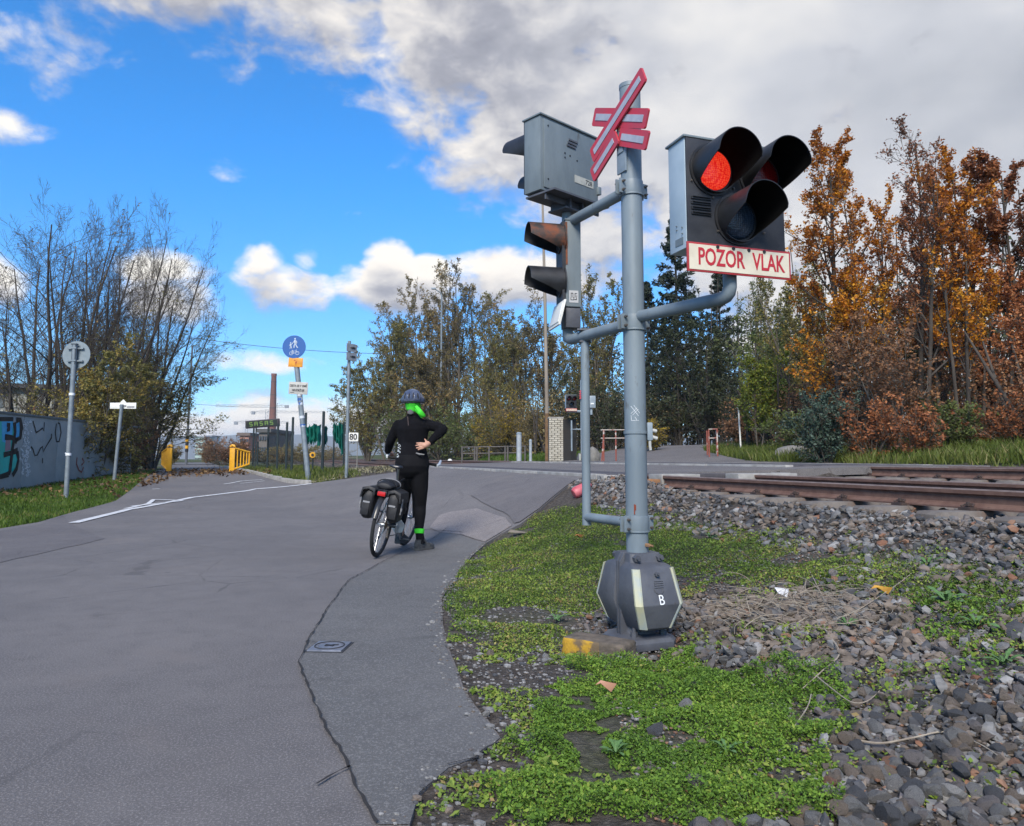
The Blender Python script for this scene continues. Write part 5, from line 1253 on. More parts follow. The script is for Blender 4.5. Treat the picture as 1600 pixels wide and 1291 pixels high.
# yellow barriers either side of the cycle path
for px, flip, lab in ((262, -1, 'yellow tubular barrier on the left edge of the cycle path'), (364, 1, 'yellow tubular barrier on the right edge of the cycle path')):
    b = on(px, 737, gr); px_ = wpx(b.y, 1); o = thing('barrier', lab, 'barrier', b, group='yellow barriers on the cycle path')
    Hh = hpx(b, 700); xe = -flip * 5 * px_
    # solid end panel facing us, with a rounded grip on top, then the railings running back and outward
    mb = MB(); mb.box((xe + flip * 3.2 * px_, 0, Hh / 2 - .02), (8.0 * px_, .06, Hh + .04)); pn = mb.build('end_panel', YELLP, o, bevel=.012)
    mb = MB(); mb.tube([(xe + flip * 3.2 * px_ + 3.0 * px_ * math.cos(a), 0, Hh + .04 + 2.4 * px_ * math.sin(a)) for a in np.linspace(0, math.pi, 9)], .05, 8); mb.build('grip', YELLP, pn)
    far_ = Vector((flip * 21 * px_, -1.6 * 0 + .6, 0)); p0 = Vector((xe + flip * 6.5 * px_, .0, 0))
    for nm, z0, z1 in (('top_rail', Hh - .02, Hh * .82), ('bottom_rail', .10, .30)):
        mb = MB(); mb.tube([p0 + Vector((0, 0, z0)), Vector((flip * 18 * px_, .5, z1))], .042, 8); mb.build(nm, YELLP, o)
    for f in (.2, .42, .62, .82, 1.0):
        q = p0.lerp(Vector((flip * 18 * px_, .5, 0)), f); mb = MB(); mb.tube([q + Vector((0, 0, .1 + .2 * f)), q + Vector((0, 0, Hh - .02 - (Hh * .18) * f))], .028 if f < 1 else .036, 8); mb.build('bar', YELLP, o)

# graffiti wall
GRW = mat('grey_painted_wall', (.27, .30, .30), .8, (.34, .36, .355), 1.2, bump=.3, bsc=20, rust=(.20, .20, .20), rsc=1.5, rlo=.6, rhi=.8)
W0 = on(-90, 800); W1 = on(232, 741.5); W0 = Vector((W0.x, W0.y, 0)); 
Pa = atY(0, 772, 20.6); Pa.z = float(gs(Pa.x, Pa.y)); Pb = atY(150, 750, 26.5); Pb.z = float(gs(Pb.x, Pb.y))
dW = (Pb - Pa); dW.z = 0; dW.normalize(); nW = Vector((dW.y, -dW.x, 0))     # nW points to the road
A0 = Pa - dW * 9; LW = (Pb - A0).length + 4
wall = thing('graffiti_wall', 'low grey wall with turquoise and blue graffiti along the left verge', 'wall', (A0.x, A0.y, 0))
MW = Matrix((dW, -nW, Vector((0, 0, 1)))).transposed().to_4x4()     # x along, -y towards us, z up
Hw = atY(0, 647, 20.6).z
npan = int(LW / 2.0)
for i in range(npan):
    mb = MB(); mb.box((2.0 * i + 1.0, .1, Hw / 2 - .2), (1.985, .2, Hw + .4), MW); mb.build('wall_panel', GRW, wall, bevel=.012)
mb = MB(); mb.box((LW / 2, .1, Hw + .03), (LW, .26, .07), MW); mb.build('coping', mat('wall_coping', (.13, .15, .155), .85), wall, bevel=.01)
def wxy(px, py):     # pixel -> place on the wall face
    d = pix_dir(px, py); den = d.dot(nW); t = (Vector((A0.x, A0.y, 0)) - Vector((0, 0, EYE))).dot(nW) / den; p = Vector((0, 0, EYE)) + d * t; q = p - Vector((A0.x, A0.y, 0)); return q.dot(dW), q.z
TEAL = mat('turquoise_spray', (.02, .42, .35), .6, (.015, .50, .45), 2); SKYB = mat('blue_spray', (.04, .34, .66), .6, (.07, .46, .72), 3); PINKS = mat('pink_spray', (.30, .20, .24), .7); WHS = mat('white_spray', (.66, .68, .70), .7); BLS = mat('black_spray', (.01, .012, .014), .7)
def blob(name, pts, m, lay):
    P = [wxy(*p) for p in pts]; mb = MB(); n = len(P); mb.add([MW @ Vector((x, -.002 - .003 * lay, z)) for x, z in P], [tuple(range(n))]); me = bpy.data.meshes.new(name); me.from_pydata(mb.v, [], mb.f); me.materials.append(m); return obj(name, me, wall)
def stroke(name, strokes, w, m, lay):
    mb = MB()
    for pts in strokes:
        P = [Vector(wxy(*p)) for p in pts]; L = []; Rr = []
        for i, p in enumerate(P):
            t = (P[min(i + 1, len(P) - 1)] - P[max(i - 1, 0)]).normalized(); q = Vector((-t.y, t.x)) * w / 2 * random.uniform(.7, 1.2); L.append(p + q); Rr.append(p - q)
        k = len(P); mb.add([MW @ Vector((a.x, -.002 - .003 * lay, a.y)) for a in L + Rr], [(i, i + 1, k + i + 1, k + i) for i in range(k - 1)])
    o_ = mb.build(name, m, wall, smooth=0); return o_
blob('graffiti_fill', [(-70, 655), (0, 655), (20, 655), (22, 690), (18, 715), (15, 742), (-70, 752)], TEAL, 1)
blob('graffiti_fill', [(2, 656), (20, 657), (19, 676), (15, 695), (3, 690)], SKYB, 2)
blob('graffiti_fill', [(9, 679), (16, 680), (16, 703), (7, 706)], PINKS, 3)
blob('graffiti_fill', [(23, 660), (30, 657), (32, 672), (30, 684), (24, 686), (22, 672)], SKYB, 2)
blob('graffiti_fill', [(19, 707), (25, 707), (27, 718), (24, 732), (18, 738), (16, 722)], TEAL, 2)
stroke('graffiti_line', [[(-60, 653), (-20, 654), (0, 655), (20, 655)], [(22, 660), (23, 676), (19, 700), (15, 735), (13, 742)], [(-60, 753), (0, 745), (13, 741)], [(24, 688), (31, 684), (33, 668), (31, 656), (25, 657)], [(26, 706), (28, 718), (25, 733), (19, 743)], [(7, 683), (18, 684), (26, 690)], [(5, 711), (16, 708), (27, 704)], [(10, 664), (13, 664), (13, 672), (10, 672)]], .16, BLS, 4)
ws = []
for i in range(90):
    x = random.gauss(40, 4.5); y = random.uniform(656, 742); x = min(max(x, 31 + (742 - y) * .02), 50 - (y - 656) * .06); ws.append([(x, y), (x + random.uniform(-2.5, 2.5), y + random.uniform(1, 4)), (x + random.uniform(-3, 3), y + random.uniform(2, 6))])
stroke('graffiti_scribble', ws, .035, WHS, 3)['kind'] = 'stuff'
stroke('graffiti_line', [[(51, 658), (54, 668), (56, 676), (61, 673), (66, 669), (68, 674), (69, 660)], [(48, 698), (51, 702), (54, 712), (58, 711), (63, 700), (66, 698), (67, 706), (72, 697), (80, 684), (80, 678)], [(66, 716), (66, 724)], [(88, 662), (86, 676), (88, 690), (92, 690), (95, 676), (93, 662), (90, 661)]], .05, BLS, 3)
stroke('graffiti_line', [[(120, 715), (119, 725), (123, 735), (127, 738), (130, 730)], [(128, 716), (131, 722), (127, 727)]], .06, mat('red_spray', (.22, .06, .05), .8), 3)
# hall behind the wall
hallM = mat('hall_panel', (.36, .35, .30), .8, (.27, .26, .22), 2, stretch=(1, 1, .3)); hallD = mat('hall_glass', (.10, .115, .12), .4)
hb = atY(-40, 640, 44); hb.z = 0; ha = R(24); hd_ = Vector((math.cos(ha), math.sin(ha), 0)); MH = Matrix((hd_, Vector((-hd_.y, hd_.x, 0)), Vector((0, 0, 1)))).transposed().to_4x4()
hall = thing('hall', 'pale industrial hall with rows of small panels behind the graffiti wall', 'building', hb - hd_ * 17.2)
Hh = atY(0, 604, 44).z; LH = 22
mb = MB(); mb.box((LH / 2, 5, Hh / 2), (LH, 10, Hh), MH); mb.build('wall', mat('hall_wall', (.20, .20, .185), .85), hall)
mb = MB(); mb.box((LH / 2, 4.8, Hh + .1), (LH + .6, 10.6, .25), MH); mb.build('roof', mat('hall_roof', (.06, .065, .07), .7), hall)
pm = MB(); pm.box((0, 0, 0), (.52, .06, .82)); pme = pm.mesh('panel', hallM); wm = MB(); wm.box((0, 0, 0), (.52, .04, .82)); wme = wm.mesh('window', hallD)
for i in range(int(LH / .62)):
    for j in range(int(Hh / 1.0)):
        q = obj('panel' if (i * 7 + j * 3) % 5 else 'window', pme if (i * 7 + j * 3) % 5 else wme, hall, MH.to_3x3() @ Vector((.4 + .62 * i, -.03, .55 + .98 * j))); q.rotation_euler.z = ha
b = atY(52, 670, 30); b.z = float(gs(b.x, b.y)); zt = hpx(b, 618); px_ = wpx(30, 1)
o = thing('orange_post', 'orange and yellow striped post standing up behind the graffiti wall', 'post', b)
mb = MB(); mb.tube([(0, 0, -.1), (0, 0, zt - .3)], 2.2 * px_, 10); mb.build('post', mat('orange_paint', (.45, .10, .03), .6), o)
mb = MB(); mb.tube([(0, 0, zt - .3), (0, 0, zt - .05), (0, 0, zt)], [3.4 * px_, 3.0 * px_, 1.2 * px_], 12); mb.tube([(0, 0, hpx(b, 650)), (0, 0, hpx(b, 644))], 3.2 * px_, 12); mb.build('yellow_bands', mat('old_yellow', (.32, .24, .03), .7), o)

# old brick signal pillar, box dark at its side
bp_ = on(869, 711.5, gs); Yp = 31; bp_ = atY(869, 713, Yp); bp_.z = float(gs(bp_.x, bp_.y)) - .1; px_ = wpx(Yp, 1)
BR = mat('pale_brick', (.34, .31, .25), .85, (.46, .43, .36), 3, rust=(.22, .17, .12), rsc=9, rlo=.6, rhi=.72); MORT = mat('mortar', (.12, .11, .095), .95)
o = thing('brick_pillar', 'square pale brick pillar with a dark side beside the far crossing signal', 'pillar', bp_)
w_, Hh = 22.5 * px_, hpx(bp_, 654); d_ = .9
mb = MB(); mb.box((0, d_ / 2, Hh / 2), (w_ - .03, d_, Hh)); mb.build('core', MORT, o)
mb = MB(); rows = int(Hh / .085)
for r_ in range(rows):
    k = 0; x = -w_ / 2 - (.12 if r_ % 2 else 0)
    while x < w_ / 2 - .02:
        x1 = min(x + .235, w_ / 2); x0 = max(x, -w_ / 2)
        if x1 - x0 > .03: mb.box(((x0 + x1) / 2, random.uniform(-.006, .006), (r_ + .5) * Hh / rows), (x1 - x0 - .02, .10, Hh / rows - .018))
        x += .245
mb.build('brick', BR, o)['kind'] = 'stuff'
mb = MB(); mb.box((w_ / 2 + .28, d_ * .4, Hh * .5 - .02), (.54, d_ * .8, Hh * .98)); mb.build('dark_door', mat('dark_door', (.012, .011, .010), .8), o)
mb = MB(); mb.box((0, d_ / 2, Hh + .03), (w_ + .04, d_ + .05, .07)); mb.build('cap', CONC, o)

# the far crossing signal
b = atY(910, 713, 30.5); b.z = float(gs(b.x, b.y)) - .1; px_ = wpx(30.5, 1)
o = thing('crossing_signal', 'small grey crossing signal beyond the tracks with unlit lamps and striped band', 'crossing signal', b)
mb = MB(); mb.tube([(0, 0, 0), (0, 0, hpx(b, 594))], 2.6 * px_, 14); mast2 = mb.build('mast', GALV, o)
mb = MB(); z0 = hpx(b, 624); z1 = hpx(b, 610)
for k in range(4):
    za = z0 + (z1 - z0) * k / 4
    for sx in (-1, 1): mb.box((sx * 1.5 * px_, -.12, za + .05), (3.6 * px_, .02, .055), Matrix.Translation((0, 0, 0)) @ Matrix.Translation((sx * 1.5 * px_, -.12, za)) @ Matrix.Rotation(sx * .6, 4, 'Y') @ Matrix.Translation((-sx * 1.5 * px_, .12, -za)))
mb.build('striped_boards', REDP, o)['kind'] = 'stuff'
Mh = Matrix.Translation((-(910 - 892) * px_ + .02, -.15, hpx(b, 628))) @ Matrix.Rotation(R(8), 4, 'Z')
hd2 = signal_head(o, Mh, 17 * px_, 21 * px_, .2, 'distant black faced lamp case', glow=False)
mb = MB(); mb.box((0, -.03, -13 * px_), (17.5 * px_, .02, 4.2 * px_), Mh); npl = mb.build('name_plate', REDP, hd2)
mb = MB(); mb.box((0, -.045, -13 * px_), (16 * px_, .01, 3.2 * px_), Mh); mb.build('cream_field', CREAM, npl)
text('lettering', 'POZOR VLAK', 3.0 * px_, REDTXT, npl, Mh @ Matrix.Translation((0, -.052, -13 * px_)) @ TX, .001, .8)
mb = MB(); mb.tube([(0, 0, hpx(b, 643)), (-(910 - 887) * px_, -.05, hpx(b, 643)), (-(910 - 887) * px_, -.08, hpx(b, 640))], .05, 8); mb.tube([(0, 0, hpx(b, 671)), (-(910 - 893) * px_, 0, hpx(b, 671)), (-(910 - 893.5) * px_, 0, hpx(b, 705)), (-(910 - 893.5) * px_, 0, hpx(b, 657))], .035, 8); mb.build('arm', GALV, o)
mb = MB(); mb.box((16 * px_, .1, hpx(b, 628)), (11 * px_, .25, 19 * px_)); bx = mb.build('rear_case', GALV, o, bevel=.02)
mb = MB(); mb.box((16.2 * px_, -.03, hpx(b, 631)), (5 * px_, .01, 2 * px_)); mb.build('label_plate', STICK, bx)
mb = MB(); mb.tube([(0, .05, hpx(b, 639)), (15 * px_, .1, hpx(b, 639))], .04, 8); mb.tube([(15 * px_, .1, hpx(b, 636)), (15 * px_, .1, hpx(b, 648))], .05, 8); mb.build('rear_arm', GALV, o)
mb = MB(); mb.rings([[Vector((x * k, y * k, z)) for x, y in ((-.2, -.2), (.2, -.2), (.2, .2), (-.2, .2))] for z, k in ((0, .6), (.1, 1), (.3, 1.15), (.5, .8))]); mb.build('foot', CASTI, o)
for sx in (-.12, .12): MB().box((sx, -.22, .28), (.05, .02, .36)).build('pale_strip', PALEST, o)

# wooden mast, thin street lamp, striped pole on the left, tall thin post on the right
WOOD = mat('weathered_wood', (.20, .165, .13), .9, (.29, .25, .205), 3, bump=.4, bsc=20, stretch=(1, 1, .15)); WOODB = mat('tarred_wood', (.12, .07, .035), .9, (.20, .12, .06), 6)
b = atY(855, 713, 32.5); b.z = float(gs(b.x, b.y)); px_ = wpx(32.5, 1); o = thing('utility_pole', 'tall weathered wooden pole rising behind the brick pillar', 'utility pole', b)
zt = hpx(b, 318)
mb = MB(); mb.tube([(0, 0, hpx(b, 652)), (-2.2 * px_ , 0, hpx(b, 480)), (-5.5 * px_, 0, zt)], [3.2 * px_, 2.6 * px_, 1.7 * px_], 10); mb.build('pole', WOOD, o)
mb = MB(); mb.tube([(0, 0, -.1), (0, 0, hpx(b, 646))], [3.6 * px_, 3.5 * px_], 10); mb.build('tarred_foot', WOODB, o)
b = atY(688, 700, 62); b.z = float(gs(b.x, b.y)); px_ = wpx(62, 1); o = thing('street_lamp', 'slender street lamp with bent arm standing among the middle trees', 'street lamp', b)
zt = hpx(b, 462); mb = MB(); mb.tube([(0, 0, 0), (0, 0, zt), (-.1, 0, zt + .25), (-.5, 0, zt + .5), (-10 * px_, 0, zt + .6)], [.11, .07, .06, .05, .05], 8); mb.build('pole', POSTM, o)
mb = MB(); mb.box((-13 * px_, 0, zt + .6), (7 * px_, .28, .14)); mb.build('lamp_head', GALV, o, bevel=.03)
b = atY(291, 717, 62); b.z = float(gs(b.x, b.y)); px_ = wpx(62, 1); o = thing('utility_pole', 'dark thin pole with yellow and black bands at its foot by the cycle path', 'utility pole', b)
mb = MB(); mb.tube([(0, 0, 0), (2 * px_, 0, hpx(b, 540))], [2.1 * px_, 1.4 * px_], 8); mb.build('pole', mat('dark_pole', (.09, .10, .12), .7), o)
for k in range(5):
    mb = MB(); mb.tube([(0, 0, hpx(b, 706 - 5 * k)), (0.01, 0, hpx(b, 701.4 - 5 * k))], 2.6 * px_, 8); mb.build('warning_band', YELLP if k % 2 else BLACKP, o)
b = on(1158, 707, gs); px_ = wpx(b.y, 1); o = thing('marker_post', 'thin white post on the grass by the far road bend', 'post', b)
mb = MB(); mb.tube([(0, 0, -.1), (-2.2 * px_, 0, hpx(b, 628))], 1.3 * px_, 8); mb.build('post', WHITEP, o)
mb = MB(); mb.box((-2.2 * px_, 0, hpx(b, 627)), (4 * px_, .05, 1.4 * px_)); mb.build('cap', POSTM, o)

# pale posts and the pipe railing beyond the crossing
for px, top, w, py, lab in ((811, 679, 8, 716, 'thick pale grey post by the end of the pipe railing'), (829, 690, 4.6, 716.5, 'thinner pale grey post next to the thick one')):
    b = atY(px, py, 34); b.z = float(gs(b.x, b.y)) - .05; px_ = wpx(34, 1); zt = hpx(b, top); o = thing('post', lab, 'post', b)
    mb = MB(); mb.tube([(0, 0, 0), (0, 0, zt)], w / 2 * px_, 14); mb.build('post', mat('pale_grey_paint', (.36, .40, .43), .6, (.28, .31, .34), 5), o)
    mb = MB(); mb.tube([(0, 0, zt), (0, 0, zt + .06), (0, 0, zt + .1)], [w / 2 * px_ * 1.08, w / 2 * px_ * 1.08, w / 3 * px_], 14); mb.build('cap', GALV, o)
b = atY(720, 720, 37); b.z = float(gs(b.x, b.y)); px_ = wpx(37, 1); o = thing('pipe_railing', 'low rusty grey pipe railing along the far side of the tracks', 'railing', b)
RPI = mat('grey_pipe', (.07, .066, .062), .7, (.115, .10, .09), 6)
for x in (2, 21.5, 25, 44, 69, 73, 100):
    mb = MB(); mb.tube([(x * px_, 0, -.1), (x * px_, 0, hpx(b, 698 - .02 * x))], .045, 8); mb.build('post', RPI, o)
for py in (699, 709):
    mb = MB(); mb.tube([(2 * px_, 0, hpx(b, py)), (100 * px_, .1, hpx(b, py - 1.5))], .028, 8); mb.build('rail', RPI, o)
# red and white barrier frames
RW = mat('flaking_red_white', (.24, .065, .045), .7, (.46, .42, .38), 2.2, lo=.52, hi=.60, stretch=(1, 1, 1.6)); WR_ = mat('flaking_white_rail', (.38, .34, .30), .7, (.24, .08, .06), 3, lo=.48, hi=.58)
for (x0, x1, py, top, mid, Y_, lab) in ((939, 985, 705, 672, 685, 27, 'red and white pipe barrier on the left side of the far road'), (1108, 1121, 699, 671, 685, 25, 'small red and white barrier frame on the right side of the far road')):
    b = atY(x0, py, Y_); b.z = float(gs(b.x, b.y)); px_ = wpx(Y_, 1); o = thing('barrier', lab, 'barrier', b)
    w = (x1 - x0) * px_; h = hpx(b, top); m_ = hpx(b, mid)
    posts = ((0, 0), (.10, 0), (w * .52, .1), (w, .15)) if w > .6 else ((0, 0), (w, 0), (w * 2.1, 1.2), (w * .9, 1.2))
    for (x, y) in posts: mb = MB(); mb.tube([(x, y, -.1), (x + (.12 if x == 0 and w > .6 else 0), y, h)], .026, 8); mb.build('post', RW, o)
    for zz in (h, m_): mb = MB(); mb.tube([(0, 0, zz), (w, .15 if w > .6 else 0, zz + .01)], .021, 8); mb.build('rail', WR_, o)
    if w < .6: mb = MB(); mb.tube([(w, 0, h), (w * 2.1, 1.2, h)], .03, 8); mb.build('rail', RW, o)
b = on(1050, 690, gs); o = thing('concrete_slab', 'long pale slab lying along the edge of the far road', 'slab', (b.x, b.y, b.z + .06), (0, 0, R(6)))
mb = MB(); w = wpx(b.y, 82); mb.box((0, 0, 0), (w, .5, .16)); mb.build('slab', mat('pale_slab', (.40, .39, .35), .85, (.3, .29, .26), 4), o, bevel=.02)
b = atY(928, 700, 29); b.z = float(gs(b.x, b.y)); o = thing('boulder', 'upright grey stone behind the far crossing signal', 'rock', b)
def rock(name, r, parent, m, seed, sc=(1, 1, 1), loc=(0, 0, 0)):
    bm = bmesh.new(); bmesh.ops.create_icosphere(bm, subdivisions=3, radius=r); rr = np.random.default_rng(seed); pl = [(Vector(rr.normal(0, 1, 3)).normalized(), rr.uniform(.6, .9) * r) for _ in range(10)]
    for v in bm.verts:
        for n, d in pl:
            k = v.co.dot(n) - d
            if k > 0: v.co -= n * k * .8
        v.co = Vector((v.co.x * sc[0] + loc[0], v.co.y * sc[1] + loc[1], v.co.z * sc[2] + loc[2]))
    me = bpy.data.meshes.new(name); bm.to_mesh(me); bm.free(); me.materials.append(m); me.shade_smooth(); me.set_sharp_from_angle(angle=R(25)); return obj(name, me, parent)
RK = mat('rock_grey', (.20, .19, .175), .9, (.13, .125, .115), 4, bump=.5, bsc=20)
rock('stone', .30, o, RK, 3, (.8, .8, 1.4), (0, 0, .3))
b = on(1240, 718, gs); o = thing('boulder', 'low broad pale rock lying in the grass at the forest edge', 'rock', b); rock('stone', .5, o, RK, 5, (1.0 * wpx(b.y, 33) / .5, 1, .55), (0, 0, .1))
b = atY(703, 719, 40); b.z = float(gs(b.x, b.y)) + .1; o = thing('white_ball', 'small white rounded object lying beyond the tracks left of the pipe railing', 'ball', b)
rock('ball', .13, o, WHITEP, 8, (1, 1, .9), (0, 0, .1))
# red traffic cone lying on its side by the ballast
b = on(898, 781, gs); o = thing('traffic_cone', 'faded red plastic cone lying on its side by the ballast', 'cone', b + Vector((0, 0, .075)))
d_ = Vector((.72, .25, .42)).normalized(); L_c = wpx(b.y, 30); r0 = wpx(b.y, 9)
mb = MB(); Mc = frame((0, 0, 0), d_.orthogonal(), d_); mb.lathe([(0, -.02), (r0 * .75, -.015), (r0 * .98, .01), (r0, .05), (r0 * .85, L_c * .6), (r0 * .5, L_c), (0, L_c)], 20, Mc); mb.build('cone', mat('faded_red_plastic', (.42, .055, .075), .5, (.5, .13, .15), 8), o)
mb = MB(); mb.lathe([(r0 * .8, L_c * .62), (r0 * .98, L_c * .7), (r0 * .9, L_c * .78)], 20, Mc); mb.build('collar', mat('dark_red_plastic', (.2, .03, .04), .5), o)

# tall dark mesh fence with torn green netting, left of the track
FD = mat('dark_green_steel', (.014, .026, .03), .6); b0 = atY(418, 745, 30); b0.z = float(gs(b0.x, b0.y))
o = thing('mesh_fence', 'dark tall wire mesh fence with slim posts beside the cycle path', 'fence', b0)
posts = [(395, 668, 40), (402, 690, 38), (418, 655, 34), (433, 662, 31), (447, 660, 30), (456, 652, 29), (476, 645, 27.5), (504, 643, 25)]
prev = None
for px, top, Y_ in posts:
    p = atY(px, 720, Y_); p.z = float(gs(p.x, p.y)); h = hpx(p, top); q = p - b0
    mb = MB(); mb.tube([q - Vector((0, 0, .1)), q + Vector((0, 0, h))], .048, 8); mb.build('post', FD, o)
    if prev is not None and px < 460:
        mb = MB(); a, ha_ = prev; hh = min(ha_, h) * .74; L = (q - a).length; n = max(4, int(L / .34))
        for i in range(n + 1): c = a.lerp(q, i / n); mb.tube([c, c + Vector((0, 0, hh * random.uniform(.8, 1)))], .006, 3, caps=False)
        for j in range(7): mb.tube([a + Vector((0, 0, hh * j / 6)), q + Vector((0, 0, hh * j / 6))], .006, 3, caps=False)
        mb.build('wire_mesh', FD, o)['kind'] = 'stuff'
    prev = (q, h)
NET = leaf_mat('green_netting', [(0, (.0, .13, .10)), (1, (.01, .22, .17))], .35)
def net(px0, px1, top, bots, Y_, label):
    k = 24; rows = 9; b = atY((px0 + px1) / 2, 720, Y_); b.z = float(gs(b.x, b.y)); o_ = thing('torn_netting', label, 'netting', b)
    V = []; rr = random.Random(px0)
    topj = [rr.uniform(-3, 3) for _ in range(k + 1)]; botj = [np.interp(i / k, np.linspace(0, 1, len(bots)), bots) + rr.uniform(-4, 4) for i in range(k + 1)]
    for side in (0, .012):
        for j in range(rows + 1):
            for i in range(k + 1):
                y = top + topj[i] + (botj[i] - top) * j / rows; p = atY(px0 + (px1 - px0) * i / k, y, Y_) - b; p.y += .14 * math.sin(i * 1.1) + .05 * math.sin(i * 2.7 + j) + side; V.append(p)
    Fs = [(s_ + j * (k + 1) + i, s_ + j * (k + 1) + i + 1, s_ + (j + 1) * (k + 1) + i + 1, s_ + (j + 1) * (k + 1) + i) for s_ in (0, (rows + 1) * (k + 1)) for j in range(rows) for i in range(k)]
    me = fast_mesh('net', np.array([tuple(v) for v in V]), np.array(Fs), NET, {'rnd': np.random.default_rng(px0).random(len(V))}, True); obj('net', me, o_)
net(475, 500, 665, (700, 690, 692, 700), 26, 'green netting hanging between two fence posts behind the leaning sign')
net(504, 510, 668, (702, 690), 25.3, 'narrow strip of green netting on the end fence post')
net(520, 536, 662, (680, 688, 700, 710), 27, 'ragged green netting tapering to a point left of the tall signpost')
for px, top, Y_ in ((521, 664, 27), (537, 660, 27)):
    p = atY(px, 722, Y_); p.z = float(gs(p.x, p.y)); q = thing('fence_post', 'dark fence post at the %s edge of the ragged green netting' % ('left' if px < 530 else 'right'), 'post', p, group='posts of the ragged netting'); mb = MB(); mb.tube([(0, 0, -.1), (0, 0, hpx(p, top))], .03, 8); mb.build('post', FD, q)
b = on(488, 738, gs); b = atY(488, 735, 27); b.z = float(gs(b.x, b.y)); o = thing('yellow_disc', 'small yellow round marker behind the leaning path sign', 'sign', b); px_ = wpx(27, 1)
mb = MB(); mb.lathe([(0, .02), (4.6 * px_, .02), (4.8 * px_, 0), (4.6 * px_, -.02), (0, -.02)], 20, Matrix.Translation((0, 0, hpx(b, 711))) @ Matrix.Rotation(R(90), 4, 'X')); mb.build('disc', YELLP, o)
mb = MB(); mb.tube([(0, .03, -.1), (0, .03, hpx(b, 711))], .03, 8); mb.build('post', FD, o); mb = MB(); mb.tube([(0, -.03, hpx(b, 711)), (0, -.045, hpx(b, 711))], .05, 8); mb.build('centre', INK, o)
# dark electronic board
Yl = 33; b = atY(398, 720, Yl); b.z = float(gs(b.x, b.y)); px_ = wpx(Yl, 1); o = thing('message_board', 'dark electronic board with dim green characters on a thin pole', 'sign', b)
Mq = Matrix.Translation(atY(410.5, 662, Yl) - b) @ Matrix.Rotation(R(-4.5), 4, 'Y')
mb = MB(); mb.box((0, 0, 0), (52 * px_, .2, 12 * px_), Mq); bd = mb.build('case', mat('board_case', (.035, .028, .04), .6), o, bevel=.02)
mb = MB(); mb.box((0, -.105, 0), (48 * px_, .01, 9 * px_), Mq); mb.build('screen', mat('board_screen', (.02, .024, .018), .3), bd)
GL = mat('dim_green_led', (.14, .24, .05), .5, emit=.25)
for i in range(5):
    mb = MB(); c = (-17 + 8 * i) * px_
    for (x, z, w, h) in (((-2, 0, .9, 6), (2, 0, .9, 6), (0, 2.8, 4, .9), (0, 0, 3.4, .8)) if i % 2 else ((0, 2.8, 4, .9), (-2, 1.5, .9, 3), (0, 0, 4, .9), (2, -1.5, .9, 3), (0, -2.8, 4, .9))): mb.box((c + x * px_, -.113, z * px_), (w * px_, .006, h * px_), Mq)
    mb.build('character', GL, bd)
mb = MB(); mb.tube([(0, .05, -.1), (0, .05, hpx(b, 664))], 1.0 * px_, 8); mb.build('pole', FD, o)

# far off: chimney, cranes, buildings, hills
b = Vector((*atY(424.5, 700, 320).xy, 0)); px_ = wpx(320, 1); o = thing('factory_chimney', 'tall tapering red brick factory chimney in the distance', 'chimney', b)
zt = hpx(b, 584); mb = MB(); mb.lathe([(6.6 * px_, 0), (4.0 * px_, zt - 1.2), (4.3 * px_, zt - 1.0), (4.3 * px_, zt), (3.2 * px_, zt), (3.2 * px_, zt - 1)], 24); mb.build('stack', mat('chimney_brick', (.19, .075, .055), .9, (.14, .06, .05), .6, stretch=(1, 1, 3)), o)
mb = MB()
for k in range(5): z_ = zt * (.3 + .15 * k); r_ = 6.6 + (4.0 - 6.6) * z_ / zt; mb.lathe([(r_ * px_ + .02, z_), (r_ * px_ + .06, z_ + .1), (r_ * px_ + .02, z_ + .3)], 24)
mb.build('iron_bands', mat('iron_band', (.05, .04, .04), .8), o)
CRM = mat('crane_grey', (.20, .22, .25), .7)
for (mx, jy, x0, x1, Y_, lab, cw) in ((429, 634, 335, 449, 420, 'pale tower crane jib passing behind the factory chimney', 446), (415, 644, 388, 505, 460, 'tower crane with a long jib just above the message board', 394), (384, 660, 364, 450, 500, 'small tower crane left of the message board', 367)):
    b = Vector((*atY(mx, 700, Y_).xy, 0)); px_ = wpx(Y_, 1); o = thing('tower_crane', lab, 'crane', b, group='tower cranes in the distance'); z = hpx(b, jy)
    def lattice(nm, p, q, w, n_):
        mb = MB(); p = Vector(p); q = Vector(q); u = (q - p).normalized(); a_ = Vector((0, 0, 1)) if abs(u.z) < .5 else Vector((1, 0, 0))
        for s_ in (-.5, .5): mb.tube([p + a_ * w * s_, q + a_ * w * s_], .13, 4)
        for i in range(n_): f0, f1 = i / n_, (i + 1) / n_; s_ = .5 if i % 2 else -.5; mb.tube([p.lerp(q, f0) + a_ * w * s_, p.lerp(q, f1) - a_ * w * s_], .09, 4)
        mb.build(nm, CRM, o)
    lattice('mast', (0, 0, 0), (0, 0, z + 5 * px_ * .8), 1.6, 24); lattice('jib', ((x0 - mx) * px_, 0, z), ((x1 - mx) * px_, 0, z - (1.2 * px_ if mx == 429 else 0)), 1.1, 26)
    mb = MB(); mb.box(((cw - mx) * px_, 0, z - 1.5 * px_), (5 * px_, 1.5, 4.5 * px_)); mb.build('counterweight', CRM, o)
    mb = MB(); far_x = x0 if abs(x0 - mx) > abs(x1 - mx) else x1
    for xx in (cw, mx + (far_x - mx) * .6): mb.tube([(0, 0, z + 4 * px_), ((xx - mx) * px_, 0, z)], .08, 4)
    mb.build('tie_bars', CRM, o)
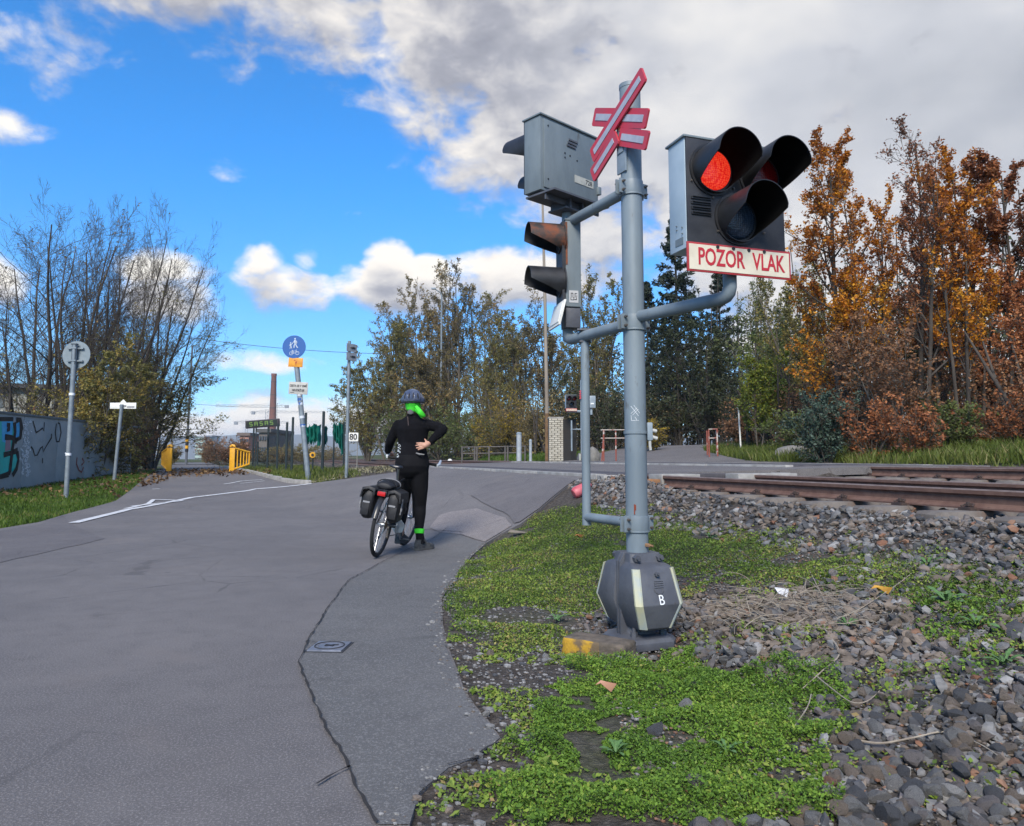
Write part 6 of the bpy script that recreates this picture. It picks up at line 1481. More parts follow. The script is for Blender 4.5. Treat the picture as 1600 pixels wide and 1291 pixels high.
def house(px0, px1, top, Y_, lab, wallm, roofm, nx, ny, winm, name='building'):
    a, c = atY(px0, 700, Y_), atY(px1, 700, Y_); b = Vector(((a.x + c.x) / 2, Y_, -2)); w = c.x - a.x; h = hpx(b, top); o_ = thing(name, lab, 'building', b)
    MB().box((0, 6, h / 2), (w, 12, h)).build('wall', wallm, o_); MB().box((0, 6, h + .3), (w + .8, 12.8, .6)).build('roof', roofm, o_)
    wm_ = MB(); wm_.box((0, 0, 0), (w / nx * .6, .3, h / ny * .35)); wme_ = wm_.mesh('window', winm)
    for i in range(nx):
        for j in range(1, ny): obj('window', wme_, o_, (-w / 2 + (i + .5) * w / nx, -.1, (j + .5) * h / ny))
    return o_
WG = mat('far_window', (.05, .06, .075), .3)
house(305, 319, 684, 380, 'pale green office block far down the path', mat('pale_green_wall', (.33, .42, .38), .8), mat('office_roof', (.2, .24, .26), .8), 6, 7, WG)
house(319, 330, 682, 420, 'white office block far off next to the pale green one', mat('white_wall', (.46, .50, .56), .8), mat('office_roof_b', (.2, .22, .26), .8), 5, 7, WG)
house(374, 388, 681, 150, 'salmon brick building behind the yellow barrier', mat('salmon_wall', (.33, .17, .13), .9), mat('brick_roof', (.12, .09, .08), .8), 5, 4, WG)
house(404, 420, 676, 120, 'grey brick shed behind the dark mesh fence', mat('grey_brick_wall', (.12, .105, .095), .9), mat('shed_roof', (.07, .07, .07), .8), 4, 4, WG)
HX = np.linspace(-2600, 1800, 160); hv = []
for y_, k in ((2100, 0), (2500, 1), (3100, .6)):
    for x in HX: hv.append((x, y_, -20 + k * (62 + 46 * float(fbm(np.array(x / 420.0), np.array(3.3), 4)) * 1.4)))
hills = obj('hills', fast_mesh('hills', hv, grid_faces(3, 160), mat('wooded_hill', (.035, .05, .045), .95, (.06, .07, .06), .02, bump=0), smooth=True)); tag(hills, 'low wooded hills on the horizon', kind='structure')
# overhead wires
WIR = mat('wire', (.03, .03, .032), .6)
for (p0, p1, Y0, Y1, sag, lab) in (((300, 528), (605, 553), 60, 60, .25, 'thin overhead wire crossing the sky behind the blue sign'), ((280, 630), (430, 636), 75, 300, .3, 'faint overhead wire low over the cycle path')):
    a, c = atY(*p0, Y0), atY(*p1, Y1); o = thing('overhead_wire', lab, 'wire', a); mb = MB(); mb.tube([a.lerp(c, f) - a - Vector((0, 0, 4 * sag * f * (1 - f))) for f in np.linspace(0, 1, 16)], .022, 5); mb.build('wire', WIR, o)
# ---------------------------------------------------------------- trees and shrubs
def nrmz(a): return a / np.maximum(np.linalg.norm(a, axis=-1, keepdims=True), 1e-9)
def grow(rg, P, D, L, Rd, levels):
    out = []
    for li, lv in enumerate(levels):
        n = len(P); K = lv['k']; pts = np.zeros((n, K + 1, 3)); dirs = np.zeros((n, K + 1, 3)); p = P.copy(); d = D.copy(); pts[:, 0] = p; dirs[:, 0] = d
        for k in range(K):
            d = d + rg.normal(0, lv['wob'], (n, 3)); d[:, 2] += lv['trop']; d = nrmz(d); p = p + d * (L / K)[:, None]; pts[:, k + 1] = p; dirs[:, k + 1] = d
        rad = Rd[:, None] * (1 - np.arange(K + 1) / K * lv.get('taper', .8)); out.append((pts, rad))
        if li == len(levels) - 1: break
        m = levels[li + 1]['n']; tt = lv['t0'] + (1 - lv['t0']) * ((np.arange(m)[None, :] + rg.random((n, m))) / m); x = tt * K; i = np.minimum(x.astype(int), K - 1); f = (x - i)[..., None]
        rows = np.arange(n)[:, None]; p0 = pts[rows, i] * (1 - f) + pts[rows, i + 1] * f; d0 = nrmz(dirs[rows, i] * (1 - f) + dirs[rows, i + 1] * f)
        q = nrmz(np.cross(d0, nrmz(rg.normal(0, 1, (n, m, 3))))); ang = np.radians(rg.normal(levels[li + 1]['ang'], levels[li + 1].get('angs', 10), (n, m)))[..., None]
        nd = nrmz(d0 * np.cos(ang) + q * np.sin(ang)); nl = L[:, None] * levels[li + 1]['ratio'] * (1 - levels[li + 1].get('shrink', .5) * tt) * rg.uniform(.65, 1.3, (n, m))
        nr = Rd[:, None] * (1 - tt * lv.get('taper', .8)) * levels[li + 1].get('rr', .55)
        P, D, L, Rd = p0.reshape(-1, 3), nd.reshape(-1, 3), nl.reshape(-1), nr.reshape(-1)
    return out
def tubes(lists, sides, mind):
    V = []; Fc = []; off = 0
    for (pts, rad), ns in zip(lists, sides):
        n, K1, _ = pts.shape; rad = np.maximum(rad, mind)
        t = np.zeros_like(pts); t[:, :-1] = pts[:, 1:] - pts[:, :-1]; t[:, -1] = t[:, -2]; t = nrmz(t)
        ref = np.where(np.abs(t[..., 2:3]) < .9, np.array([0, 0, 1.0]), np.array([1.0, 0, 0])); a = nrmz(np.cross(t, ref)); b = np.cross(t, a)
        g = 2 * np.pi * np.arange(ns) / ns; ring = pts[:, :, None] + (a[:, :, None] * np.cos(g)[:, None] + b[:, :, None] * np.sin(g)[:, None]) * rad[:, :, None, None]
        V.append(ring.reshape(-1, 3)); idx = np.arange(n * K1 * ns).reshape(n, K1, ns) + off
        f = np.stack([idx[:, :-1], np.roll(idx, -1, 2)[:, :-1], np.roll(idx, -1, 2)[:, 1:], idx[:, 1:]], -1); Fc.append(f.reshape(-1, 4)); off += n * K1 * ns
    return np.concatenate(V), np.concatenate(Fc)
def leaf_quads(rg, C, size, up=.3, asp=.55, fold=.0):
    n = len(C); u = nrmz(rg.normal(0, 1, (n, 3)) * np.array([1, 1, .7])); w = nrmz(rg.normal(0, 1, (n, 3)) + np.array([0, 0, up * 3])); v = nrmz(np.cross(w, u)); s = size * rg.uniform(.6, 1.35, (n, 1))
    V = np.stack([C - u * s * .5, C + v * s * asp * .5 + u * s * .05, C + u * s * .5, C - v * s * asp * .5 + u * s * .05], 1).reshape(-1, 3)
    return V, np.arange(4 * n).reshape(n, 4)
def sample_on(rg, seg, per, jit, t0=.15):
    pts, _ = seg; n, K1, _ = pts.shape; m = rg.poisson(per, n); idx = np.repeat(np.arange(n), m); x = (t0 + (1 - t0) * rg.random(len(idx))) * (K1 - 1); i = np.minimum(x.astype(int), K1 - 2); f = (x - i)[:, None]
    return pts[idx, i] * (1 - f) + pts[idx, i + 1] * f + rg.normal(0, jit, (len(idx), 3)), idx
BARK = mat('bark', (.075, .062, .048), .95, (.125, .105, .082), 5, bump=.6, bsc=18, stretch=(1, 1, .25)); BARKD = mat('dark_bark', (.040, .033, .028), .95, (.070, .058, .048), 5, bump=.6, bsc=18, stretch=(1, 1, .25)); BARKL = mat('pale_bark', (.11, .10, .085), .95, (.17, .155, .13), 4, bump=.5, bsc=18, stretch=(1, 1, .3))
LM = {
 'olive': leaf_mat('olive_leaves', [(0, (.12, .115, .038)), (.45, (.22, .20, .058)), (.75, (.31, .24, .062)), (1, (.40, .27, .065))], .35),
 'dull': leaf_mat('dull_brown_green_leaves', [(0, (.125, .105, .046)), (.4, (.225, .18, .07)), (.75, (.31, .22, .088)), (1, (.38, .24, .10))], .35),
 'dark': leaf_mat('dark_green_leaves', [(0, (.026, .036, .018)), (.6, (.055, .070, .028)), (1, (.10, .105, .040))]),
 'green': leaf_mat('mid_green_leaves', [(0, (.075, .105, .034)), (.6, (.14, .175, .048)), (1, (.22, .22, .06))], .35),
 'yellow': leaf_mat('yellowing_leaves', [(0, (.12, .095, .014)), (.5, (.25, .18, .02)), (1, (.38, .26, .025))]),
 'lime': leaf_mat('yellow_green_leaves', [(0, (.08, .12, .02)), (.6, (.16, .20, .028)), (1, (.32, .29, .03))]),
 'orange': leaf_mat('orange_leaves', [(0, (.28, .085, .014)), (.35, (.48, .165, .015)), (.7, (.62, .26, .018)), (1, (.70, .36, .03))], .35),
 'rust': leaf_mat('rust_leaves', [(0, (.16, .060, .028)), (.4, (.32, .115, .045)), (.75, (.46, .18, .07)), (1, (.56, .28, .12))], .35),
 'brown': leaf_mat('brown_leaves', [(0, (.13, .066, .038)), (.5, (.27, .135, .068)), (1, (.42, .22, .10))], .35),
 'blue': leaf_mat('bluish_needles', [(0, (.03, .052, .036)), (.6, (.06, .095, .07)), (1, (.10, .145, .105))], .15),
 'needle': leaf_mat('dark_needles', [(0, (.014, .022, .016)), (.6, (.028, .042, .028)), (1, (.05, .066, .042))], .15),
}
KIND = {
 # stems, spread (deg), level list
 'vase': dict(ns=7, sp=(3, 38), L=.75, R=.0085, lv=[dict(k=9, wob=.05, trop=.03, t0=.18), dict(n=13, k=6, ang=40, ratio=.44, wob=.08, trop=.06, t0=.2, rr=.40), dict(n=9, k=4, ang=40, ratio=.46, wob=.1, trop=.06, t0=.12, rr=.42), dict(n=7, k=3, ang=38, ratio=.50, wob=.1, trop=.06)]),
 'tree': dict(ns=1, sp=(0, 3), L=.86, R=.0125, lv=[dict(k=10, wob=.03, trop=.02, t0=.22), dict(n=28, k=6, ang=52, ratio=.40, wob=.10, trop=.05, t0=.2, shrink=.6), dict(n=8, k=4, ang=42, ratio=.46, wob=.12, trop=.04, t0=.1), dict(n=5, k=3, ang=42, ratio=.5, wob=.12, trop=.02)]),
 'multi': dict(ns=4, sp=(3, 20), L=.82, R=.0085, lv=[dict(k=9, wob=.05, trop=.02, t0=.2), dict(n=14, k=6, ang=42, ratio=.42, wob=.10, trop=.05, t0=.2, shrink=.5), dict(n=7, k=4, ang=42, ratio=.46, wob=.12, trop=.03, t0=.1), dict(n=4, k=3, ang=44, ratio=.5, wob=.12, trop=.02)]),
 'slim': dict(ns=2, sp=(1, 5), L=.92, R=.0075, lv=[dict(k=10, wob=.03, trop=.03, t0=.25), dict(n=20, k=5, ang=36, ratio=.26, wob=.09, trop=.09, t0=.2, shrink=.5), dict(n=6, k=3, ang=36, ratio=.5, wob=.1, trop=.06, t0=.1), dict(n=4, k=2, ang=40, ratio=.5, wob=.1, trop=.04)]),
 'bush': dict(ns=16, sp=(2, 58), L=.66, R=.008, lv=[dict(k=6, wob=.09, trop=.03, t0=.12), dict(n=8, k=4, ang=42, ratio=.5, wob=.12, trop=.03, t0=.1), dict(n=6, k=3, ang=44, ratio=.5, wob=.14, trop=.01)]),
}
FOL = {'multi': 3.9, 'tree': 11.5, 'slim': 8.0, 'bush': 1.4, 'vase': 1.0}
def tree(kind, px, top, Y, hw, leaf, size, per, label, name='tree', bark=BARK, seed=0, base=None, group=None, lean=0, tip=False, mind=.004, low=0):
    rg = np.random.default_rng(seed * 31 + int(px) + 5); b = atY(px, 700, Y); b.z = float(gs(b.x, b.y)) - .05
    H = hpx(b, top); W = wpx(Y, hw); o = thing(name, label, 'shrub' if kind == 'bush' else 'tree', b, group=group)
    if kind == 'conifer': return conifer(o, rg, H, W, leaf, size, per, bark)
    per = per * FOL[kind]; kd = KIND[kind]; ns = kd['ns']; az = rg.uniform(0, 6.28, ns) + np.arange(ns) * 2.4; sp = np.radians(rg.uniform(*kd['sp'], ns)); D = np.stack([np.cos(az) * np.sin(sp), np.sin(az) * np.sin(sp), np.cos(sp)], 1)
    P = np.stack([np.cos(az) * .02 * (ns > 1), np.sin(az) * .02 * (ns > 1), np.zeros(ns)], 1); L = kd['L'] * rg.uniform(.8, 1.1, ns); Rd = kd['R'] * rg.uniform(.8, 1.15, ns)
    segs = grow(rg, P, D, L, Rd, kd['lv'])
    allp = np.concatenate([s[0].reshape(-1, 3) for s in segs]); zmax = np.percentile(allp[:, 2], 99.9); r95 = np.percentile(np.abs(allp[:, 0]), 96)
    sc = np.array([W / r95, W / r95, H / zmax]); segs = [(s[0] * sc + np.array([lean, 0, 0]) * s[0][..., 2:3] * H, s[1] * H) for s in segs]
    segs = [(np.concatenate([s[0][..., :2], np.maximum(s[0][..., 2:], .03 * i)], -1), s[1]) for i, s in enumerate(segs)]
    V, Fc = tubes(segs, (7, 5, 3, 3), mind); obj('trunk', fast_mesh('trunk', V, Fc, bark, smooth=True), o)
    C = []; 
    for s, m_ in ((segs[-1], per), (segs[-2], per * .8)):
        if per > 0:
            c, i = sample_on(rg, s, m_, size * .45); C.append(c)
    if C:
        C = np.concatenate(C)
        if low: C = C[rg.random(len(C)) < np.clip(1.15 - (C[:, 2] / H) * low, .03, 1)]
        V, Fc = leaf_quads(rg, C, size); cl = fbm(C[:, 0] * .9 + 50, C[:, 2] * .9 + C[:, 1] * .7 + 50, 3); rv = np.clip(rg.normal(0, .20, len(C)) + (cl - .2) * 1.7, 0, 1)
        obj('crown', fast_mesh('crown', V, Fc, LM[leaf], {'rnd': np.repeat(rv, 4)}), o)
    return o
def conifer(o, rg, H, W, leaf, size, per, bark):
    nb = int(per); z = np.sort(rg.uniform(.10, .985, nb)); az = np.arange(nb) * 2.39996 + rg.normal(0, .3, nb); Lb = W * (1 - z) ** .75 * rg.uniform(.75, 1.15, nb) + .05 * W
    P = np.stack([np.zeros(nb), np.zeros(nb), z * H], 1); dr = np.radians(np.interp(z, [0, .6, 1], [-18, -2, 45]) + rg.normal(0, 6, nb)); D = np.stack([np.cos(az) * np.cos(dr), np.sin(az) * np.cos(dr), np.sin(dr)], 1)
    br = grow(rg, P, D, Lb, np.full(nb, .03), [dict(k=5, wob=.05, trop=.035, t0=.1), dict(n=9, k=3, ang=48, ratio=.42, wob=.08, trop=-.02, shrink=.6)])
    tr = (np.linspace([0, 0, 0], [0, 0, H * 1.0], 8)[None], np.linspace(H * .014, .01, 8)[None]); V, Fc = tubes([tr] + br, (8, 4, 3), .006); obj('trunk', fast_mesh('trunk', V, Fc, bark, smooth=True), o)
    C = np.concatenate([sample_on(rg, br[1], 9, .04)[0], sample_on(rg, br[0], 12, .05)[0]]); C[:, 2] -= rg.random(len(C)) * .12
    V, Fc = leaf_quads(rg, C, size, .2, .32); obj('crown', fast_mesh('crown', V, Fc, LM[leaf], {'rnd': np.repeat(rg.random(len(C)), 4)}), o); return o
# kind, base px, top px, distance, half width px, leaves, leaf size, leaves per twig, label
GL_, GM_, GR_ = 'bare trees behind the graffiti wall', 'thinning trees beyond the tracks', 'autumn trees along the forest edge'
T = [
 ('vase', 62, 296, 29, 150, 'dull', .10, .10, 'bare many stemmed tree rising behind the graffiti wall', dict(group=GL_, bark=BARKD, seed=1, mind=.0042)),
 ('vase', 118, 288, 30, 125, 'dull', .10, .10, 'tallest bare tree right behind the round sign seen from the back', dict(group=GL_, bark=BARKD, seed=2, mind=.0042)),
 ('vase', 182, 306, 36.5, 104, 'dull', .10, .12, 'bare tree with fan of fine twigs above the small white board', dict(group=GL_, bark=BARKD, seed=3, low=1.6, mind=.0042)),
 ('vase', 232, 385, 39, 92, 'olive', .11, 2.0, 'leaning bushy tree with bare outer twigs reaching over the cycle path', dict(group=GL_, bark=BARKD, seed=4, lean=.02, low=1.35, mind=.0042)),
 ('vase', 15, 400, 26, 120, 'olive', .09, .6, 'lower half bare tree at the end of the pale hall', dict(group=GL_, bark=BARKD, seed=5, low=1.4, mind=.0042)),
 ('multi', 150, 530, 27, 70, 'olive', .10, 1.7, 'olive leaved tree directly behind the pole of the round sign', dict(group=GL_, seed=6)),
 ('multi', 180, 510, 36, 48, 'olive', .10, 1.7, 'olive brown leafy tree behind the small white board', dict(group=GL_, seed=7)),
 ('multi', 238, 560, 38, 56, 'olive', .12, .9, 'brownish leafy tree just left of the banded pole', dict(group=GL_, seed=8)),
 ('bush', 100, 600, 25.5, 60, 'olive', .10, 4, 'low olive shrub behind the end of the graffiti wall', dict(seed=9)),
 ('bush', 165, 640, 28, 55, 'olive', .10, 4, 'dense olive shrub at the foot of the short white board', dict(seed=10)),
 ('bush', 186, 655, 35.5, 36, 'yellow', .09, 3.2, 'yellow leaved shrub left of the yellow barrier', dict(seed=11)),
 ('bush', 208, 640, 35, 30, 'brown', .10, 4, 'reddish brown shrub behind the left yellow barrier', dict(seed=12)),
 ('bush', 212, 600, 36, 36, 'dull', .10, 3, 'tall dull green shrub under the bare trees', dict(seed=13)),
 ('bush', 266, 690, 52, 16, 'dull', .10, 4, 'small round shrub by the banded pole', dict(seed=14)),
 ('bush', 345, 678, 62, 32, 'brown', .12, 2.5, 'brown leafless looking hedge on the right of the cycle path', dict(seed=15)),
 ('bush', 368, 684, 50, 24, 'brown', .12, 3, 'brown shrub behind the right yellow barrier', dict(seed=16)),
 ('bush', 322, 692, 85, 22, 'dull', .14, 4, 'far dull shrub at the end of the cycle path', dict(seed=17)),
 ('bush', 425, 700, 60, 40, 'dull', .12, 3, 'low scrub behind the dark mesh fence', dict(seed=18)),
 ('bush', 470, 690, 70, 38, 'olive', .12, 3, 'low olive scrub behind the green netting', dict(seed=19)),
 ('bush', 515, 694, 90, 34, 'dull', .14, 3, 'far scrub left of the tall signpost', dict(seed=20)),
 ('multi', 655, 430, 66, 52, 'dull', .17, 1.7, 'tall thin leaved tree behind the cyclist', dict(group=GM_, seed=21, mind=.014)),
 ('multi', 718, 412, 64, 50, 'dull', .17, 1.5, 'tallest of the middle trees with brown top right of the street lamp', dict(group=GM_, seed=22, mind=.014)),
 ('multi', 606, 505, 64, 50, 'olive', .16, 2.0, 'leftmost rounded olive tree beyond the tracks', dict(group=GM_, seed=23, mind=.012)),
 ('multi', 690, 520, 58, 60, 'dull', .16, 1.8, 'broad half bare tree above the cyclist', dict(group=GM_, seed=24, mind=.012)),
 ('multi', 770, 480, 60, 60, 'olive', .16, 2.2, 'dark olive tree left of the two lamp head', dict(group=GM_, seed=25, mind=.012)),
 ('multi', 815, 462, 62, 46, 'dull', .16, 1.2, 'sparse tree close behind the wooden pole', dict(group=GM_, seed=26, mind=.012)),
 ('multi', 868, 450, 52, 52, 'dull', .15, 1.0, 'nearly bare dark tree behind the brick pillar', dict(group=GM_, seed=27, bark=BARKD, mind=.012)),
 ('multi', 930, 418, 50, 52, 'olive', .14, 1.8, 'olive tree between the two pipes of the signal', dict(group=GM_, seed=28, mind=.010)),
 ('multi', 745, 455, 70, 56, 'olive', .17, 1.5, 'olive crown filling the gap right of the street lamp', dict(group=GM_, seed=71, mind=.012)),
 ('multi', 630, 470, 72, 46, 'dull', .17, 1.5, 'tan crown behind the tall thin leaved tree', dict(group=GM_, seed=72, mind=.012)),
 ('multi', 680, 470, 74, 56, 'yellow', .16, .8, 'yellowish crown at the back of the middle trees', dict(group=GM_, seed=73, mind=.012)),
 ('multi', 900, 470, 58, 60, 'dull', .16, 1.5, 'brown crown behind the far crossing signal', dict(group=GM_, seed=74, mind=.012)),
 ('multi', 575, 560, 70, 44, 'olive', .16, 1.6, 'small olive tree at the left end of the middle trees', dict(group=GM_, seed=75, mind=.012)),
 ('bush', 575, 602, 66, 38, 'olive', .17, 4.5, 'rounded olive bush right of the tall signpost', dict(seed=31)),
 ('bush', 625, 628, 58, 46, 'green', .15, 4.5, 'green bush behind the left arm of the cyclist', dict(seed=32)),
 ('bush', 690, 625, 55, 48, 'green', .15, 4.5, 'dark green bush right of the cyclist', dict(seed=33)),
 ('bush', 745, 640, 50, 44, 'green', .14, 4, 'low green bush behind the pipe railing', dict(seed=34)),
 ('bush', 795, 612, 46, 50, 'yellow', .13, 2.8, 'golden yellow bush behind the two pale posts', dict(seed=35)),
 ('bush', 775, 560, 56, 60, 'olive', .15, 4, 'tall olive bush above the golden one', dict(seed=36)),
 ('bush', 835, 640, 44, 30, 'dull', .12, 4, 'dull bush left of the wooden pole', dict(seed=37)),
 ('bush', 665, 570, 62, 60, 'dull', .16, 3.2, 'brownish bush above the head of the cyclist', dict(seed=38)),
 ('bush', 900, 560, 44, 60, 'dark', .14, 5, 'dark bush behind the far crossing signal', dict(seed=39)),
 ('bush', 955, 600, 40, 50, 'dark', .13, 5, 'dark bush left of the signal mast', dict(seed=40)),
 ('bush', 1000, 600, 46, 60, 'dark', .14, 6, 'dark thicket above the far road left', dict(seed=41)),
 ('bush', 1060, 590, 44, 60, 'dark', .14, 6, 'dark thicket at the end of the far road', dict(seed=42)),
 ('bush', 1125, 585, 42, 60, 'dark', .13, 6, 'dark thicket behind the small barrier frame', dict(seed=43)),
 ('bush', 1018, 655, 34, 22, 'yellow', .10, 2.4, 'small yellow bush low beside the signal mast', dict(seed=44)),
 ('bush', 1170, 650, 30, 40, 'brown', .10, 4, 'brown bush under the yellow green tree', dict(seed=45)),
 ('conifer', 1062, 322, 46, 66, 'needle', .30, 150, 'tall dark spruce between the mast and the red signal head', dict(bark=BARKD, seed=46)),
 ('conifer', 1015, 440, 50, 46, 'needle', .28, 110, 'shorter dark spruce just right of the mast', dict(bark=BARKD, seed=47)),
 ('conifer', 1130, 415, 52, 56, 'needle', .28, 130, 'dark conifer under the red signal head', dict(bark=BARKD, seed=48)),
 ('multi', 1100, 470, 42, 60, 'dark', .13, 1.8, 'dark leafy tree over the far road', dict(seed=49, bark=BARKD)),
 ('multi', 1180, 430, 36, 62, 'green', .11, 1.2, 'green tree with upright thin twigs below the arm', dict(seed=50)),
 ('multi', 1235, 500, 30, 60, 'green', .10, 1.4, 'dark tree filling the gap left of the orange trees', dict(seed=51, bark=BARKD)),
 ('multi', 1187, 548, 25, 44, 'lime', .085, 1.3, 'small yellow green tree beside the thin white post', dict(seed=52)),
 ('bush', 1292, 612, 17.2, 42, 'blue', .07, 7, 'bluish green round shrub beside the low pale rock', dict(seed=53)),
 ('tree', 1312, 205, 20, 70, 'orange', .085, .95, 'orange leaved tree immediately right of the red signal head', dict(group=GR_, seed=54, bark=BARKD)),
 ('slim', 1372, 245, 19, 52, 'orange', .080, .8, 'thin orange brown tree between the fuller orange ones', dict(group=GR_, seed=55, bark=BARKD)),
 ('slim', 1440, 172, 18.5, 62, 'rust', .080, .35, 'tall almost bare slender tree with few rusty leaves', dict(group=GR_, seed=56, bark=BARKD)),
 ('tree', 1485, 285, 21, 66, 'rust', .085, .8, 'dense russet tree in the middle of the autumn row', dict(group=GR_, seed=57, bark=BARKD)),
 ('tree', 1552, 226, 19.5, 64, 'orange', .085, .95, 'orange brown tree near the far end of the autumn row', dict(group=GR_, seed=58, bark=BARKD)),
 ('tree', 1625, 250, 19, 80, 'rust', .09, 1.2, 'rust red tree last in the autumn row', dict(group=GR_, seed=59, bark=BARKD)),
 ('slim', 1510, 235, 18, 46, 'orange', .085, .7, 'slender tree with orange tips beside the last orange tree', dict(group=GR_, seed=60, bark=BARKD)),
 ('multi', 1345, 420, 20.5, 80, 'orange', .085, .9, 'low spreading rust red tree under the first orange one', dict(group=GR_, seed=61, bark=BARKD)),
 ('multi', 1400, 480, 18, 70, 'brown', .085, .9, 'brown leaved small tree with pale trunk', dict(group=GR_, seed=62, bark=BARKL)),
 ('multi', 1575, 470, 18.5, 80, 'rust', .085, 1.0, 'low rust leaved tree at the far end of the verge', dict(group=GR_, seed=63)),
 ('multi', 1470, 430, 22, 80, 'olive', .09, 1.0, 'olive brown tree deeper in the autumn row', dict(group=GR_, seed=64, bark=BARKD)),
 ('multi', 1268, 380, 26, 66, 'olive', .10, 1.2, 'thin olive tree behind the red signal head', dict(group=GR_, seed=65)),
 ('bush', 1365, 615, 16.8, 46, 'rust', .075, 2.6, 'rusty brown bush below the pale trunk', dict(seed=66)),
 ('bush', 1430, 632, 16.4, 36, 'rust', .075, 1.8, 'russet bush with large dry leaves by the grass verge', dict(seed=67)),
 ('bush', 1500, 625, 17.5, 56, 'green', .075, 4, 'dark brown bush under the middle of the autumn row', dict(seed=68)),
 ('bush', 1580, 610, 16.8, 60, 'rust', .075, 2.6, 'reddish bush at the end of the grass verge', dict(seed=69)),
 ('bush', 1250, 640, 21, 40, 'green', .08, 4, 'green thicket left of the bluish shrub', dict(seed=70)),
]
for row in T:
    kw = dict(row[9]); nm = 'conifer_tree' if row[0] == 'conifer' else 'shrub' if row[0] == 'bush' else 'tree'
    if row[0] == 'bush' and row[3] > 24: kw.setdefault('mind', .008)
    tree(*row[:9], name=nm, **kw)
# the wood that closes the view behind: one mass of trunks and leaves
def mass(name, n, sr, tr, hmax, m, size, label, nst, seed, Yr=None):
    rg = np.random.default_rng(seed); s = rg.uniform(*sr, n); t = rg.uniform(*tr, n); X, Y = xy(s, t); z0 = gs(X, Y); hh = hmax * (.55 + .75 * fbm(X * .25 + 9, Y * .25 + 3, 3)); z = z0 + hh * rg.random(n) ** .8
    C = np.stack([X, Y, z], 1); V, Fc = leaf_quads(rg, C, size); ob = obj(name, fast_mesh(name, V, Fc, m, {'rnd': np.repeat(rg.random(n), 4)}))
    tag(ob, label, name.replace('_', ' '), kind='stuff')
    s = rg.uniform(*sr, nst); t = rg.uniform(*tr, nst); X, Y = xy(s, t); z0 = gs(X, Y); Hs = hmax * rg.uniform(.7, 1.25, nst); f = np.linspace(0, 1, 5); dx = rg.normal(0, .25, (nst, 2))
    pts = np.stack([X[:, None] + dx[:, :1] * f * 2, Y[:, None] + dx[:, 1:] * f * 2, z0[:, None] + Hs[:, None] * f], -1); V, Fc = tubes([(pts, np.linspace(.07, .02, 5)[None] * np.ones((nst, 1)))], (5,), .01)
    tag(obj(name + '_stems', fast_mesh(name + '_stems', V, Fc, BARKD, smooth=True)), 'thin dark stems inside the ' + label, 'stems', kind='stuff')
mass('undergrowth', 42000, (-15.5, -10.6), (1, 24), 2.3, LM['brown'], .085, 'tangled brown undergrowth along the forest edge', 240, 3)
mass('far_wood', 60000, (-44, -20), (-2, 60), 9.0, LM['dark'], .26, 'dark wood behind the autumn trees and the far road', 420, 4)
mass('scrub', 30000, (-22, -8.5), (38, 74), 3.6, LM['dull'], .17, 'dull green scrub beyond the tracks behind the railing', 160, 5)
# ---------------------------------------------------------------- grass, weeds, fallen leaves, litter
def blades(name, X, Y, hmin, hmax, wd, m, label, seed, lean=.35, zoff=0):
    rg = np.random.default_rng(seed); n = len(X); z = gs(X, Y) + zoff + (fbm(X * 3.1, Y * 3.1, 3) - .45) * .05; h = rg.uniform(hmin, hmax, n) * (.55 + .9 * fbm(X * 1.1 + 7, Y * 1.1, 2)); a = rg.uniform(0, 6.28, n); c = np.stack([np.cos(a), np.sin(a)], 1) * wd * rg.uniform(.6, 1.4, (n, 1)); d = rg.normal(0, lean, (n, 2)) * h[:, None]
    B = np.stack([X, Y, z - .01], 1); c3 = np.concatenate([c, np.zeros((n, 1))], 1); mid = B + np.concatenate([d * .4, h[:, None] * .6], 1); tip = B + np.concatenate([d, h[:, None]], 1)
    V = np.stack([B - c3, B + c3, mid + c3 * .7, tip + c3 * .1, tip - c3 * .1, mid - c3 * .7], 1).reshape(-1, 3); i = np.arange(n)[:, None] * 6; Fc = np.concatenate([i + np.array([0, 1, 2, 5]), i + np.array([5, 2, 3, 4])])
    cl = fbm(X * .8 + 4, Y * .8, 3); rv = np.clip(rg.normal(0, .22, n) + cl * 1.05, 0, 1)
    tag(obj(name, fast_mesh(name, V, Fc, m, {'rnd': np.repeat(rv, 6)})), label, name.replace('_', ' '), kind='stuff')
GRA = leaf_mat('meadow_grass', [(0, (.045, .065, .012)), (.45, (.095, .13, .020)), (.8, (.14, .165, .034)), (1, (.26, .22, .10))], .3)
GRB = leaf_mat('lawn_grass', [(0, (.038, .075, .010)), (.5, (.072, .130, .014)), (.85, (.105, .165, .022)), (1, (.20, .17, .06))], .3)
GRC = leaf_mat('weed_leaves', [(0, (.075, .125, .024)), (.4, (.16, .245, .036)), (.7, (.24, .31, .05)), (.88, (.32, .31, .08)), (1, (.30, .21, .09))], .25)
GRD = leaf_mat('chickweed_leaves', [(0, (.060, .120, .018)), (.4, (.115, .215, .026)), (.8, (.18, .295, .036)), (1, (.28, .36, .06))], .25)
GRE = leaf_mat('dry_litter', [(0, (.055, .030, .018)), (.5, (.12, .065, .03)), (1, (.22, .13, .05))], .1)
rg = np.random.default_rng(11)
# verge in front of the forest
s = rg.uniform(-11.6, -7.1, 46000); t = rg.uniform(-2, 26, 46000); X, Y = xy(s, t); k = ~inpoly(X, Y, road_poly) & (np.abs(X / Y) < .8)
blades('verge_grass', X[k], Y[k], .14, .36, .012, GRA, 'long yellowish green grass growing between the far track and the forest', 1)
s = rg.uniform(-10.5, -7.0, 16000); t = rg.uniform(26, 44, 16000); X, Y = xy(s, t); k = ~inpoly(X, Y, road_poly)
blades('bank_grass', X[k], Y[k], .12, .30, .02, GRB, 'green grass growing on the bank round the brick pillar', 2)
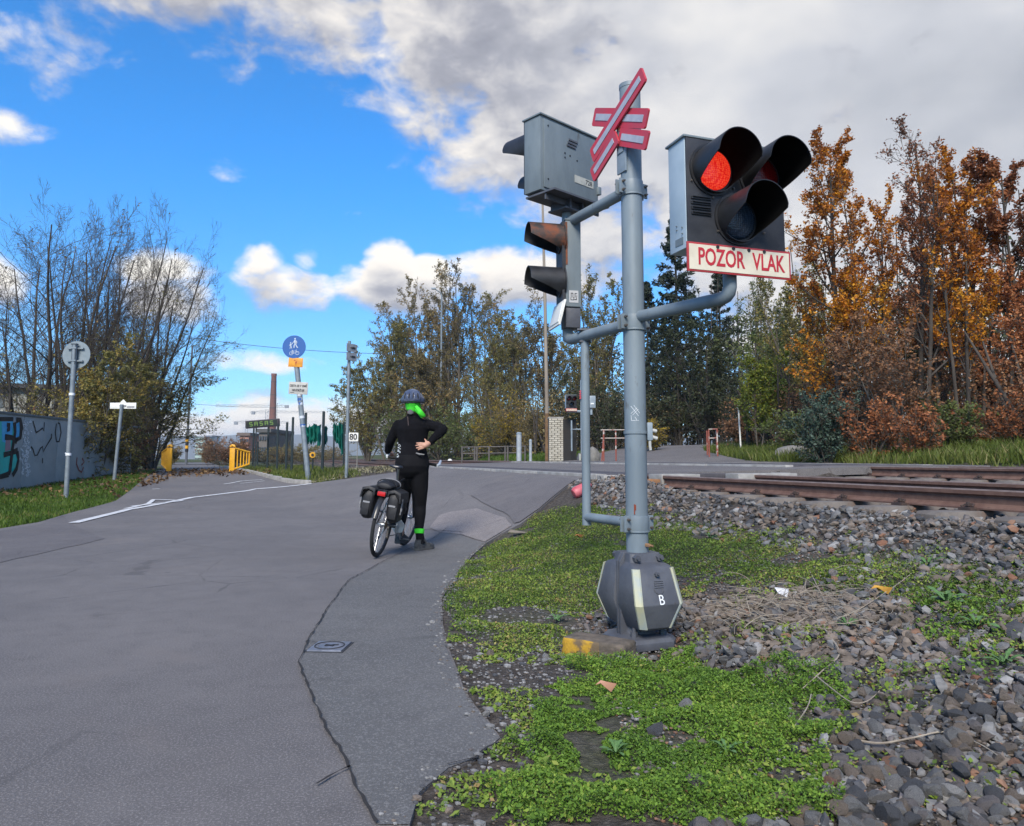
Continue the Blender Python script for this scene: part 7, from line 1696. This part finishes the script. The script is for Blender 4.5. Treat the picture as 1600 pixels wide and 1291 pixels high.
# lawn on the left
X = rg.uniform(-21, -7.5, 170000); Y = rg.uniform(9, 36, 170000); sL, tL = st(X, Y); nrm_ = (X - A0.x) * nW.x + (Y - A0.y) * nW.y
k = ~inpoly(X, Y, road_poly) & (nrm_ > .02) & (np.abs(X / Y) < .72) & (Y < 33) & (X < -7.2)
blades('lawn_grass', X[k], Y[k], .05, .13, .010, GRB, 'short green grass on the left verge below the graffiti wall', 3)
# island of weeds by the signposts
X = rg.uniform(-14, -2.5, 60000); Y = rg.uniform(21, 60, 60000); s, t = st(X, Y); k = ~inpoly(X, Y, road_poly) & (s > 2.6) & (X > -.36 * Y) & (Y < 48)
blades('island_grass', X[k], Y[k], .06, .26, .014, GRA, 'rough grass and weeds growing around the leaning signpost', 4)
X = rg.uniform(-14, -1.0, 30000); Y = rg.uniform(21, 40, 30000); s, t = st(X, Y); k = ~inpoly(X, Y, road_poly) & (s > .8) & (X > -.27 * Y)
C = np.stack([X[k], Y[k], gs(X[k], Y[k]) + .03], 1)[:9000]; V, Fc = leaf_quads(rg, C, .09, 1.2); tag(obj('leaf_litter', fast_mesh('leaf_litter', V, Fc, leaf_mat('pale_litter', [(0, (.10, .09, .05)), (.6, (.20, .18, .10)), (1, (.30, .27, .17))], .1), {'rnd': np.repeat(rg.random(len(C)), 4)})), 'pale dry leaves and chippings lying beside the track near the signpost', 'leaf litter', kind='stuff')
# fallen leaves across the path
P = [at(a, c, gr) for a, c in zip(rg.normal(330, 42, 800), rg.normal(737.5, 3.0, 800)) if 240 < a < 425 and 727 < c < 746]; P += [at(a, c, gr) for a, c in zip(rg.uniform(215, 300, 500), rg.uniform(733, 762, 500)) if c > 725 + (300 - a) * .22 and c < 740 + (300 - a) * .30]
C = np.array([tuple(p) for p in P]) + np.array([0, 0, .035]); V, Fc = leaf_quads(rg, C, .13, 1.5, .8); tag(obj('fallen_leaves', fast_mesh('fallen_leaves', V, Fc, GRE, {'rnd': np.repeat(rg.random(len(C)), 4)})), 'brown fallen leaves strewn across the cycle path between the barriers', 'fallen leaves', kind='stuff')
k = 2600; X = rg.uniform(-20, -8, k); Y = rg.uniform(18, 34, k); q = ~inpoly(X, Y, road_poly) & (np.abs(X / Y) < .72); C = np.stack([X[q], Y[q], gs(X[q], Y[q]) + .09], 1); V, Fc = leaf_quads(rg, C, .10, 1.0, .8); tag(obj('fallen_leaves', fast_mesh('fallen_leaves', V, Fc, GRE, {'rnd': np.repeat(rg.random(len(C)), 4)})), 'brown leaves caught in the left grass verge', 'fallen leaves', kind='stuff')
# low weeds round the signal foot
def cover_patch(name, n, box, poly, size, hmax, m, label, seed, thr=.0, nsc=2.2, extra=None):
    rg = np.random.default_rng(seed); X = rg.uniform(box[0], box[1], n); Y = rg.uniform(box[2], box[3], n); den = fbm(X * nsc + 3, Y * nsc + 8, 4); edge = fbm(X * 7, Y * 7, 3)
    ins = inpoly(X + (edge - .45) * .9, Y + (fbm(X * 7 + 30, Y * 7, 3) - .45) * .9, poly); k = ins & (den > thr) & ~inpoly(X, Y, road_poly) & ((X - SB.x) ** 2 + (Y - SB.y) ** 2 > .22 ** 2); X, Y, den = X[k], Y[k], den[k]
    h = hmax * rg.random(len(X)) * np.clip((den - thr) * 5, .1, 1.6); z = gs(X, Y) + (fbm(X * 3.1, Y * 3.1, 3) - .45) * .05 + (fbm(X * 11, Y * 11, 2) - .37) * .018 + .006 + h; C = np.stack([X, Y, z], 1); V, Fc = leaf_quads(rg, C, size * rg.choice([.7, 1, 1.5], (len(C), 1), p=[.5, .38, .12]), .9, .62)
    rv = np.clip(rg.normal(.0, .25, len(X)) + fbm(X * 2.6 + 1, Y * 2.6, 3) * 1.05, 0, 1); tag(obj(name, fast_mesh(name, V, Fc, m, {'rnd': np.repeat(rv, 4)})), label, name.replace('_', ' '), kind='stuff')
cover_patch('low_weeds', 330000, (-.9, 4.6, 3.2, 9.2), A_GREY, .0155, .028, GRC, 'dull green low weeds and moss covering the ground round the signal foot', 21, .33)
cover_patch('chickweed', 250000, (-.1, 1.9, 1.7, 4.0), A_LUSH, .0115, .042, GRD, 'bright green mat of small leaved weeds in the foreground', 22, .27, 3.2)
cover_patch('mixed_weeds', 16000, (-.3, 2.1, 1.7, 4.2), A_LUSH, .016, .06, GRC, 'duller taller weeds mixed into the bright green mat', 26, .40, 3.0)
cover_patch('creeping_weeds', 30000, (1.5, 3.8, 3.0, 5.2), A_PATCH, .018, .05, GRD, 'patch of green weeds growing through the ballast', 23, .37)
cover_patch('edge_weeds', 60000, (-.7, .9, 1.6, 4.4), A_EDGE, .016, .02, GRC, 'scattered small weeds along the crumbling road edge', 24, .47, 3.0)
# gritty edge of the asphalt: crumbs and chips
rg = np.random.default_rng(5); k = 16000; X = rg.uniform(-.8, 1.0, k); Y = rg.uniform(1.6, 8.5, k); E = np.concatenate([np.linspace(np.array(a_), np.array(b_), 14) for a_, b_ in zip(road_poly[:19], road_poly[1:20])]); dmin = np.min(np.hypot(X[:, None] - E[None, :, 0], Y[:, None] - E[None, :, 1]), 1)
inr_ = inpoly(X, Y, road_poly); from_edge = ((inpoly(X, Y, A_EDGE) | (inpoly(X, Y, A_GREY) & ((dmin < .22) | (rg.random(k) < .5)))) & ~inr_) | (inr_ & (dmin < .11 * rg.random(k) ** 1.6)); q = from_edge; X, Y, inr_ = X[q], Y[q], inr_[q]
v0, f0 = pv[0][1]; n = len(X); sc = rg.uniform(.003, .011, n) * np.where(rg.random(n) < .06, 2.3, 1); Z = gs(X, Y) + (fbm(X * 3.1, Y * 3.1, 3) - .45) * .05 + (fbm(X * 11, Y * 11, 2) - .37) * .018 + .003; Z = np.where(inr_, gr(X, Y) + .004, Z)
V = (v0[None] * sc[:, None, None] + np.stack([X, Y, Z], 1)[:, None]).reshape(-1, 3); me = fast_mesh('grit', V, (f0[None] + (np.arange(n) * len(v0))[:, None, None]).reshape(-1, 3), SM); me.polygons.foreach_set('material_index', np.repeat(rg.choice([0, 0, 1, 2, 4, 4, 5], n), len(f0)).astype(np.int32))
tag(obj('grit', me), 'fine grey grit along the broken edge of the asphalt', 'grit', kind='stuff')
X = rg.uniform(-.9, 4.6, 60000); Y = rg.uniform(3.2, 9.2, 60000); q = inpoly(X, Y, A_GREY) & ~inpoly(X, Y, road_poly) & (fbm(X * 2.2 + 3, Y * 2.2 + 8, 4) > .36) & ((X - SB.x) ** 2 + (Y - SB.y) ** 2 > .24 ** 2)
blades('verge_blades', X[q], Y[q], .02, .075, .0022, GRB, 'short fine green grass among the weeds round the signal foot', 31, .5)
# fines and weed sprigs between the stones of the ballast
k = 26000; X = rg.uniform(.4, 3.9, k); Y = rg.uniform(1.6, 6.0, k); s, t = st(X, Y); q = (s > .6) & ~inpoly(X, Y, road_poly) & (np.abs(X / Y) < .78); X, Y = X[q], Y[q]; n = len(X); sc = rg.uniform(.003, .010, n); Z = gs(X, Y) + (fbm(X * 3.1, Y * 3.1, 3) - .45) * .05 + rg.uniform(.0, .016, n)
V = (v0[None] * sc[:, None, None] + np.stack([X, Y, Z], 1)[:, None]).reshape(-1, 3); me = fast_mesh('grit', V, (f0[None] + (np.arange(n) * len(v0))[:, None, None]).reshape(-1, 3), SM); me.polygons.foreach_set('material_index', np.repeat(rg.choice([0, 1, 2, 2, 3, 4, 5], n), len(f0)).astype(np.int32))
tag(obj('grit', me, bed), kind='stuff')
A_BAL = area([(1060, 900), (1250, 900), (1420, 880), (1599, 890), (1599, 1290), (1290, 1290), (1290, 1075), (1060, 1030)])
cover_patch('sprouting_weeds', 60000, (.6, 3.9, 1.6, 5.6), A_BAL, .018, .06, GRC, 'small weeds sprouting here and there between the ballast stones', 25, .52, 3.4)
# rosette weeds with long toothed leaves
lm = MB(); top = []
for i, (x, w) in enumerate(((0, .006), (.03, .012), (.06, .009), (.09, .02), (.11, .014), (.14, .024), (.17, .016), (.19, .004))): z = .05 * math.sin(x * 12); top.append([(x, -w, z + .004), (x, 0, z), (x, w, z + .004)])
for a_, b_ in zip(top, top[1:]): lm.add(a_ + b_, [(0, 3, 4, 1), (1, 4, 5, 2)])
LEAFM = mat('rosette_leaf', (.06, .13, .035), .6, (.10, .19, .055), 30); lme = bpy.data.meshes.new('leaf'); lme.from_pydata(lm.v, [], lm.f); lme.materials.append(LEAFM); lme.shade_smooth()
rr = random.Random(4)
for px, py, sc, lab in ((1480, 950, 1.0, 'broad green rosette weed among the stones right of the dead stems'), (1528, 985, .9, 'toothed green weed just below the broad rosette'), (962, 1185, .55, 'dark green weed at the edge of the bright green mat'), (1135, 1185, .5, 'low weed inside the bright green mat'), (1450, 890, .9, 'weed rosette beside the track ballast'), (1325, 985, .5, 'small weed below the dead stems'), (1570, 1045, .7, 'weed at the far end of the stony ground'), (1240, 1010, .5, 'tiny green weed left of the dead stems'), (870, 975, .7, 'soft green weed left of the signal foot'), (1110, 845, .6, 'weed in front of the track ballast')):
    b = at(px, py); o = thing('weed_plant', lab, 'weed', b + Vector((0, 0, .015)), group='rosette weeds')
    for i in range(12):
        l = obj('leaf', lme, o); l.rotation_euler = (rr.uniform(-.2, .2), rr.uniform(-.45, .05), i * .7 + rr.uniform(-.2, .2)); k = sc * rr.uniform(.42, .72); l.scale = (k, k, k)
# pile of dead stems and some loose twigs
STEM = mat('dead_stem', (.33, .285, .225), .9, (.22, .18, .14), 20)
def twig(mb, p, az, L, r, bend, lift):
    pts = []; q = Vector(p); a = az
    for i in range(6): pts.append(q.copy()); a += rr.uniform(-bend, bend); q = q + Vector((math.cos(a), math.sin(a), lift * (1 - i / 2.5))) * L / 5
    mb.tube(pts, [r * (1 - .1 * i) for i in range(6)], 5)
o = thing('dead_stems', 'pile of dry pale dead stems lying on the brown stones', 'dead stems', at(1250, 965)); mb = MB()
for i in range(150):
    px, py = rr.gauss(1235, 58), rr.gauss(962, 20); p = at(px, py) - Vector(o.location) + Vector((0, 0, rr.uniform(.02, .07))); twig(mb, p, rr.uniform(0, 6.28), rr.uniform(.10, .34), rr.uniform(.0011, .0026), .5, rr.uniform(-.1, .8))
mb.build('stems', STEM, o)['kind'] = 'stuff'
for pts, r, lab in (([(1285, 990), (1300, 1010), (1312, 1035), (1285, 1062), (1255, 1090)], .0045, 'hooked pale twig lying below the pile of dead stems'), ([(1270, 1065), (1300, 1090), (1330, 1112), (1355, 1112), (1375, 1095)], .003, 'thin curved twig reaching the reddish stones'), ([(1345, 1175), (1380, 1180), (1430, 1170), (1480, 1160), (1530, 1180), (1560, 1200)], .004, 'long brown twig across the stones in the right foreground'), ([(1240, 1155), (1262, 1120), (1268, 1100)], .003, 'short dark twig at the edge of the bright green mat'), ([(1265, 900), (1300, 965), (1330, 970), (1400, 925), (1425, 905)], .003, 'long thin twig poking up behind the yellow leaf')):
    P = [at(*q) + Vector((0, 0, .035)) for q in pts]; o = thing('twig', lab, 'twig', P[0]); pp, r_ = spline([p - P[0] for p in P], [r * (1 - .12 * i) for i in range(len(P))], 4); MBt = MB(); MBt.tube(pp, r_, 6); MBt.build('stem', STEM, o)
def scrap(name, lab, cat, px, py, pts, m, dz=.03, rz=0, curl=.02):
    b = at(px, py) + Vector((0, 0, dz)); o = thing(name, lab, cat, b, (.25, .1, rz)); mb = MB(); n = len(pts); up_ = [(x, y, curl * math.sin(i * 2.1)) for i, (x, y) in enumerate(pts)]
    mb.add([(0, 0, curl)] + up_ + [(0, 0, curl - .002)] + [(x, y, z - .002) for x, y, z in up_], [(0, 1 + i, 1 + (i + 1) % n) for i in range(n)] + [(n + 1, n + 2 + (i + 1) % n, n + 2 + i) for i in range(n)] + [(1 + i, n + 2 + i, n + 2 + (i + 1) % n, 1 + (i + 1) % n) for i in range(n)]); mb.build('sheet', m, o)
LYEL = mat('yellow_leaf', (.48, .27, .03), .6, (.36, .18, .03), 40); LORA = mat('orange_leaf', (.36, .14, .03), .6, (.25, .10, .03), 40)
leafp = [(-.055, 0), (-.03, .014), (0, .019), (.03, .014), (.055, .0), (.03, -.012), (0, -.016), (-.03, -.012)]
scrap('fallen_leaf', 'yellow curled leaf on the stones beside the dead stems', 'leaf', 1378, 936, [(x * 1.2, y * 1.2) for x, y in leafp], LYEL, .05, .15)
scrap('fallen_leaf', 'orange leaf below the signal side pipe', 'leaf', 905, 846, leafp, LORA, .05, .4)
scrap('fallen_leaf', 'pinkish leaf on the grass below the concrete block', 'leaf', 947, 1092, [(x * .8, y * .8) for x, y in leafp], mat('pink_leaf', (.40, .20, .13), .6), .05, -.1)
scrap('fallen_leaf', 'orange leaf on the dark stones right of the signal foot', 'leaf', 1015, 1014, [(x * .7, y) for x, y in leafp], LORA, .04, .3)
scrap('paper_scrap', 'crumpled white scrap lying at the top of the dead stems', 'litter', 1222, 936, [(-.04, -.02), (-.05, .01), (-.02, .03), (.02, .025), (.05, .01), (.03, -.03)], mat('white_scrap', (.62, .63, .66), .6), .04, .3, .025)
scrap('paper_scrap', 'white scrap lying on the base of the signal foot', 'litter', 955, 983, [(-.03, -.015), (-.03, .02), (.0, .03), (.03, .015), (.025, -.02)], mat('grey_scrap', (.5, .5, .52), .6), .06, .8, .02)
scrap('plastic_scrap', 'flat beige slab fragment at the asphalt edge behind the weeds', 'litter', 812, 836, [(-.14, -.03), (-.10, .05), (.05, .06), (.15, .02), (.1, -.04)], mat('beige_fragment', (.24, .20, .15), .9, (.17, .14, .11), 10), .03, .2, .01)
# loose larger stones on the weeds
for i, (px, py, r, k, lab) in enumerate(((538, 0, 0, 0, ''), (1060, 1005, .03, 3, 'rounded orange stone right of the signal foot'), (853, 1030, .026, 4, 'pale stone left of the yellow painted block'), (878, 1033, .024, 4, 'small whitish stone close to the yellow painted block'), (818, 1090, .028, 1, 'dark stone on the gritty ground by the road edge'), (765, 1025, .03, 2, 'tan stone on the gritty ground'), (703, 1013, .022, 4, 'white stone at the asphalt edge'), (1025, 1152, .045, 1, 'dark angular stone on the bright green mat'), (1012, 1165, .02, 4, 'small white stone on the bright green mat'), (1085, 1080, .04, 5, 'mauve stone at the top of the bright green mat'), (760, 1120, .02, 4, 'pale pebble near the broken asphalt corner'))):
    if not lab: continue
    b = at(px, py); o = thing('stone', lab, 'stone', b + Vector((0, 0, r * .55)), (0, 0, i)); q = obj('stone_body', protos[k][i % 3], o); q.scale = (r, r * .85, r)
# ---------------------------------------------------------------- thin autumn haze
mb = MB(); mb.box((0, 2000, 30), (7400, 4600, 130)); HZ = bpy.data.materials.new('haze'); HZ.use_nodes = True; nt = HZ.node_tree; nt.nodes.clear()
pv_ = nt.nodes.new('ShaderNodeVolumePrincipled'); pv_.inputs['Color'].default_value = (.86, .91, 1, 1); pv_.inputs['Density'].default_value = .00028
ou = nt.nodes.new('ShaderNodeOutputMaterial'); nt.links.new(pv_.outputs[0], ou.inputs['Volume'])
tag(mb.build('haze', HZ, smooth=0), 'thin pale haze over the distant hills', kind='stuff')
